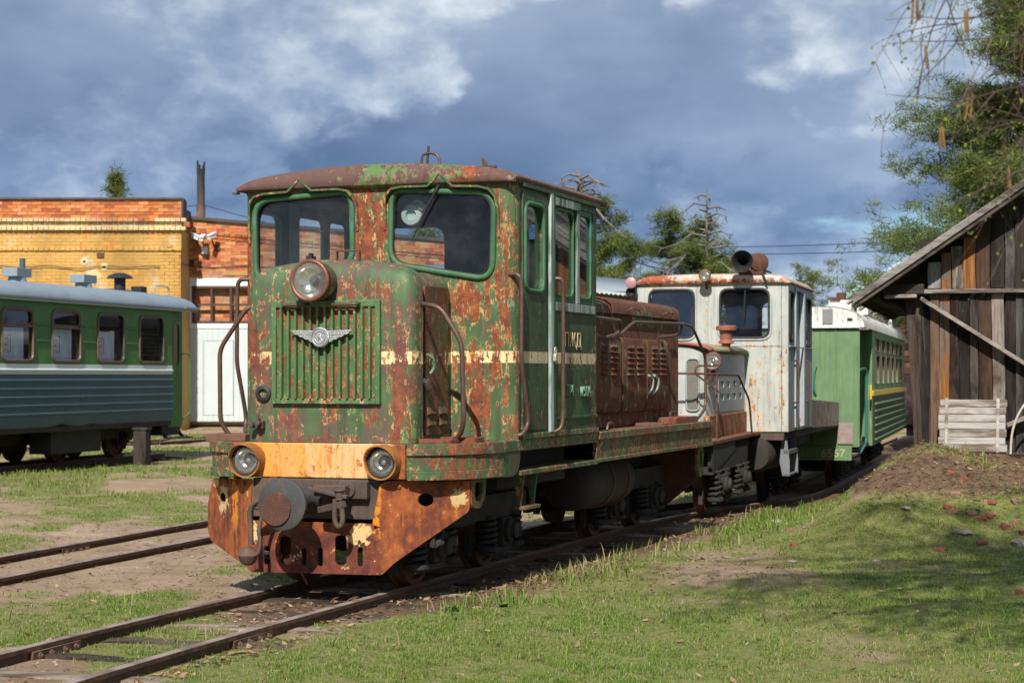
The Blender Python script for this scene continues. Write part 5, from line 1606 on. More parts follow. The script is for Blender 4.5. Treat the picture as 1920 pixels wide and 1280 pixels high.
M_CURT = curtain_mat()
ca = thing('passenger_carriage', 'green and slate blue passenger carriage with curtained windows on the far left track', 'railway coach', (-8.32, 34.93, 0), -math.atan(.30))
Y0, Y1 = -10.4, 2.0
wn = [(-4.08 + 1.577 * k, -3.125 + 1.577 * k) for k in range(-4, 4)]
for sgn in (1, -1):
    holes = [rrect(a, b, 1.845, 2.715, .13, 5) for a, b in wn]
    s_ = MB().plate([(Y0, 1.795), (Y1, 1.795), (Y1, 2.90), (Y0, 2.90)], holes, lambda a, b: (sgn * 1.11, a, b), (sgn * .04, 0, 0)).build('upper_side', M_LGREEN, ca)
    for k, (a, b) in enumerate(wn):
        hole = rrect(a, b, 1.845, 2.715, .13, 5)
        f = MB().tube([(sgn * 1.156, p, q) for p, q in hole], .022, 6, True).build('window', M_WFRAME, ca, smooth=60)
        if k < 6:
            MB().box(sgn * 1.130, sgn * 1.168, a + .01, b - .01, 2.41, 2.445).build('sash_bar', M_WFRAME, f, .004)
            MB().tube([(sgn * 1.160, p, q) for p, q in rrect(a + .03, b - .03, 2.46, 2.685, .10, 4)], .014, 5, True).build('top_sash', M_WFRAME, f, smooth=60)
        else:
            MB().tube([(sgn * 1.150, p, q) for p, q in scale_loop(hole, -.01)], .020, 5, True).build('gasket', M_BLACK, f, smooth=60)
        MB().plate(hole, [], lambda p, q: (sgn * 1.125, p, q), (sgn * .004, 0, 0)).build('pane', M_GLASS, f)
        if k < 7 and sgn > 0:
            me_v, me_f = [], []
            n = 16
            zt = 2.40 if k < 6 else 2.42
            for i in range(n + 1):
                t = i / n
                for z in (1.86, zt - (.03 if k == 6 else 0) * math.sin(t * 3)):
                    me_v.append((sgn * (1.055 + .018 * math.sin(t * 26)), a + .02 + (b - a - (.18 if k != 6 else .22)) * t, z))
            for i in range(n):
                me_f.append((2 * i, 2 * i + 2, 2 * i + 3, 2 * i + 1))
            o = MB().add(me_v, me_f).build('curtain', M_CURT, ca, smooth=80, normals=False)
            uv = o.data.uv_layers.new(name='UVMap')
            for lpi, l in enumerate(o.data.loops):
                vi = l.vertex_index
                uv.data[lpi].uv = ((vi // 2) / n, vi % 2)
        if k == 7:
            g = MB()
            for z in (1.98, 2.06, 2.14, 2.22, 2.30, 2.38):
                g.tube([(sgn * 1.10, a, z), (sgn * 1.10, b, z)], .008, 5)
            for yy in (a + .22, b - .2):
                g.tube([(sgn * 1.09, yy, 1.85), (sgn * 1.09, yy, 2.45)], .009, 5)
            g.build('window_grate', M_BLACK, ca)
    for k in range(len(wn) - 1):
        a, b = wn[k][1], wn[k + 1][0]
        for z in (2.17, 2.45):
            MB().box(sgn * 1.150, sgn * 1.170, a + .10, b - .10, z, z + .035).build('side_rib', M_LGREEN, s_, .012)
    bd = MB()
    bd.box(sgn * 1.11, sgn * 1.150, Y0, Y1, 1.615, 1.790)
    bd.loft([[(sgn * 1.150, y, 1.655), (sgn * 1.178, y, 1.675), (sgn * 1.178, y, 1.695), (sgn * 1.150, y, 1.715)] for y in (Y0, Y1)])
    bd.build('waist_band', M_LBAND, ca, .004)
    lowr = MB()
    n = 10
    prof = [(1.152, 1.612)]
    for k in range(5):
        z = 1.505 - .143 * k
        prof += [(1.152, z + .030), (1.176, z + .012), (1.176, z - .010), (1.152, z - .026)]
    prof += [(1.152, .80), (1.14, .72), (1.08, .66), (1.0, .645), (1.0, .66), (1.06, .68), (1.10, .75), (1.10, 1.612)]
    lps = []
    for i in range(50):
        y = Y0 + (Y1 - Y0) * i / 49
        dent = .05 * math.exp(-((y + 2.1) / .22) ** 2) + .03 * math.exp(-((y + 1.1) / .12) ** 2)
        lps.append([(sgn * (x - (dent if z < .86 else 0)), y, z + (dent * .8 if z < .74 else 0)) for x, z in prof])
    lowr.loft(lps).build('lower_side', M_LBLUE, ca, smooth=35)
    # vestibule at the far end
    v_ = MB().plate([(2.0, .58), (2.58, .58), (2.58, 2.88), (2.0, 2.88)], [rrect(2.10, 2.47, 1.80, 2.60, .10)], lambda a, b: (sgn * 1.02, a, b), (sgn * .05, 0, 0)).build('end_door', M_LGREEN, ca, .006)
    MB().plate(rrect(2.10, 2.47, 1.80, 2.60, .10), [], lambda a, b: (sgn * 1.04, a, b), (sgn * .004, 0, 0)).build('pane', M_GLASSDIRTY, v_)
    MB().tube(bent([(sgn * 1.06, 2.5, 2.02), (sgn * 1.16, 2.68, 2.03), (sgn * 1.16, 2.74, 1.95), (sgn * 1.16, 2.74, .85), (sgn * 1.06, 2.6, .72)], .06), .016, 7).build('handrail', M_LGREEN, ca, smooth=60)
    stp = MB()
    for yy in (1.92, 2.62):
        stp.tube(smooth_path([(sgn * .95, yy, .62), (sgn * .98, yy, .48), (sgn * 1.05, yy, .40), (sgn * 1.15, yy, .38)]), .035, 6)
    stp.box(sgn * 1.0, sgn * 1.22, 1.9, 2.75, .36, .385)
    stp.build('footstep', M_BLACK, ca, smooth=40)
MB().box(-1.12, 1.12, Y0, Y1, .62, .70).build('floor', M_UNDER, ca)
MB().box(-1.06, 1.06, 1.97, 2.03, .70, 2.9).build('inner_end_wall', M_LGREEN, ca)
MB().box(-1.06, 1.06, 2.54, 2.60, .58, 2.9).build('end_wall', M_LGREEN, ca)
MB().box(-1.1, 1.1, Y0 - .03, Y0 + .02, .65, 2.9).build('end_wall', M_LGREEN, ca)
MB().box(-.04, .0, Y0, 1.9, .70, 2.88).build('corridor_wall', plain('maroon_partition', (.10, .035, .03), .6), ca)
lps = []
for y, k in [(Y0 - .2, 1.0)] + [(y, 1.0) for y in np.arange(Y0, 1.9, 1.577)] + [(1.6, 1.0), (2.3, .98), (2.86, .93), (2.90, .86)]:
    lps.append([(1.235 * math.copysign(abs(math.cos(a)) ** .8, math.cos(a)), y, 2.865 + .36 * k * math.sin(a) ** .85) for a in [PI * i / 20 for i in range(21)]])
o = MB().loft(lps, False, False).build('roof', M_LROOF, ca, smooth=60, normals=False)
o.modifiers.new('thick', 'SOLIDIFY').thickness = .02
MB().box(1.205, 1.25, Y0, 2.6, 2.855, 2.885).build('gutter', M_LBAND, ca, .006)
MB().box(.4, 1.26, 2.35, 2.98, 2.90, 2.95).box(.5, 1.24, 2.36, 2.9, 2.86, 2.90).build('porch_roof', M_LROOF, ca, .006)
for yy in (-2.15, .15):
    b = MB().lathe((.25, yy, 3.15), (0, 0, 1), [(.20, 0), (.16, .12), (.14, .20)], 18)
    b.obox((.25, yy, 3.40), (.30, .48, .15), Matrix.Identity(3))
    b.build('roof_ventilator', M_LROOF, ca, .006)
MB().cyl((.25, -1.97, 3.45), (.25, -1.97, 3.66), .05, n=12).build('vent_pipe', M_LBLUE, ca)
hp = MB().box(.18, .62, .70, 1.75, 3.19, 3.235).box(.22, .62, 1.5, 2.35, 3.17, 3.21).box(.30, .52, 1.9, 2.15, 3.21, 3.34)
hp.build('roof_hatch', M_BLACK, ca, .005)
MB().cyl((.36, 1.35, 3.22), (.36, 1.35, 3.50), .11, n=14).lathe((.36, 1.35, 3.47), (0, 0, 1), [(.26, 0), (.20, .06), (.10, .10), (.001, .11)], 18).build('stove_pipe', M_BLACK, ca, smooth=50)
MB().box(.55, .95, 2.2, 3.0, 3.06, 3.09).build('roof_walk', M_LROOF, ca, .004)
MB().tube(bent([(.5, 2.5, 3.1), (.5, 2.5, 3.38), (.5, 3.1, 3.38), (.5, 3.1, 3.05)], .05), .014, 6).build('roof_rail', plain('grey_rail', (.3, .32, .34), .5), ca, smooth=60)
MB().box(-.4, .4, Y0, 2.4, .38, .62).build('main_frame', M_UNDER, ca)
MB().box(-.5, 1.0, 1.85, 2.62, .42, .62).build('headstock', M_BLACK, ca, .006)
MB().box(.55, .98, -2.25, -.5, .22, .64).build('battery_box', M_UNDER, ca, .01)
bogie(ca, (-1.15, .95), .03, .60, .36, False, (.36, .62))
bogie(ca, (-8.8, -7.0), .03, .60, .36, False, (.36, .62))
chn = MB()
for i in range(4):
    z = .40 - i * .085
    chn.tube([(1.02 + (.03 * math.cos(2 * PI * j / 10) if i % 2 else 0), 1.30 + (0 if i % 2 else .03 * math.cos(2 * PI * j / 10)), z + .055 * math.sin(2 * PI * j / 10)) for j in range(10)], .010, 5, True)
chn.build('coupling_chain', M_BLACK, ca, smooth=60)
ps = thing('wooden_prop', 'short thick timber post propping up the end of the passenger carriage', 'post', (-6.95, 35.05, -.12), -.2)
MB().box(-.125, .125, -.125, .125, 0, .68).box(-.15, .15, -.14, .14, .68, .74).build('post', wood('prop_timber', (.15, .12, .11), (.24, .20, .18), (.06, .05, .045)), ps, .015)

# ------------------------------------------------------------------ goods wagon far behind the shed corner
gw = thing('goods_wagon', 'brown goods wagon glimpsed between the coach and the timber shed', 'railway wagon', (12.0, 52.0, 0), -math.atan(.265))
for i in range(9):
    MB().box(-1.25, 1.25, -.03 + rnd.uniform(-.008, .008), .0, 1.62 + i * .17, 1.775 + i * .17).build('plank', wood('wagon_plank', (.10, .035, .025), (.15, .06, .04), (.05, .025, .02), 'X') if i == 0 else bpy.data.materials['wagon_plank'], gw, .008)
MB().box(-1.25, 1.25, .0, 9.0, .35, 3.15).build('body', plain('wagon_body_paint', (.085, .032, .028), .75, 0, .25, 3, .2), gw)
MB().box(-1.26, 1.26, -.05, .0, .40, 1.60).build('steel_end', plain('purple_brown_steel', (.105, .050, .055), .6, 0, .2, 2, .1), gw, .01)
MB().box(-1.28, 1.28, -.09, .0, .22, .42).build('end_sill', M_WHEEL, gw, .01)
MB().box(-1.0, 1.0, .1, 8.9, -.1, .25).build('underframe', M_UNDER, gw)
lps = [[(1.35 * math.cos(a), y, 3.12 + .4 * math.sin(a)) for a in [PI * i / 12 for i in range(13)]] for y in (-.15, 9.1)]
MB().loft(lps).build('roof', M_UNDER, gw, smooth=40)
for yy in (1.2, 2.6, 6.4, 7.8):
    wheelset(gw, yy, .34, -.45)

# ------------------------------------------------------------------ brick depot
def brick_mat(name, joint=False, paint=None):
    nt = mat(name)
    P = nt.coord()
    t = nt.attr('tint', 'Color')
    n, n2 = nt.noise(P, 9, 6, .65), nt.noise(P, 40, 5, .7)
    c = nt.mix(1.0, t, nt.ramp(n, [(.3, (.72, .72, .72)), (.7, (1.25, 1.22, 1.2))]), 'MULTIPLY')
    w = nt.noise(P, .55, 6, .6)
    c = nt.mix(nt.ss(nt.add(nt.mul(w, .7), nt.mul(n2, .3)), .50, .64, 0, .65), c, (.52, .39, .25))
    if paint:
        pm = nt.ss(nt.add(nt.mul(nt.noise(P, 1.4, 8, .7), .5), nt.mul(n, .25), nt.mul(n2, .25)), .555, .525)
        pc = nt.mix(nt.ss(nt.noise(P, .5, 7, .65), .36, .64), paint, tuple(k * .66 for k in paint))
        pc = nt.mix(nt.ss(nt.noise(P, 1.1, 5, .6), .58, .66, 0, .5), pc, (.56, .50, .38))
        c = nt.mix(pm, c, pc)
    nt.put(c, .9, 0, nt.bump(n2, .5, .01), .15)
    return nt.mat


M_BRICK = brick_mat('orange_brick')
M_YBRICK = brick_mat('yellow_painted_brick', paint=(.58, .345, .105))
M_CBRICK = brick_mat('pale_painted_brick', paint=(.66, .54, .30))
M_MORTAR = plain('lime_mortar', (.40, .31, .215), .95, 0, .25, 6, .4)
M_YMORTAR = plain('yellow_painted_mortar', (.40, .25, .075), .95, 0, .25, 6, .4)
M_TAR = plain('tar_roofing_felt', (.070, .055, .048), .9, 0, .35, 3, .5, ((.15, .12, .10), .4))
M_GATE = plain('pale_grey_gate_paint', (.50, .55, .555), .6, 0, .06, 1.5, .05)
M_GATETRIM = plain('white_gate_trim', (.66, .69, .68), .6, 0, .06, 2, .05)
M_LATTICE = plain('brown_lattice_paint', (.060, .026, .020), .55, 0, .2, 6, .1)

dep = thing('brick_depot', 'orange and yellow brick depot with a pale gate across the yard', 'building', (0, 60, 0))
# coordinates of the depot: x world, y measured from 60, z world
BL, BH = .305, .105
rb = random.Random(3)
ORANGES = [(.47, .155, .050), (.42, .125, .042), (.52, .19, .060), (.36, .10, .042), (.50, .22, .085), (.33, .095, .050), (.54, .26, .11), (.44, .17, .07)]


def brick_verts(x0, x1, z0, z1, y, d=.06):
    j = lambda a: rb.uniform(-a, a)
    f = y + j(.005)
    return [(x0 + j(.006), f, z0 + j(.004)), (x1 + j(.006), f, z0 + j(.004)), (x1 + j(.006), f, z1 + j(.004)), (x0 + j(.006), f, z1 + j(.004)),
            (x0 - .004, y + d, z0 - .003), (x1 + .004, y + d, z0 - .003), (x1 + .004, y + d, z1 + .003), (x0 - .004, y + d, z1 + .003)]


BF = [(0, 1, 2, 3), (1, 0, 4, 5), (2, 1, 5, 6), (3, 2, 6, 7), (0, 3, 7, 4)]
PROTO = []
for i in range(12):
    me = bpy.data.meshes.new('brick')
    me.from_pydata(brick_verts(-.145, .145, -.0475, .0475, 0), [], BF)
    point_colors(me, np.array([[c * rb.uniform(.85, 1.12) for c in ORANGES[i % 8]]] * 8))
    me.materials.append(M_BRICK)
    PROTO.append(me)
BATCH = {}
NPART = [0]


def brick_area(x0, x1, z0, z1, y, m=M_BRICK, part=None, top=None, skip=None, palette=ORANGES):
    """Running bond; part(x, z) -> True lays a separate brick object, else the brick joins the wall's mass."""
    r = int(round(z0 / BH))
    while r * BH < z1:
        z = r * BH
        x = x0 - (r % 2) * BL / 2
        while x < x1:
            a, b = max(x, x0), min(x + BL, x1)
            x += BL
            if b - a < .05:
                continue
            if top and z + BH > top((a + b) / 2):
                continue
            if skip and skip((a + b) / 2, z + BH / 2):
                continue
            full = b - a > BL - .01
            if full and part and NPART[0] < 296 and part((a + b) / 2, z):
                o = bpy.data.objects.new('brick', rb.choice(PROTO))
                COL.objects.link(o)
                o.parent = dep
                o.location = ((a + b) / 2, y + rb.uniform(-.006, .006), z + BH / 2)
                o.rotation_euler = (0, rb.uniform(-.012, .012), rb.uniform(-.02, .02))
                NPART[0] += 1
            else:
                B = BATCH.setdefault(m.name, ([], [], [], m))
                k = len(B[0])
                B[0].extend(brick_verts(a + .006, b - .006, z + .005, z + BH - .005, y))
                B[1].extend([tuple(i + k for i in f) for f in BF])
                c = [q * rb.uniform(.8, 1.15) for q in rb.choice(palette)]
                B[2].extend([c] * 8)
        r += 1


def top_r(x):
    return 6.69 - .0905 * (x + 10.54) * .97


XR0, XR1 = -10.58, -.1
in_gate = lambda x, z: -10.45 < x < -6.35 and z < 4.76
brick_area(XR0, XR1, 0, 6.7, 0, M_BRICK, lambda x, z: z > 5.0 and x < -8.4, lambda x: top_r(x) - .08, in_gate)
brick_area(-10.40, -6.40, 3.2, 4.5, .26, M_BRICK)  # brick infill set behind the lattice in place of a reflected brick wall
# cornice courses on the right wall
for x in np.arange(XR0, XR1 - .2, .19):
    z = top_r(x) - .52
    B = BATCH.setdefault(M_BRICK.name, ([], [], [], M_BRICK))
    for dz_, dy in ((0, -.07), (-.11, -.03)):
        k = len(B[0])
        B[0].extend(brick_verts(x + .01, x + .18, z + dz_, z + dz_ + .095, dy, .14))
        B[1].extend([tuple(i + k for i in f) for f in BF])
        B[2].extend([[q * rb.uniform(.7, 1.05) for q in rb.choice(ORANGES[:6])]] * 8)
MB().plate([(XR0, -.3), (XR1, -.3), (XR1, top_r(XR1) - .05), (XR0, top_r(XR0) - .05)], [[(-10.44, -.2), (-6.36, -.2), (-6.36, 4.75), (-10.44, 4.75)]], lambda a, b: (a, .012, b), (0, .3, 0)).build('wall', M_MORTAR, dep)
MB().box(-10.5, -6.3, .27, .32, 0, 4.8).build('wall', M_MORTAR, dep)
MB().box(XR0, XR1, .5, 14, -.3, 5.6).build('wall', M_MORTAR, dep)
rc = MB()
rc.loft([[(x, -.10, top_r(x) - .07), (x, -.10, top_r(x) + .03), (x, 1.2, top_r(x) + .10), (x, 1.2, top_r(x) - .07)] for x in np.linspace(XR0 + .05, XR1, 9)])
rc.build('parapet_felt', M_TAR, dep)
MB().add([(XR0, .3, 6.7), (XR1, .3, 5.8), (XR1, 14, 5.0), (XR0, 14, 5.8)], [(0, 1, 2, 3)]).build('roof', M_TAR, dep)
# yellow front part
XL0, XL1, YF = -30.0, -10.36, -1.5
brick_area(XL0, XL1, 6.52, 7.08, YF, M_BRICK, lambda x, z: x > -16.6)
brick_area(XL0, XL1, 0, 6.1, YF, M_YBRICK, None, None, lambda x, z: 3.0 < z < 4.02 and (-16.9 < x < -13.2), [(.50, .24, .05), (.55, .29, .07), (.46, .2, .05)])
brick_area(-11.02, XL1, 0, 5.55, YF - .10, M_YBRICK, None, None, None, [(.52, .26, .06), (.5, .22, .05)])
brick_area(XL0, XL1, 6.23, 6.38, YF + .02, M_CBRICK)
for z, dy, zz in ((6.41, -.10, .10), (6.135, -.13, .105), (5.50, -.06, .09)):
    for x in np.arange(XL0, XL1, .165):
        if z < 5.6 and x > -11.1:
            continue
        yel = z < 6.0
        red = z > 6.3 and -13.45 < x < -11.25
        B = BATCH.setdefault((M_YBRICK if yel else M_BRICK if red else M_CBRICK).name, ([], [], [], M_YBRICK if yel else M_BRICK if red else M_CBRICK))
        k = len(B[0])
        B[0].extend(brick_verts(x + .008, x + .157, z, z + zz, YF + dy, .2))
        B[1].extend([tuple(i + k for i in f) for f in BF])
        B[2].extend([[q * rb.uniform(.75, 1.1) for q in ((.46, .20, .04) if yel else rb.choice(ORANGES[:5]))]] * 8)
MB().box(-11.05, XL1 + .02, YF - .16, YF, 5.48, 5.62).build('pilaster_cap', M_YBRICK, dep, .02)
MB().box(XL0, XL1, YF + .012, 12, -.3, 6.13).box(XL0, XL1, YF + .03, -1.0, 6.13, 7.08).build('wall', M_YMORTAR, dep)
MB().box(XL0, XL1 + .03, YF - .06, -.9, 7.08, 7.16).box(XL1 - .005, XL1 + .06, YF - .03, -.85, 6.5, 7.12).build('parapet_felt', M_TAR, dep, .02)
MB().box(XL1 - .02, XL1 + .05, -.9, .0, 6.55, 6.85).build('parapet_felt', M_TAR, dep, .03)
MB().box(-16.9, -13.2, YF + .06, YF + .12, 3.0, 4.02).build('window_recess', plain('dark_brown_shutter', (.05, .028, .022), .7), dep)
MB().box(-17.2, -12.9, YF - .03, YF + .1, 4.02, 4.10).build('lintel', M_LATTICE, dep)
for nm, (v, f, c, m_) in BATCH.items():
    me = bpy.data.meshes.new('bricks')
    me.from_pydata(v, [], f)
    point_colors(me, np.array(c))
    me.materials.append(m_)
    o = bpy.data.objects.new('brickwork', me)
    COL.objects.link(o)
    o.parent = dep
    o['kind'] = 'stuff'
# gate
gt = MB().box(-10.42, -6.38, .02, .08, .10, 3.12).build('gate_leaf', M_GATE, dep, .004)
for i in range(24):
    x = -10.36 + i * .168
    MB().box(x - .076, x + .076, .005, .02, .12, 3.06).build('board', M_GATE, gt, .003)
MB().box(-10.42, -6.38, -.01, .09, 3.10, 3.27).box(-10.42, -10.30, -.01, .09, 3.27, 4.74).box(-10.30, -6.38, -.01, .09, 4.46, 4.58).box(-10.30, -6.38, .015, .09, 4.58, 4.74).build('gate_frame', M_GATETRIM, dep, .005)
dv = MB().box(-9.90, -8.96, -.012, .004, .32, 2.70)
dv.build('wicket_door', M_GATE, dep, .004)
MB().box(-9.915, -9.895, -.014, .004, .31, 2.71).box(-8.965, -8.945, -.014, .004, .31, 2.71).box(-9.9, -8.96, -.014, .004, 2.69, 2.71).build('door_edge', plain('grey_joint', (.22, .24, .24), .7), dep)
lt = MB()
for x in (-10.24, -9.66, -9.04, -8.42, -7.80, -7.18, -6.56):
    lt.box(x - .035, x + .035, -.02, .04, 3.27, 4.46)
for z in (3.30, 3.86, 4.42):
    lt.box(-10.28, -6.4, -.025, .045, z - .035, z + .035)
lt.build('window_lattice', M_LATTICE, dep, .004)
MB().box(-9.3, -7.8, -.03, .01, 4.80, 4.95).build('sign_strip', plain('ochre_strip', (.38, .22, .07), .7), dep)
MB().box(-13.0, -12.78, YF - .05, YF, 5.28, 5.43).build('iron_plate', M_WHEEL, dep)
pm = plain('peeled_plaster', (.58, .46, .25), .9)
for x, z, w in ((-13.4, 5.15, .13), (-12.78, 4.98, .13), (-13.15, 4.52, .12)):
    MB().lathe((x, YF - .004, z), (0, -1, 0), [(w * .55, 0), (w, .006), (w * .9, .012), (w * .35, .012), (w * .3, .0)], 9).build('plaster_patch', pm, dep)
MB().plate([(-13.34, 4.92), (-13.05, 4.95), (-12.86, 4.72), (-12.92, 4.62), (-13.3, 4.66)], [], lambda a, b: (a, YF - .006, b), (0, .01, 0)).build('plaster_patch', pm, dep)
MB().lathe((-9.47, -.02, 5.68), (0, -1, 0), [(.10, 0), (.10, .03), (.05, .05), (.001, .05)], 14).build('wall_anchor', M_WHEEL, dep)
MB().box(-10.36, -10.22, -.10, 0, 5.14, 5.30).build('junction_box', M_BLACK, dep, .01)

cbw = MB()
pts = [(-19, YF - .06, 5.20)]
for i in range(1, 18):
    x = -19 + i * .5
    pts.append((x, YF - .06 - .02 * (i % 2), 4.98 - .09 * math.sin(i * 1.9) * .4 + .02 * math.sin(i)))
pts += [(-10.33, YF - .06, 5.08), (-10.31, -.06, 5.1), (-9.6, -.05, 5.06), (-8.6, -.05, 5.12), (-7.5, -.05, 5.06)]
cb = cbw.tube(pts, .014, 5).build('cable', M_BLACK, None)
cb.location = (0, 60, 0)
tag(cb, 'thin black cable strung along the yellow brick wall', 'cable')


def cctv(name, x, z, yaw, label):
    t = thing(name, label, 'camera', (x, 59.98, z), 0, 'security cameras above the gate')
    M = Matrix.Rotation(yaw, 3, 'Z') @ Matrix.Rotation(.35, 3, 'X')
    W_ = plain('white_plastic', (.70, .71, .70), .4, 0, .05, 4, .02) if 'white_plastic' not in bpy.data.materials else bpy.data.materials['white_plastic']
    b = MB().obox((0, -.45, .12), (.13, .34, .13), M).obox((0, -.47, .195), (.16, .40, .02), M)
    b.build('housing', W_, t, .02)
    MB().tube([(0, 0, -.12), (0, -.2, -.1), (0, -.4, .06)], .025, 7).build('arm', M_BLACK, t)
    return t


cctv('security_camera', -10.08, 5.88, .9, 'white security camera on the brick wall aimed to the left')
cctv('security_camera', -9.88, 5.84, -.1, 'small white security camera between the two others above the gate')
cctv('security_camera', -9.58, 5.90, -.5, 'white security camera at the end of the longer arm')
jb = MB().box(-.10, .10, -.14, 0, -.12, .12).build('camera_junction_box', bpy.data.materials['white_plastic'], None, .015)
jb.location = (-9.87, 59.98, 5.60)
tag(jb, 'white square junction box under the security cameras', 'box')

ch = thing('metal_chimney', 'tall sooty iron chimney pipe rising behind the brick depot', 'chimney', (-11.0, 66, 0))
nt = mat('sooty_iron')
P = nt.coord()
_, _, z = nt.xyz(P)
n = nt.noise(nt.map(P, (5, 5, 1)), 2, 6, .65)
c = nt.ramp(nt.add(nt.lin(z, 6.2, 9.0), nt.mul(nt.add(n, -.5), .7)), [(.05, (.36, .26, .12)), (.35, (.15, .085, .06)), (.6, (.055, .04, .04)), (.85, (.02, .018, .02))])
nt.put(c, .8, 0, nt.bump(n, .3))
MB().cyl((0, 0, 3), (0, 0, 7.6), .155, n=20).cyl((0, 0, 7.6), (0, 0, 8.75), .14, n=20).build('pipe', nt.mat, ch)
tp = MB()
for i in range(9):
    a = 2 * PI * i / 9
    h = [.12, .30, .05, .18, .34, .08, .2, .03, .15][i]
    tp.beam((.13 * math.cos(a), .13 * math.sin(a), 8.70), (.135 * math.cos(a), .135 * math.sin(a), 8.85 + h), .09, .02, (math.cos(a), math.sin(a), 0))
tp.build('jagged_rim', nt.mat, ch)
for i, (x1, y1, z1) in enumerate(((-7.2, 61.2, 6.35), (-12.6, 61, 6.9))):
    g = MB().tube([(-10.9 if i == 0 else -11.1, 66, 7.6), (x1, y1, z1)], .012, 4).build('guy_wire', M_BLACK, None)
    tag(g, ['thin guy wire running down right from the iron chimney', 'thin guy wire running down left from the iron chimney'][i], 'wire')

# ------------------------------------------------------------------ low shed with corrugated roof, half hidden
ls = thing('low_shed', 'low brown shed with corrugated roof edge behind the rear of the green locomotive', 'building', (2.0, 48, 0), -.25)
M_SHEDB = plain('stained_brown_wall', (.16, .105, .07), .85, 0, .35, 2, .3, ((.07, .05, .04), .5))
MB().box(-6, 1.75, .1, 8, -.5, 3.75).build('wall', M_SHEDB, ls)
for i in range(10):
    MB().box(-1.9 + i * .36, -1.56 + i * .36, .06 + .01 * (i % 2), .1, -.3, 3.75).build('board', M_SHEDB, ls, .01)
cr = []
for y, z in ((-.35, 3.95), (8.2, 4.6)):
    cr.append([(x, y, z - .10 * (x + 2) + .03 * math.sin(x * 2 * PI / .12)) for x in np.arange(-6, 1.95, .03)])
MB().loft(cr, False, False).build('corrugated_roof', plain('galvanised_sheet', (.34, .38, .40), .5, .4, .2, 3, .1), ls, normals=False).modifiers.new('thick', 'SOLIDIFY').thickness = .03

# ------------------------------------------------------------------ house far behind the coach
fh = thing('timber_house', 'far timber house with pale blue roof edge and white framed window behind the coach', 'house', (15.9, 74, -.1), -.12)
M_HW = plain('violet_grey_boards', (.15, .12, .125), .85, 0, .2, 2, .3)
MB().box(-2.2, 5, .15, 8, 0, 4.5).build('wall', M_HW, fh)
for i in range(22):
    MB().box(-2.2 + i * .3, -1.91 + i * .3, .10 + .012 * (i % 2), .15, 0, 4.6).build('board', M_HW, fh, .01)
MB().add([(-3.6, -.4, 4.35), (1.6, -.4, 7.5), (1.6, 8, 7.5), (-3.6, 8, 4.35), (-3.6, -.4, 4.15), (1.6, -.4, 7.3), (1.6, 8, 7.3), (-3.6, 8, 4.15)], [(0, 1, 2, 3), (7, 6, 5, 4), (0, 4, 5, 1), (1, 5, 6, 2), (2, 6, 7, 3), (3, 7, 4, 0)]).build('roof', plain('pale_blue_roof_edge', (.36, .50, .62), .5, 0, .06), fh)
MB().add([(-2.2, .12, 4.5), (5, .12, 4.5), (1.6, .12, 7.2)], [(0, 1, 2)]).build('gable', M_HW, fh)
wf = MB().plate([(-.95, 3.15), (.75, 3.15), (.75, 4.1), (-.95, 4.1)], [[(-.82, 3.28), (-.2, 3.28), (-.2, 3.95), (-.82, 3.95)], [(.02, 3.28), (.6, 3.28), (.6, 3.95), (.02, 3.95)]], lambda a, b: (a, .02, b), (0, .08, 0)).build('window', M_GATETRIM, fh)
MB().box(-.82, .6, .06, .09, 3.28, 3.95).build('pane', plain('dark_pane', (.03, .04, .045), .15), wf)

# ------------------------------------------------------------------ timber shed on the bank
M_PLANK = wood('weathered_plank', (.092, .062, .045), (.185, .155, .135), (.030, .021, .017), 'Z', .9)
M_PLANKS = [wood('charcoal_plank', (.040, .032, .028), (.095, .078, .068), (.018, .014, .012), 'Z', .9), M_PLANK, M_PLANK,
            wood('silver_grey_plank', (.17, .165, .16), (.30, .295, .29), (.07, .06, .055), 'Z', .9),
            wood('amber_plank', (.075, .052, .040), (.15, .115, .09), (.028, .02, .016), 'Z', .9, (.34, .13, .032), False),
            wood('red_brown_plank', (.12, .058, .034), (.19, .12, .085), (.04, .022, .016), 'Z', .9)]
M_PLANKX = wood('weathered_beam', (.115, .092, .076), (.215, .18, .155), (.04, .03, .025), 'X', .9)
M_GREYBOARD = wood('silver_grey_board', (.17, .155, .145), (.28, .26, .24), (.07, .058, .05), 'X', .7)
M_BRACE = wood('pale_brown_brace', (.20, .165, .135), (.32, .28, .24), (.08, .06, .048), 'X', .9, None, False)
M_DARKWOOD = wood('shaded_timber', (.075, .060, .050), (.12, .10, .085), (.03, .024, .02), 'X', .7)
sh = thing('timber_shed', 'weathered timber shed with a sloping plank roof on the bank at the right', 'shed', (4.80, 22.0, 0), -math.atan(.27))
rs = random.Random(21)


def roof_z(x):
    return 2.955 + .682 * x if x < 3.3 else 2.955 + .682 * (6.6 - x)


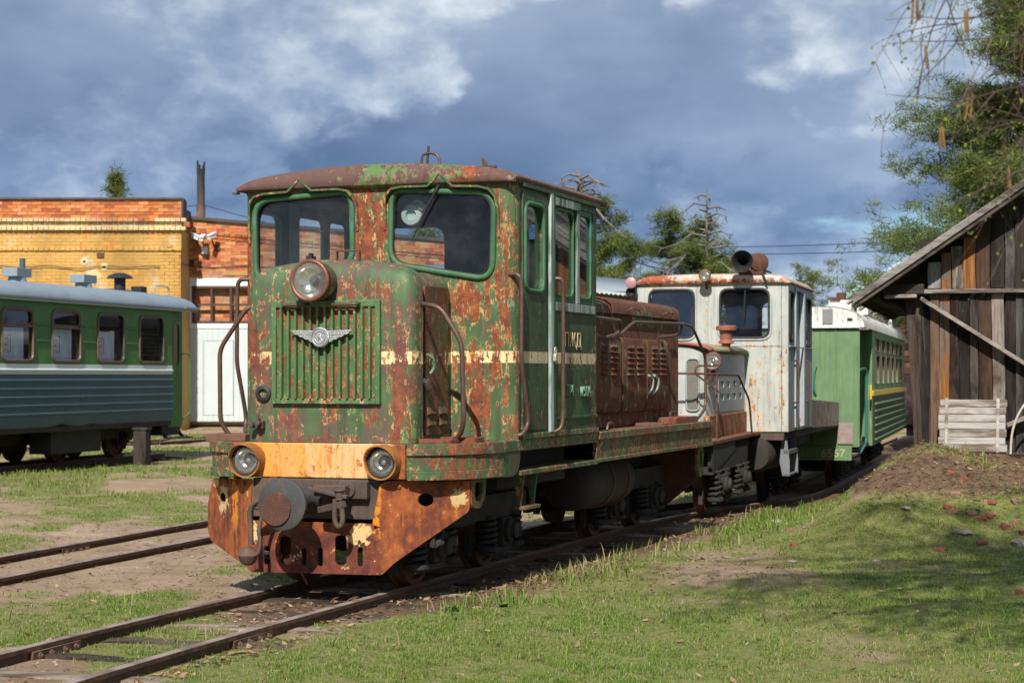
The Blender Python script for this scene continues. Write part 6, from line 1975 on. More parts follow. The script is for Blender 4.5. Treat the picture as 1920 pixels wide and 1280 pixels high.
def plank_row(x0, x1, zlo, zhi, y, wts, lean=.0):
    x = x0
    k = 0
    while x < x1:
        w = rs.uniform(.085, .155)
        gap = rs.uniform(.002, .012)
        a, b = x, min(x + w, x1)
        yo = y - (.018 if k % 2 else 0) + rs.uniform(-.006, .006)
        t = .022
        n = 5
        loops = []
        e = rs.uniform(-.012, .012)
        za, zb = zlo + rs.uniform(-.04, .02), min(zhi(a), zhi(b)) if callable(zhi) else zhi
        for i in range(n):
            z = za + (zb - za) * i / (n - 1)
            s = e * math.sin(i) + lean * (1 - (z - zlo) / 2)
            j = rs.uniform(-.004, .004)
            loops.append([(a + s + j, yo, z), (b + s + j, yo + rs.uniform(-.003, .003), z), (b + s + j, yo + t, z), (a + s + j, yo + t, z)])
        MB().loft(loops).build('plank', rs.choices(M_PLANKS, wts)[0], sh, .003, smooth=20)
        x += w + gap
        k += 1


plank_row(.02, 5.6, .50, 2.55, .02, (3.5, 1.5, 1.5, 1.8, 1.6, 1.6))
plank_row(.10, 5.6, 2.62, lambda x: roof_z(x) - .10, -.035, (2.5, .8, .8, 1.5, 4.5, 2))
for x, l in ((-.05, .0), (-.15, -.03)):
    loops = [[(x + q * .10, .03, z), (x + .10 + q * .10, .02, z), (x + .10 + q * .10, .06, z), (x + q * .10, .07, z)] for z, q in ((.45, 1.0), (1.2, .7), (1.9, .25), (2.5, -.2))]
    MB().loft(loops).build('plank', M_PLANK, sh, .004)
MB().box(.0, 5.6, .06, .10, .3, 3.2).build('inner_wall', M_DARKWOOD, sh)
MB().add([(0.0, .08, .2), (0.0, 9, .2), (0.0, 9, 2.9), (0.0, .08, 2.9)], [(0, 1, 2, 3)]).build('side_wall', M_DARKWOOD, sh)
MB().add([(0.0, .075, 2.6), (3.3, .075, 5.05), (6.6, .075, 2.6)], [(0, 1, 2)]).build('gable_lining', M_DARKWOOD, sh)
bt = MB().box(.05, 5.6, -.085, -.035, 2.555, 2.605).build('batten', M_BRACE, sh, .005)
MB().beam((.02, -.10, 2.50), (2.6, -.10, .82), .045, .125, (0, -1, 0)).build('brace', M_BRACE, sh, .006)
MB().beam((1.0, -.12, 1.02), (3.2, -.12, 1.95), .05, .11, (0, -1, 0)).build('brace', M_PLANKX, sh, .006)
# wall plate sticking out under the eave
for (y, z0, z1, x0, x1) in ((-.16, 2.545, 2.665, -.42, .06), (-.20, 2.50, 2.545, -.40, -.02)):
    MB().box(x0, x1, y, y + .14, z0, z1).build('wall_plate', M_PLANKX, sh, .012)
MB().beam((-.50, -.12, 2.55), (-.50, 6, 2.55), .12, .14).build('purlin', M_DARKWOOD, sh, .01)
MB().beam((-.60, -.05, 2.46), (-.58, .12, 2.60), .10, .05).build('purlin_block', M_DARKWOOD, sh, .006)
MB().tube(smooth_path([(-.42, .2, 2.46), (-.22, .2, 2.40), (-.09, .2, 2.2), (-.06, .2, 1.9)]), .045, 6).build('knee_brace', M_DARKWOOD, sh)
# roof boards, laid up the slope in two layers
sl = math.atan(.682)
for sgn in (-1, 1):
    for i in range(34):
        for layer in (0, 1):
            y0 = -.42 + i * .21 + layer * .105
            j = rs.uniform(-.05, .05) + (.10 if layer == 0 else 0)
            zb = .025 + layer * .034 + rs.uniform(-.006, .006)
            xa = -.73 + j - layer * .06
            a = Vector((xa, y0 + .10, roof_z(xa) + zb + rs.uniform(-.02, .02)))
            b = Vector((3.3, y0 + .10, roof_z(3.3) + zb))
            if sgn > 0:
                a.x, b.x = 6.6 - a.x, 6.6 - b.x
            if sgn > 0 and layer == 0:
                continue
            mid = (a + b) / 2 + Vector((0, 0, rs.uniform(-.012, .006)))
            bd = MB()
            bd.beam(a, mid, .20, .026).beam(mid, b, .20, .026)
            bd.build('roof_board', M_GREYBOARD if layer else M_DARKWOOD, sh, .004)
for (dz_, y, w, m_) in ((.012, -.43, .07, M_GREYBOARD), (-.060, -.40, .05, M_DARKWOOD)):
    MB().beam((-.74, y, roof_z(-.74) + dz_), (1.3, y, roof_z(1.3) + dz_ + .01), .03, w).beam((1.3, y + .002, roof_z(1.3) + dz_ - .005), (3.3, y, roof_z(3.3) + dz_), .032, w).build('barge_board', m_, sh, .006)
MB().add([(-.72, -.38, roof_z(-.72) - .02), (3.3, -.38, roof_z(3.3) - .02), (3.3, 6.8, roof_z(3.3) - .02), (-.72, 6.8, roof_z(-.72) - .02)], [(0, 1, 2, 3)]).build('roof_lining', M_DARKWOOD, sh)

S_RZ = -math.atan(.27)


def shed_pt(x, y, z):
    c, s = math.cos(S_RZ), math.sin(S_RZ)
    return (4.80 + x * c - y * s, 22.0 + x * s + y * c, z)


cr = thing('wooden_crate', 'grey slatted wooden crate lid leaning against the timber shed', 'crate', shed_pt(.62, -.52, .72), S_RZ)
M_CRATE = wood('pale_grey_slat', (.30, .275, .25), (.46, .43, .395), (.15, .11, .08), 'X', .6, None, False)
for i in range(7):
    z = .005 + i * .0855
    e = rs.uniform(-.012, .012)
    loops = []
    for k in range(7):
        t = k / 6
        x = -.372 + .744 * t + (e if k in (0, 6) else 0)
        loops.append([(x, -.012 + z * .10, z + rs.uniform(-.003, .003)), (x, .012 + z * .10, z), (x, .012 + z * .10, z + .080), (x, -.012 + z * .10, z + .080 + rs.uniform(-.003, .004))])
    MB().loft(loops).build('slat', M_CRATE, cr, .003, smooth=20)
for x in (-.295, .275):
    MB().beam((x, -.026, -.01), (x + .008, .035, .615), .036, .020, (0, -1, 0)).build('batten', M_CRATE, cr, .003)
MB().box(-.37, .37, .08, .45, .0, .56).build('body', M_DARKWOOD, cr)
pl = MB().box(-.40, .28, -.08, .10, 0, .05).build('ground_plank', M_PLANKX, None, .008)
pl.location = shed_pt(.50, -.72, .655)
pl.rotation_euler = (0, .02, S_RZ)
tag(pl, 'weathered plank lying flat in front of the grey crate', 'plank')
pl2 = MB().box(-.05, 2.2, -.07, .09, 0, .04).build('ground_plank', M_PLANKX, None, .008)
pl2.location = shed_pt(.86, -.68, .665)
pl2.rotation_euler = (0, 0, S_RZ + .03)
tag(pl2, 'long weathered plank running out of the frame right of the crate', 'plank')
bp_ = MB().tube(smooth_path([(0, 0, 0), (.02, -.02, .25), (.10, -.05, .48), (.24, -.05, .66), (.40, 0, .72)]), .014, 7).build('pale_hose', plain('pale_bent_pipe', (.50, .46, .40), .5), None, smooth=60)
bp_.location = shed_pt(1.04, -.50, .70)
bp_.rotation_euler = (0, 0, S_RZ)
tag(bp_, 'pale bent hose leaning on the shed wall right of the crate', 'hose')

# overhead wires
for i, (z0, z1, lab) in enumerate(((8.1, 7.7, 'upper overhead wire crossing the sky behind the white locomotive'), (7.75, 7.25, 'lower overhead wire crossing the sky behind the white locomotive'))):
    pts = []
    for k in range(21):
        t = k / 20
        pts.append((8.5 + 17.5 * t, 95 - 20 * t, z0 + (z1 - z0) * t - .5 * 4 * t * (1 - t) * .5))
    o = MB().tube(pts, .018, 4).build('overhead_wire', M_BLACK, None)
    tag(o, lab, 'wire', 'overhead wires')

# ------------------------------------------------------------------ trees
def leaf_mat(name, cols, trans=.25, rough=.6):
    nt = mat(name)
    t = nt.attr('tint', 'Color')
    nt.put(t, rough, 0, None, .25)
    tl = nt.node('ShaderNodeBsdfTranslucent', {'Color': t})
    mx = nt.node('ShaderNodeMixShader', {0: trans, 1: nt.bsdf.outputs[0], 2: tl.outputs[0]})
    nt.L.new(mx.outputs[0], nt.out.inputs[0])
    return nt.mat


M_NEEDLE = leaf_mat('pine_needles', None, .2)
nt = mat('pine_bark')
P = nt.coord()
_, _, z = nt.xyz(P)
n = nt.noise(nt.map(P, (3, 3, .8)), 2.5, 7, .7)
c = nt.mix(nt.ss(nt.add(nt.mul(z, .09), nt.mul(n, .7)), .5, 1.0), nt.ramp(n, [(.3, (.05, .04, .034)), (.7, (.16, .12, .095))]), nt.ramp(n, [(.3, (.17, .075, .035)), (.7, (.36, .18, .085))]))
nt.put(c, .9, 0, nt.bump(n, .6, .05))
M_PBARK = nt.mat
M_DEAD = plain('grey_dead_wood', (.17, .145, .135), .9, 0, .3, 6, .3)


def rot_to(d):
    d = d / (np.linalg.norm(d, axis=-1, keepdims=True) + 1e-9)
    return d


def needle_mesh(name, centers, sizes, rg, per=34, flat=.55, tones=((.040, .066, .016), (.165, .200, .042)), width=.050, up=.3):
    """Many thin needle-bundle triangles round every clump centre; tone varies by clump and by bundle."""
    C = np.repeat(np.array(centers), per, 0)
    Sz = np.repeat(np.array(sizes), per)
    k = len(C)
    d = rg.normal(size=(k, 3))
    d[:, 2] = d[:, 2] * .8 + up
    d = rot_to(d)
    off = rg.normal(size=(k, 3)) * np.array([.45, .45, .45 * flat]) * Sz[:, None]
    p = C + off
    ln = Sz * rg.uniform(.55, 1.1, k)
    side = rot_to(np.cross(d, rg.normal(size=(k, 3))))
    w = ln * width * rg.uniform(.7, 1.3, k)
    a = p - side * w[:, None]
    b = p + side * w[:, None]
    t = p + d * ln[:, None]
    V = np.stack([a, b, t], 1).reshape(-1, 3)
    F = np.arange(k * 3).reshape(-1, 3)
    tone = np.clip(np.repeat(rg.uniform(0, 1, len(centers)), per) * .6 + rg.uniform(0, 1, k) * .45, 0, 1)
    lo, hi = np.array(tones[0]), np.array(tones[1])
    cols = lo + (hi - lo) * tone[:, None]
    me = np_mesh(name, V, F)
    point_colors(me, np.repeat(cols, 3, 0))
    return me


def pine(loc, h, label, seed, r=3.2, z0=.35, clumps=700, trunk=.16, lean=(0, 0), top_dead=0, shape=None, group='pines behind the trains', csize=.27, sides=None, needle=26, droop=-.1, flatz=.34, limbk=1.35):
    rg = np.random.default_rng(seed)
    rr = random.Random(seed)
    root = thing('pine_tree', label, 'tree', loc, 0, group)
    wob = [rr.uniform(-.25, .25) for _ in range(8)]

    def axis(t):
        return Vector((lean[0] * t + .02 * h * math.sin(t * 5 + wob[0] * 9) * .5, lean[1] * t + .015 * h * math.sin(t * 4 + wob[1] * 9) * .5, h * t))
    n = 14
    MB().tube([axis(i / n) for i in range(n + 1)], [trunk * (1 - .85 * (i / n)) for i in range(n + 1)], 9).build('trunk', M_DEAD if top_dead > .3 else M_PBARK, root, smooth=60)
    limbs = MB()
    cs, sz = [], []
    nl = int(26 * h / 10 * limbk)
    live_top = 1 - top_dead
    for i in range(nl):
        t = z0 + (live_top - z0) * (i + rr.random()) / nl
        f = (t - z0) / (live_top - z0)
        L = r * (shape(f) if shape else (.55 + .75 * math.sin(PI * min(1, f * .9 + .12)) - .55 * f)) * rr.uniform(.65, 1.15)
        an = rr.uniform(0, 2 * PI)
        if sides and rr.random() < .75:
            an = sides + rr.uniform(-.6, .6)
        st = axis(t)
        d = Vector((math.cos(an), math.sin(an), droop + .55 * f + rr.uniform(-.12, .2)))
        mid = st + d * L * .5 + Vector((0, 0, -.06 * L))
        end = st + d * L + Vector((0, 0, .12 * L))
        pth = smooth_path([st, mid, end], 4)
        limbs.tube(pth, [max(.012, trunk * .32 * (1 - .8 * k / (len(pth) - 1)) * (1 - .5 * t)) for k in range(len(pth))], 5)
        m_ = max(4, int(clumps * 1.5 / nl))
        for q in range(m_):
            s = rr.uniform(.42, 1.06) ** .8
            p = st.lerp(mid, s * 2) if s < .5 else mid.lerp(end, s * 2 - 1)
            sp = .15 * L * (0.5 + s * .6)
            cs.append((p.x + rr.gauss(0, sp), p.y + rr.gauss(0, sp), p.z + rr.gauss(0, sp * flatz) + .05))
            sz.append(csize * rr.uniform(.7, 1.25))
    for q in range(int(clumps * .05)):
        p = axis(live_top - rr.random() * .05)
        cs.append((p.x + rr.gauss(0, r * .08), p.y + rr.gauss(0, r * .08), p.z + rr.gauss(0, .25)))
        sz.append(csize)
    limbs.build('limbs', M_PBARK, root, smooth=60)
    me = needle_mesh('needles', cs, sz, rg, needle)
    me.materials.append(M_NEEDLE)
    o = bpy.data.objects.new('crown', me)
    COL.objects.link(o)
    o.parent = root
    if top_dead:
        dd = MB()
        for i in range(26):
            t = live_top - .05 + (top_dead + .03) * i / 26
            an = i * 2.4 + rr.uniform(-.4, .4)
            L = r * (.95 - .7 * (t - live_top) / top_dead) * rr.uniform(.45, 1.1)
            st = axis(min(t, .99))
            p1 = st + Vector((math.cos(an) * L * .5, math.sin(an) * L * .5, .10 * L))
            p2 = st + Vector((math.cos(an) * L, math.sin(an) * L, rr.uniform(-.35, .05) * L))
            dd.tube([st, p1, p2], [.045, .03, .014], 4)
            for q in range(4):
                a0 = p1.lerp(p2, rr.random())
                dd.tube([a0, a0 + Vector((rr.uniform(-.3, .3), rr.uniform(-.3, .3), rr.uniform(-.3, .1))) * L], [.020, .010], 3)
        dd.build('dead_branches', M_DEAD, root, smooth=60)
    return root


def at_px(x, y):
    return x


pine((2.95, 61, 0), 8.3, 'tall thin pine with a dead twisted tip right beside the green cab', 5, 2.2, .40, 620, .17, (-.7, 0), .14, lambda f: .9 - .55 * f)
pine((5.4, 66, 0), 6.3, 'broad bushy pine behind the rusty engine hood', 11, 3.4, .22, 1150, .17, (.3, 0), 0, lambda f: 1.05 - .62 * f * f)
pine((3.9, 72, 0), 5.4, 'lower bushy pine filling the gap left of the broad pine', 13, 2.6, .20, 520, .14, (0, 0), 0, lambda f: 1.0 - .6 * f)
pine((6.55, 63, 0), 7.9, 'pine with a bare dead crown behind the white locomotive roof', 17, 2.0, .28, 700, .13, (.1, 0), .32, lambda f: .95 - .45 * f)
pine((-13.4, 63, 0), 8.25, 'young pine top showing above the brick depot parapet', 23, .85, .55, 200, .09, (0, 0), 0, lambda f: 1.05 - .92 * f, 'far pines')
pine((19.4, 120, 0), 8.0, 'small distant pine over the white coach roof', 29, 2.0, .62, 160, .14, (0, 0), 0, lambda f: .9 - .3 * f, 'far pines', .38)
pine((22.3, 118, 0), 7.1, 'distant round topped pine left of the timber shed roof', 31, 1.9, .50, 220, .14, (0, 0), 0, lambda f: .9 - .35 * f, 'far pines', .38)
pine((21.1, 119, 0), 6.0, 'distant narrow spruce like pine beside the round topped pine', 37, 1.0, .25, 160, .12, (0, 0), 0, lambda f: 1.0 - .9 * f, 'far pines', .38)
pine((25.6, 118, 0), 8.1, 'distant pine tip just above the shed eave', 41, 1.6, .55, 160, .14, (0, 0), 0, lambda f: .9 - .4 * f, 'far pines', .38)
# the big pine behind the shed
pine((12.9, 43, 0), 12.2, 'big dark pine with long drooping limbs behind the timber shed', 43, 3.7, .24, 3500, .22, (.3, 0), 0, lambda f: 1.30 - .98 * f ** .8, 'pines behind the trains', .22, PI, 30, -.16, .20, 1.25)
pine((-2.6, 78, 0), 9.5, 'pine rising behind the depot seen through the right cab window', 47, 2.4, .4, 420, .16, (0, 0), 0, lambda f: 1.0 - .5 * f, 'far pines', .38)

# ------------------------------------------------------------------ birch at the right edge
bi = thing('birch_tree', 'birch with hanging catkins and first leaves reaching in at the upper right', 'tree', (3.9, 6.4, -.1), 0)
nt = mat('birch_bark')
P = nt.coord()
n = nt.noise(nt.map(P, (2, 2, 9)), 3, 6, .7)
nt.put(nt.ramp(n, [(.36, (.03, .025, .022)), (.44, (.50, .47, .43)), (.8, (.62, .60, .56))]), .8, 0, nt.bump(n, .3))
M_BIRCH = nt.mat
M_TWIG = plain('purplish_brown_twig', (.075, .038, .035), .6, 0, .25, 30, .1)
M_CATKIN = plain('ochre_catkin', (.25, .135, .04), .8, 0, .3, 60, .6)
MB().tube(smooth_path([(0, 0, 0), (.05, .05, 2), (-.05, .0, 4.5), (.1, .1, 7), (0, 0, 10.5)]), [.15 - .0052 * i for i in range(25)], 12).build('trunk', M_BIRCH, bi, smooth=60)
rt = random.Random(99)
tw, tw2 = MB(), MB()
budC, budN = [], []
catk = []


def twig(p, d, L, r, depth, hang, store):
    """A drooping birch twig with side twigs, buds and catkins."""
    n = max(4, int(L / .06))
    pts = [Vector(p)]
    d = Vector(d).normalized()
    for i in range(n):
        d = (d + Vector((rt.gauss(0, .09), rt.gauss(0, .09), rt.gauss(0, .08) - hang))).normalized()
        pts.append(pts[-1] + d * L / n)
    store.tube(pts, [r * (1 - .75 * i / n) for i in range(n + 1)], 4)
    for i in range(1, n + 1):
        if rt.random() < .78:
            budC.append(tuple(pts[i]))
            budN.append(tuple((d + Vector((rt.gauss(0, .6), rt.gauss(0, .6), rt.gauss(0, .6)))).normalized()))
    if depth > 0:
        for i in range(1, n):
            if rt.random() < (.62 if r < .0044 else .55):
                side = d.cross(Vector((rt.gauss(0, 1), rt.gauss(0, 1), rt.gauss(0, 1)))).normalized()
                dd = (d * .75 + side * .8).normalized()
                twig(pts[i], dd, L * rt.uniform(.30, .62), r * .55, depth - 1, hang * 1.25, store)
    return pts


# boughs that hang into the frame
for (x, y, z, dx, dy, dz_, L) in ((1.92, 6.1, 3.02, -1, .05, -.02, .70), (1.98, 6.0, 2.72, -1, .0, .02, .85), (1.95, 6.2, 2.55, -1, .0, .0, .62), (1.98, 5.9, 2.42, -1, .02, -.02, .60),
                                  (2.0, 6.1, 2.85, -1, -.03, -.10, .72), (1.85, 6.0, 2.30, -.8, .0, -.15, .42), (1.62, 6.15, 3.1, -.45, 0, -.6, .62), (1.45, 6.0, 3.1, -.25, 0, -.8, .45), (1.75, 6.2, 3.1, -.2, .1, -.9, .8), (1.8, 6.05, 2.75, -.3, 0, -.9, .75)):
    s = Vector((3.9, 6.4, z + .75))
    e = Vector((x, y, z)) - Vector((3.9, 6.4, -.1))
    s0 = Vector((0, 0, z + .95))
    tw.tube(smooth_path([s0, s0.lerp(e, .25) + Vector((rt.uniform(-.1, .1), rt.uniform(-.1, .1), .14)), s0.lerp(e, .5) + Vector((rt.uniform(-.08, .08), rt.uniform(-.12, .12), .18)), s0.lerp(e, .78) + Vector((0, rt.uniform(-.06, .06), .08)), e], 4), [.015 - .00065 * i for i in range(17)], 6)
    twig(e, (dx, dy, dz_), L, .0042, 2, .035, tw)
in_bud, in_n = list(budC), list(budN)
for (cx, cz, y, k) in ((-2.43, 2.78, 6.0, 2), (-2.60, 2.33, 6.05, 2), (-2.25, 2.30, 6.1, 2), (-2.55, 2.88, 6.0, 3), (-2.3, 2.95, 6.1, 4), (-2.15, 2.80, 5.95, 3), (-2.05, 2.50, 6.0, 2), (-2.12, 2.14, 6.05, 3), (-2.0, 2.25, 6.1, 2), (-2.0, 2.95, 6.0, 3), (-2.62, 2.65, 6.1, 1), (-2.38, 2.55, 6.0, 2), (-1.98, 2.05, 6.0, 3)):
    near = min(in_bud, key=lambda b: (b[0] - cx) ** 2 + (b[2] + -.1 - cz) ** 2)
    for q in range(k):
        bx, by, bz = near[0] + rt.uniform(-.012, .012), near[1] + rt.uniform(-.02, .02), near[2]
        L = rt.uniform(.065, .11)
        sw = rt.uniform(-.012, .012)
        m_ = MB()
        nseg = 9
        m_.tube([(bx + sw * (i / nseg) ** 2, by, bz - .008 - L * i / nseg) for i in range(nseg + 1)], [.0018] + [.0037 + .0009 * (i % 2) for i in range(nseg - 1)] + [.002], 6)
        m_.build('catkin', M_CATKIN, bi, smooth=60)
tw.build('twigs', M_TWIG, bi, smooth=60)


def bud_mesh(C, Nn, size, rg):
    C, d = np.array(C), rot_to(np.array(Nn))
    k = len(C)
    side = rot_to(np.cross(d, rg.normal(size=(k, 3))))
    L = size * rg.uniform(.5, 1.25, k)
    w = L * rg.uniform(.22, .42, k)
    a, m1 = C, C + d * (L * .5)[:, None]
    V = np.stack([a, m1 - side * w[:, None], C + d * L[:, None], m1 + side * w[:, None]], 1).reshape(-1, 3)
    me = np_mesh('leaves', V, np.arange(k * 4).reshape(-1, 4))
    t = rg.uniform(0, 1, k)[:, None]
    cols = np.array([.13, .20, .022]) * (1 - t) + np.array([.30, .36, .05]) * t
    point_colors(me, np.repeat(cols, 4, 0))
    return me


rg = np.random.default_rng(5)
M_BLEAF = leaf_mat('young_birch_leaf', None, .35)
me = bud_mesh(in_bud, in_n, .0145, rg)
me.materials.append(M_BLEAF)
o = bpy.data.objects.new('leaves', me)
COL.objects.link(o)
o.parent = bi
o['kind'] = 'stuff'
# upper crown, above the frame, that shades the lawn
budC.clear()
budN.clear()
for i in range(64):
    an = rt.uniform(0, 2 * PI)
    h0 = rt.uniform(5.6, 10.2)
    L = rt.uniform(1.2, 3.3) * (1 - .35 * (h0 - 5.6) / 5)
    st = Vector((0, 0, h0))
    d = Vector((math.cos(an) - .45, math.sin(an) * .8, .30))
    e = st + d * L
    pth = smooth_path([st, st + d * L * .5 + Vector((0, 0, .15)), e], 4)
    tw2.tube(pth, [.030 - .0026 * k for k in range(len(pth))], 5)
    for k in range(2, len(pth)):
        for q in range(2):
            twig(pth[k], Vector((math.cos(an) + rt.gauss(0, .7), math.sin(an) + rt.gauss(0, .7), rt.uniform(-.3, .3))), rt.uniform(.5, 1.1), .008, 1, .06, tw2)
tw2.build('twigs', M_TWIG, bi, smooth=60)
me = bud_mesh(budC, budN, .065, rg)
me.materials.append(M_BLEAF)
o = bpy.data.objects.new('leaves', me)
COL.objects.link(o)
o.parent = bi
o['kind'] = 'stuff'
print('birch', len(budC), len(in_bud), len(tw.f), len(tw2.f))

# ------------------------------------------------------------------ grass, leaves, weeds
M_GRASS = leaf_mat('grass_blade', None, .3, .55)


def scatter(n, d0, d1, rg, spread=.31, pw=.6):
    """Random ground points in the wedge seen by the camera and a little beyond, denser near."""
    u = rg.uniform(0, 1, n)
    d = d0 + (d1 - d0) * u ** (1 / pw) if pw < 1 else d0 + (d1 - d0) * u ** pw
    x = rg.uniform(-1, 1, n) * (d * spread + .6)
    return x, d


def blades(n, d0, d1, rg, hmin, hmax, wid, pw=1.0, thresh=None, kind='lawn'):
    u = rg.uniform(0, 1, n)
    d = d0 * (d1 / d0) ** u
    x = rg.uniform(-1, 1, n) * (d * .30 + .5)
    g = grass_amount(x, d)
    cl = fbm(x, d, 7.0, 3, 123)
    p = np.clip((g - .26) * 1.7, 0, 1) * np.clip((cl - .42) * 5.5, .05, 1)
    lat = x - track_x(d)
    if kind == 'tall':
        near = np.exp(-((lat - 1.45) / .28) ** 2) * sst(d, 12.5, 13.5) + .9 * np.exp(-((lat - 1.75) / .4) ** 2) * sst(d, 18.5, 20.5) + .5 * np.exp(-((d - 20.6) / .5) ** 2) * sst(x, 4.5, 5.2)
        cl2 = fbm(x, d, 2.2, 3, 321)
        p = near * np.clip((cl2 - .46) * 7, 0, 1) + .012 * np.clip((g - .4) * 2, 0, 1)
    under = (np.abs(lat) < 1.0) & (d > 13.6) & (d < 40)
    p = np.where(under, p * .12, p)
    ok = rg.uniform(0, 1, n) < p
    x, d, g = x[ok], d[ok], g[ok]
    k = len(x)
    z = ground_z(x, d) - .004
    hh = rg.uniform(hmin, hmax, k) * (.65 + .6 * fbm(x, d, 1.7, 3, 55))
    hh = hh * (.75 + .25 * (d / d0) ** .5)
    az = rg.uniform(0, 2 * PI, k)
    til = rg.uniform(.1, 1.35, k)
    dirx, diry = np.cos(az) * np.sin(til), np.sin(az) * np.sin(til)
    dz_ = np.cos(til)
    w = wid * rg.uniform(.6, 1.4, k) * (d / 11.0) ** .8
    px, py = -np.sin(az) * w, np.cos(az) * w
    base = np.stack([x, d, z], 1)
    a = base + np.stack([px, py, 0 * px], 1)
    b = base - np.stack([px, py, 0 * px], 1)
    m1 = base + np.stack([dirx * hh * .5, diry * hh * .5, dz_ * hh * .62], 1)
    t = base + np.stack([dirx * hh, diry * hh, dz_ * hh * .92], 1)
    V = np.stack([a, b, m1 + np.stack([-px, -py, 0 * px], 1) * .7, t, m1 + np.stack([px, py, 0 * px], 1) * .7], 1).reshape(-1, 3)
    i0 = np.arange(k) * 5
    Q = np.stack([i0, i0 + 1, i0 + 2, i0 + 4], 1)
    T = np.stack([i0 + 4, i0 + 2, i0 + 3, i0 + 3], 1)
    tone = rg.uniform(0, 1, k)[:, None]
    pat = np.clip(fbm(x, d, .8, 4, 66) * 1.6 - .35, 0, 1)[:, None]
    dry = ((rg.uniform(0, 1, k) < (.11 + .32 * (1 - np.clip(g, 0, 1)) + .25 * np.clip(fbm(x, d, 1.1, 3, 99) * 2 - .9, 0, 1)))[:, None]).astype(float)
    gcol = np.array([.075, .148, .018]) * (1 - tone) + np.array([.200, .315, .048]) * tone
    gcol = gcol * (1 - pat * .45) + np.array([.21, .235, .045]) * pat * .45
    dcol = np.array([.27, .205, .095]) * (1 - tone) + np.array([.40, .33, .18]) * tone
    cols = gcol * (1 - dry) + dcol * dry
    return V, Q, T, np.repeat(cols, 5, 0)


def tri_quad_mesh(name, V, Q, T):
    T3 = T[:, :3]
    me = bpy.data.meshes.new(name)
    me.vertices.add(len(V))
    me.vertices.foreach_set('co', np.ascontiguousarray(V, np.float32).ravel())
    idx = np.concatenate([Q.ravel(), T3.ravel()]).astype(np.int32)
    me.loops.add(len(idx))
    me.loops.foreach_set('vertex_index', idx)
    nf = len(Q) + len(T3)
    me.polygons.add(nf)
    ls = np.concatenate([np.arange(len(Q)) * 4, len(Q) * 4 + np.arange(len(T3)) * 3]).astype(np.int32)
    me.polygons.foreach_set('loop_start', ls)
    me.polygons.foreach_set('loop_total', np.concatenate([np.full(len(Q), 4), np.full(len(T3), 3)]).astype(np.int32))
    me.update(calc_edges=True)
    return me


rg = np.random.default_rng(12)
parts = [blades(1250000, 9.3, 26, rg, .014, .038, .0023), blades(160000, 26, 58, rg, .05, .11, .0030), blades(130000, 11, 28, rg, .06, .17, .0036, 1.0, None, 'tall')]
V = np.concatenate([p[0] for p in parts])
o1 = np.cumsum([0] + [len(p[0]) for p in parts])
Q = np.concatenate([p[1] + o1[i] for i, p in enumerate(parts)])
T = np.concatenate([p[2] + o1[i] for i, p in enumerate(parts)])
me = tri_quad_mesh('grass', V, Q, T)
point_colors(me, np.concatenate([p[3] for p in parts]))
me.materials.append(M_GRASS)
go = bpy.data.objects.new('grass', me)
COL.objects.link(go)
go['kind'] = 'stuff'
go['label'] = 'short spring grass growing in patches over the yard'
print('blades', len(T))


def litter(name, n, prob, rg, size, cols, matl, label, d0=9.3, d1=26, lift=.004, curl=.35, asp=.6):
    u = rg.uniform(0, 1, n)
    d = d0 * (d1 / d0) ** u
    x = rg.uniform(-1, 1, n) * (d * .30 + .5)
    ok = rg.uniform(0, 1, n) < prob(x, d)
    x, d = x[ok], d[ok]
    k = len(x)
    z = ground_z(x, d) + lift + rg.uniform(0, .012, k)
    az = rg.uniform(0, 2 * PI, k)
    s = size * rg.uniform(.5, 1.25, k)
    u1 = np.stack([np.cos(az), np.sin(az), rg.uniform(-curl, curl, k)], 1) * s[:, None]
    v1 = np.stack([-np.sin(az), np.cos(az), rg.uniform(-curl, curl, k)], 1) * (s * asp)[:, None]
    c = np.stack([x, d, z], 1)
    cen = c + np.stack([0 * x, 0 * x, -s * .12], 1)
    V = np.stack([c - u1, c - v1 * .9 - u1 * .1, cen, c + v1 - u1 * .2, c + u1 + np.stack([0 * x, 0 * x, s * .25], 1)], 1).reshape(-1, 3)
    i0 = np.arange(k) * 5
    F = np.concatenate([np.stack([i0, i0 + 1, i0 + 2], 1), np.stack([i0, i0 + 2, i0 + 3], 1), np.stack([i0 + 1, i0 + 4, i0 + 2], 1), np.stack([i0 + 2, i0 + 4, i0 + 3], 1)])
    me = np_mesh(name, V, F)
    t = rg.uniform(0, 1, k)[:, None]
    cc = np.array(cols[0]) * (1 - t) + np.array(cols[1]) * t
    point_colors(me, np.repeat(cc, 5, 0))
    me.materials.append(matl)
    o = bpy.data.objects.new(name, me)
    COL.objects.link(o)
    o['kind'] = 'stuff'
    o['label'] = label
    return o


M_LEAF = leaf_mat('dry_leaf', None, .2, .75)


def leaf_prob(x, d):
    lat = x - track_x(d)
    p = .010 + .9 * np.exp(-((lat - .66) / .13) ** 2) * np.clip((fbm(x, d, 1.3, 3, 7) - .40) * 5, 0, 1) * (1 - sst(d, 13.5, 15)) + .9 * np.exp(-((lat - .95) / .40) ** 2) * sst(d, 13, 14.5) * np.clip((fbm(x, d, 1.6, 3, 8) - .35) * 4, 0, 1)
    p = p + .35 * np.exp(-((lat + .1) / .3) ** 2) * np.clip((fbm(x, d, 1.1, 3, 17) - .52) * 8, 0, 1) + .12 * np.exp(-((lat - 1.9) / .6) ** 2) * sst(d, 14, 15)
    return p + .30 * sst(ground_z(x, d), .3, .6)


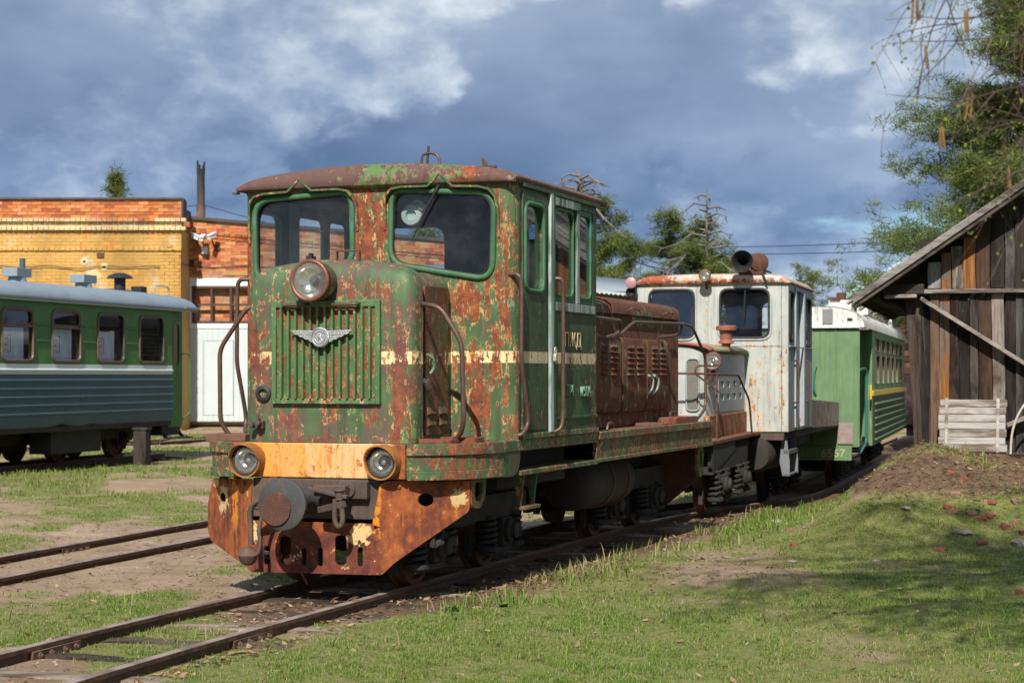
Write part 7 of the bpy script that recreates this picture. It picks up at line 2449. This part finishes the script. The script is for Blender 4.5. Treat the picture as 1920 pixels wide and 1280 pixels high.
litter('dry_leaves', 42000, leaf_prob, rg, .032, ((.17, .085, .045), (.46, .31, .19)), M_LEAF, 'brown dry leaves lying along the rail and in the grass')
litter('straw', 60000, lambda x, d: .9 * sst(ground_z(x, d), .14, .45) + .05 * (grass_amount(x, d) < .45), rg, .045, ((.17, .12, .075), (.42, .32, .20)), M_LEAF, 'dry straw and dead grass on the bank', 11, 25, .006, .5, .045)
litter('gravel', 26000, lambda x, d: np.where(grass_amount(x, d) < .4, .45, .03) * np.clip((fbm(x, d, 1.9, 3, 71) - .42) * 5, 0, 1), rg, .012, ((.16, .12, .09), (.48, .40, .32)), plain('pebble', (.3, .25, .2), .9) if False else M_LEAF, 'small pebbles and crumbs of earth on the bare ground', 9.3, 22, .003, .5, .9)

# ------------------------------------------------------------------ small things on the ground
def lump(r, sx, sy, sz, rr, cuts=1):
    bm = bmesh.new()
    bmesh.ops.create_icosphere(bm, subdivisions=cuts + 1, radius=r)
    for v in bm.verts:
        k = 1 + rr.uniform(-.22, .22)
        v.co = Vector((v.co.x * sx * k, v.co.y * sy * k, v.co.z * sz * k))
    me = bpy.data.meshes.new('lump')
    bm.to_mesh(me)
    bm.free()
    return me


def broken_brick(rr, L):
    mb = MB()
    a = L / 2
    v = []
    L *= .82
    a = L / 2
    for z in (0, .046):
        for (x, y) in ((-a, -.05), (a * rr.uniform(.6, 1), -.05 + rr.uniform(0, .03)), (a, .05 - rr.uniform(0, .04)), (-a + rr.uniform(0, .03), .05)):
            v.append((x + rr.uniform(-.016, .016), y * .85 + rr.uniform(-.014, .014), z + rr.uniform(-.013, .013)))
    mb.add(v, [(0, 3, 2, 1), (4, 5, 6, 7), (0, 1, 5, 4), (1, 2, 6, 5), (2, 3, 7, 6), (3, 0, 4, 7)])
    return mb


M_BRK = plain('weathered_red_brick', (.27, .085, .045), .9, 0, .3, 14, .8, ((.40, .30, .22), .5))
M_BRKP = plain('pinkish_brick', (.30, .155, .115), .9, 0, .25, 14, .8, ((.42, .35, .28), .6))
M_STONE = plain('pale_stone', (.33, .285, .23), .9, 0, .2, 9, .6)
rr = random.Random(17)
# world x, y of each brick piece, its length and tilt, and where it lies
BRICKS = [
    (4.63, 19.69, .13, .4, .2, 0, 'orange brick piece highest on the bank below the crate plank'),
    (4.67, 19.30, .11, 1.2, .3, 0, 'orange brick piece just below the highest one on the bank'),
    (4.49, 18.93, .15, .2, .15, 1, 'long pinkish brick piece half way down the bank'),
    (4.73, 18.64, .09, 2.0, .2, 1, 'small faded brick crumb left of its pair on the middle of the bank'),
    (4.80, 18.62, .13, .8, .1, 0, 'red brick piece right of a faded crumb on the middle of the bank'),
    (4.99, 18.57, .11, .3, .3, 1, 'pale brick piece at the right edge below the dark scar'),
    (4.34, 18.59, .13, .5, .25, 0, 'dark red brick piece leaning on another at the foot of the bank'),
    (4.37, 18.47, .14, -.3, -.1, 1, 'pink faced brick piece in front of a leaning dark red one'),
    (4.54, 18.44, .14, .1, .1, 1, 'flat pinkish brick piece in the middle of the brick scatter'),
    (4.59, 18.29, .15, -.2, .1, 0, 'large red brick piece lying flat in front of the scatter'),
    (4.71, 18.37, .12, .6, .3, 0, 'tilted red brick piece right of the large flat one'),
    (4.81, 18.16, .14, .2, .15, 0, 'red brick piece with a sunlit top near the right edge'),
    (4.91, 18.22, .10, 1.0, .35, 1, 'small tilted pink brick piece at the right edge of the scatter'),
    (4.92, 18.00, .10, .4, .1, 0, 'nearest brick crumb of the scatter at the right edge'),
    (4.48, 17.82, .15, .3, .1, 0, 'red brick piece alone in the shaded grass below the scatter'),
    (4.05, 17.62, .14, -.4, .2, 0, 'red brick piece alone on the grass left of the shaded one'),
    (3.84, 14.08, .10, .9, .2, 0, 'brick crumb on the bare hump at the right edge of the lawn'),
    (2.68, 17.83, .08, .2, .1, 0, 'tiny red brick crumb on the bare brown patch')]
STONES = [
    (3.92, 18.57, .055, 'pale stone on the sunny grass left of the bricks'),
    (4.36, 18.05, .075, 'flat white stone below the flat pinkish brick'),
    (4.83, 17.80, .085, 'large flat white slab stone at the right edge'),
    (2.56, 17.07, .04, 'small white stone on the bare brown patch'),
    (3.02, 21.3, .07, 'white stone by the dark gap under the white locomotive'),
    (3.26, 16.72, .032, 'tiny pale stone in the dappled shade')]
for (x, y, L, rz, tilt, m_, lab) in BRICKS:
    o = broken_brick(rr, L).build('brick_piece', (M_BRK, M_BRKP)[m_], None, .006)
    o.location = (x, y, float(ground_z(x, y)) - .016)
    o.rotation_euler = (tilt, tilt * .5, rz)
    tag(o, lab, 'brick', 'broken bricks in the grass by the bank')
for (x, y, s, lab) in STONES:
    me = lump(s, 1.3, .9, .38, rr)
    o = link('stone', me, M_STONE, None, 0, 50)
    o.location = (x, y, float(ground_z(x, y)) + s * .12)
    o.rotation_euler = (rr.uniform(-.15, .15), rr.uniform(-.15, .15), rr.uniform(0, 3))
    tag(o, lab, 'stone', 'pale stones in the grass')


def weed(x, y, n, L, lab, cat, wide=.02, seed=1):
    r3 = random.Random(seed)
    root = thing('weed', lab, cat, (x, y, float(ground_z(x, y)) - .01))
    cols = []
    for i in range(n):
        a = 2 * PI * i / n + r3.uniform(-.3, .3)
        l = L * r3.uniform(.6, 1.1)
        up = r3.uniform(.5, 1.2)
        d = Vector((math.cos(a), math.sin(a), up)).normalized()
        s = Vector((-math.sin(a), math.cos(a), 0)) * wide * r3.uniform(.7, 1.2)
        loops = []
        for k in range(6):
            t = k / 5
            p = d * l * t + Vector((0, 0, -.35 * l * t * t))
            w = math.sin(PI * min(1, .15 + t * .85)) * 1.0 + .05
            loops.append([tuple(p - s * w), tuple(p + Vector((0, 0, -.004 * w))), tuple(p + s * w)])
        MB().loft(loops, False, False).build('leaf', M_WEED, root, smooth=60, normals=False)
    return root


M_WEED = plain('fresh_weed_leaf', (.085, .185, .030), .5, 0, .3, 12, .1)
weed(-.42, 13.22, 12, .17, 'tuft of long pale green weed leaves beside the right rail', 'plant', .012, 4)
weed(-.06, 13.35, 11, .12, 'broad leaved weed growing right of the pale tuft beside the rail', 'plant', .018, 5)
weed(-1.02, 12.75, 9, .07, 'low round weed close to the right rail in front of the plough', 'plant', .016, 6)
weed(-1.78, 12.55, 10, .075, 'small weed growing between the two rails', 'plant', .018, 7)
weed(-2.02, 12.15, 9, .06, 'flat little weed between the rails nearer the camera', 'plant', .016, 8)
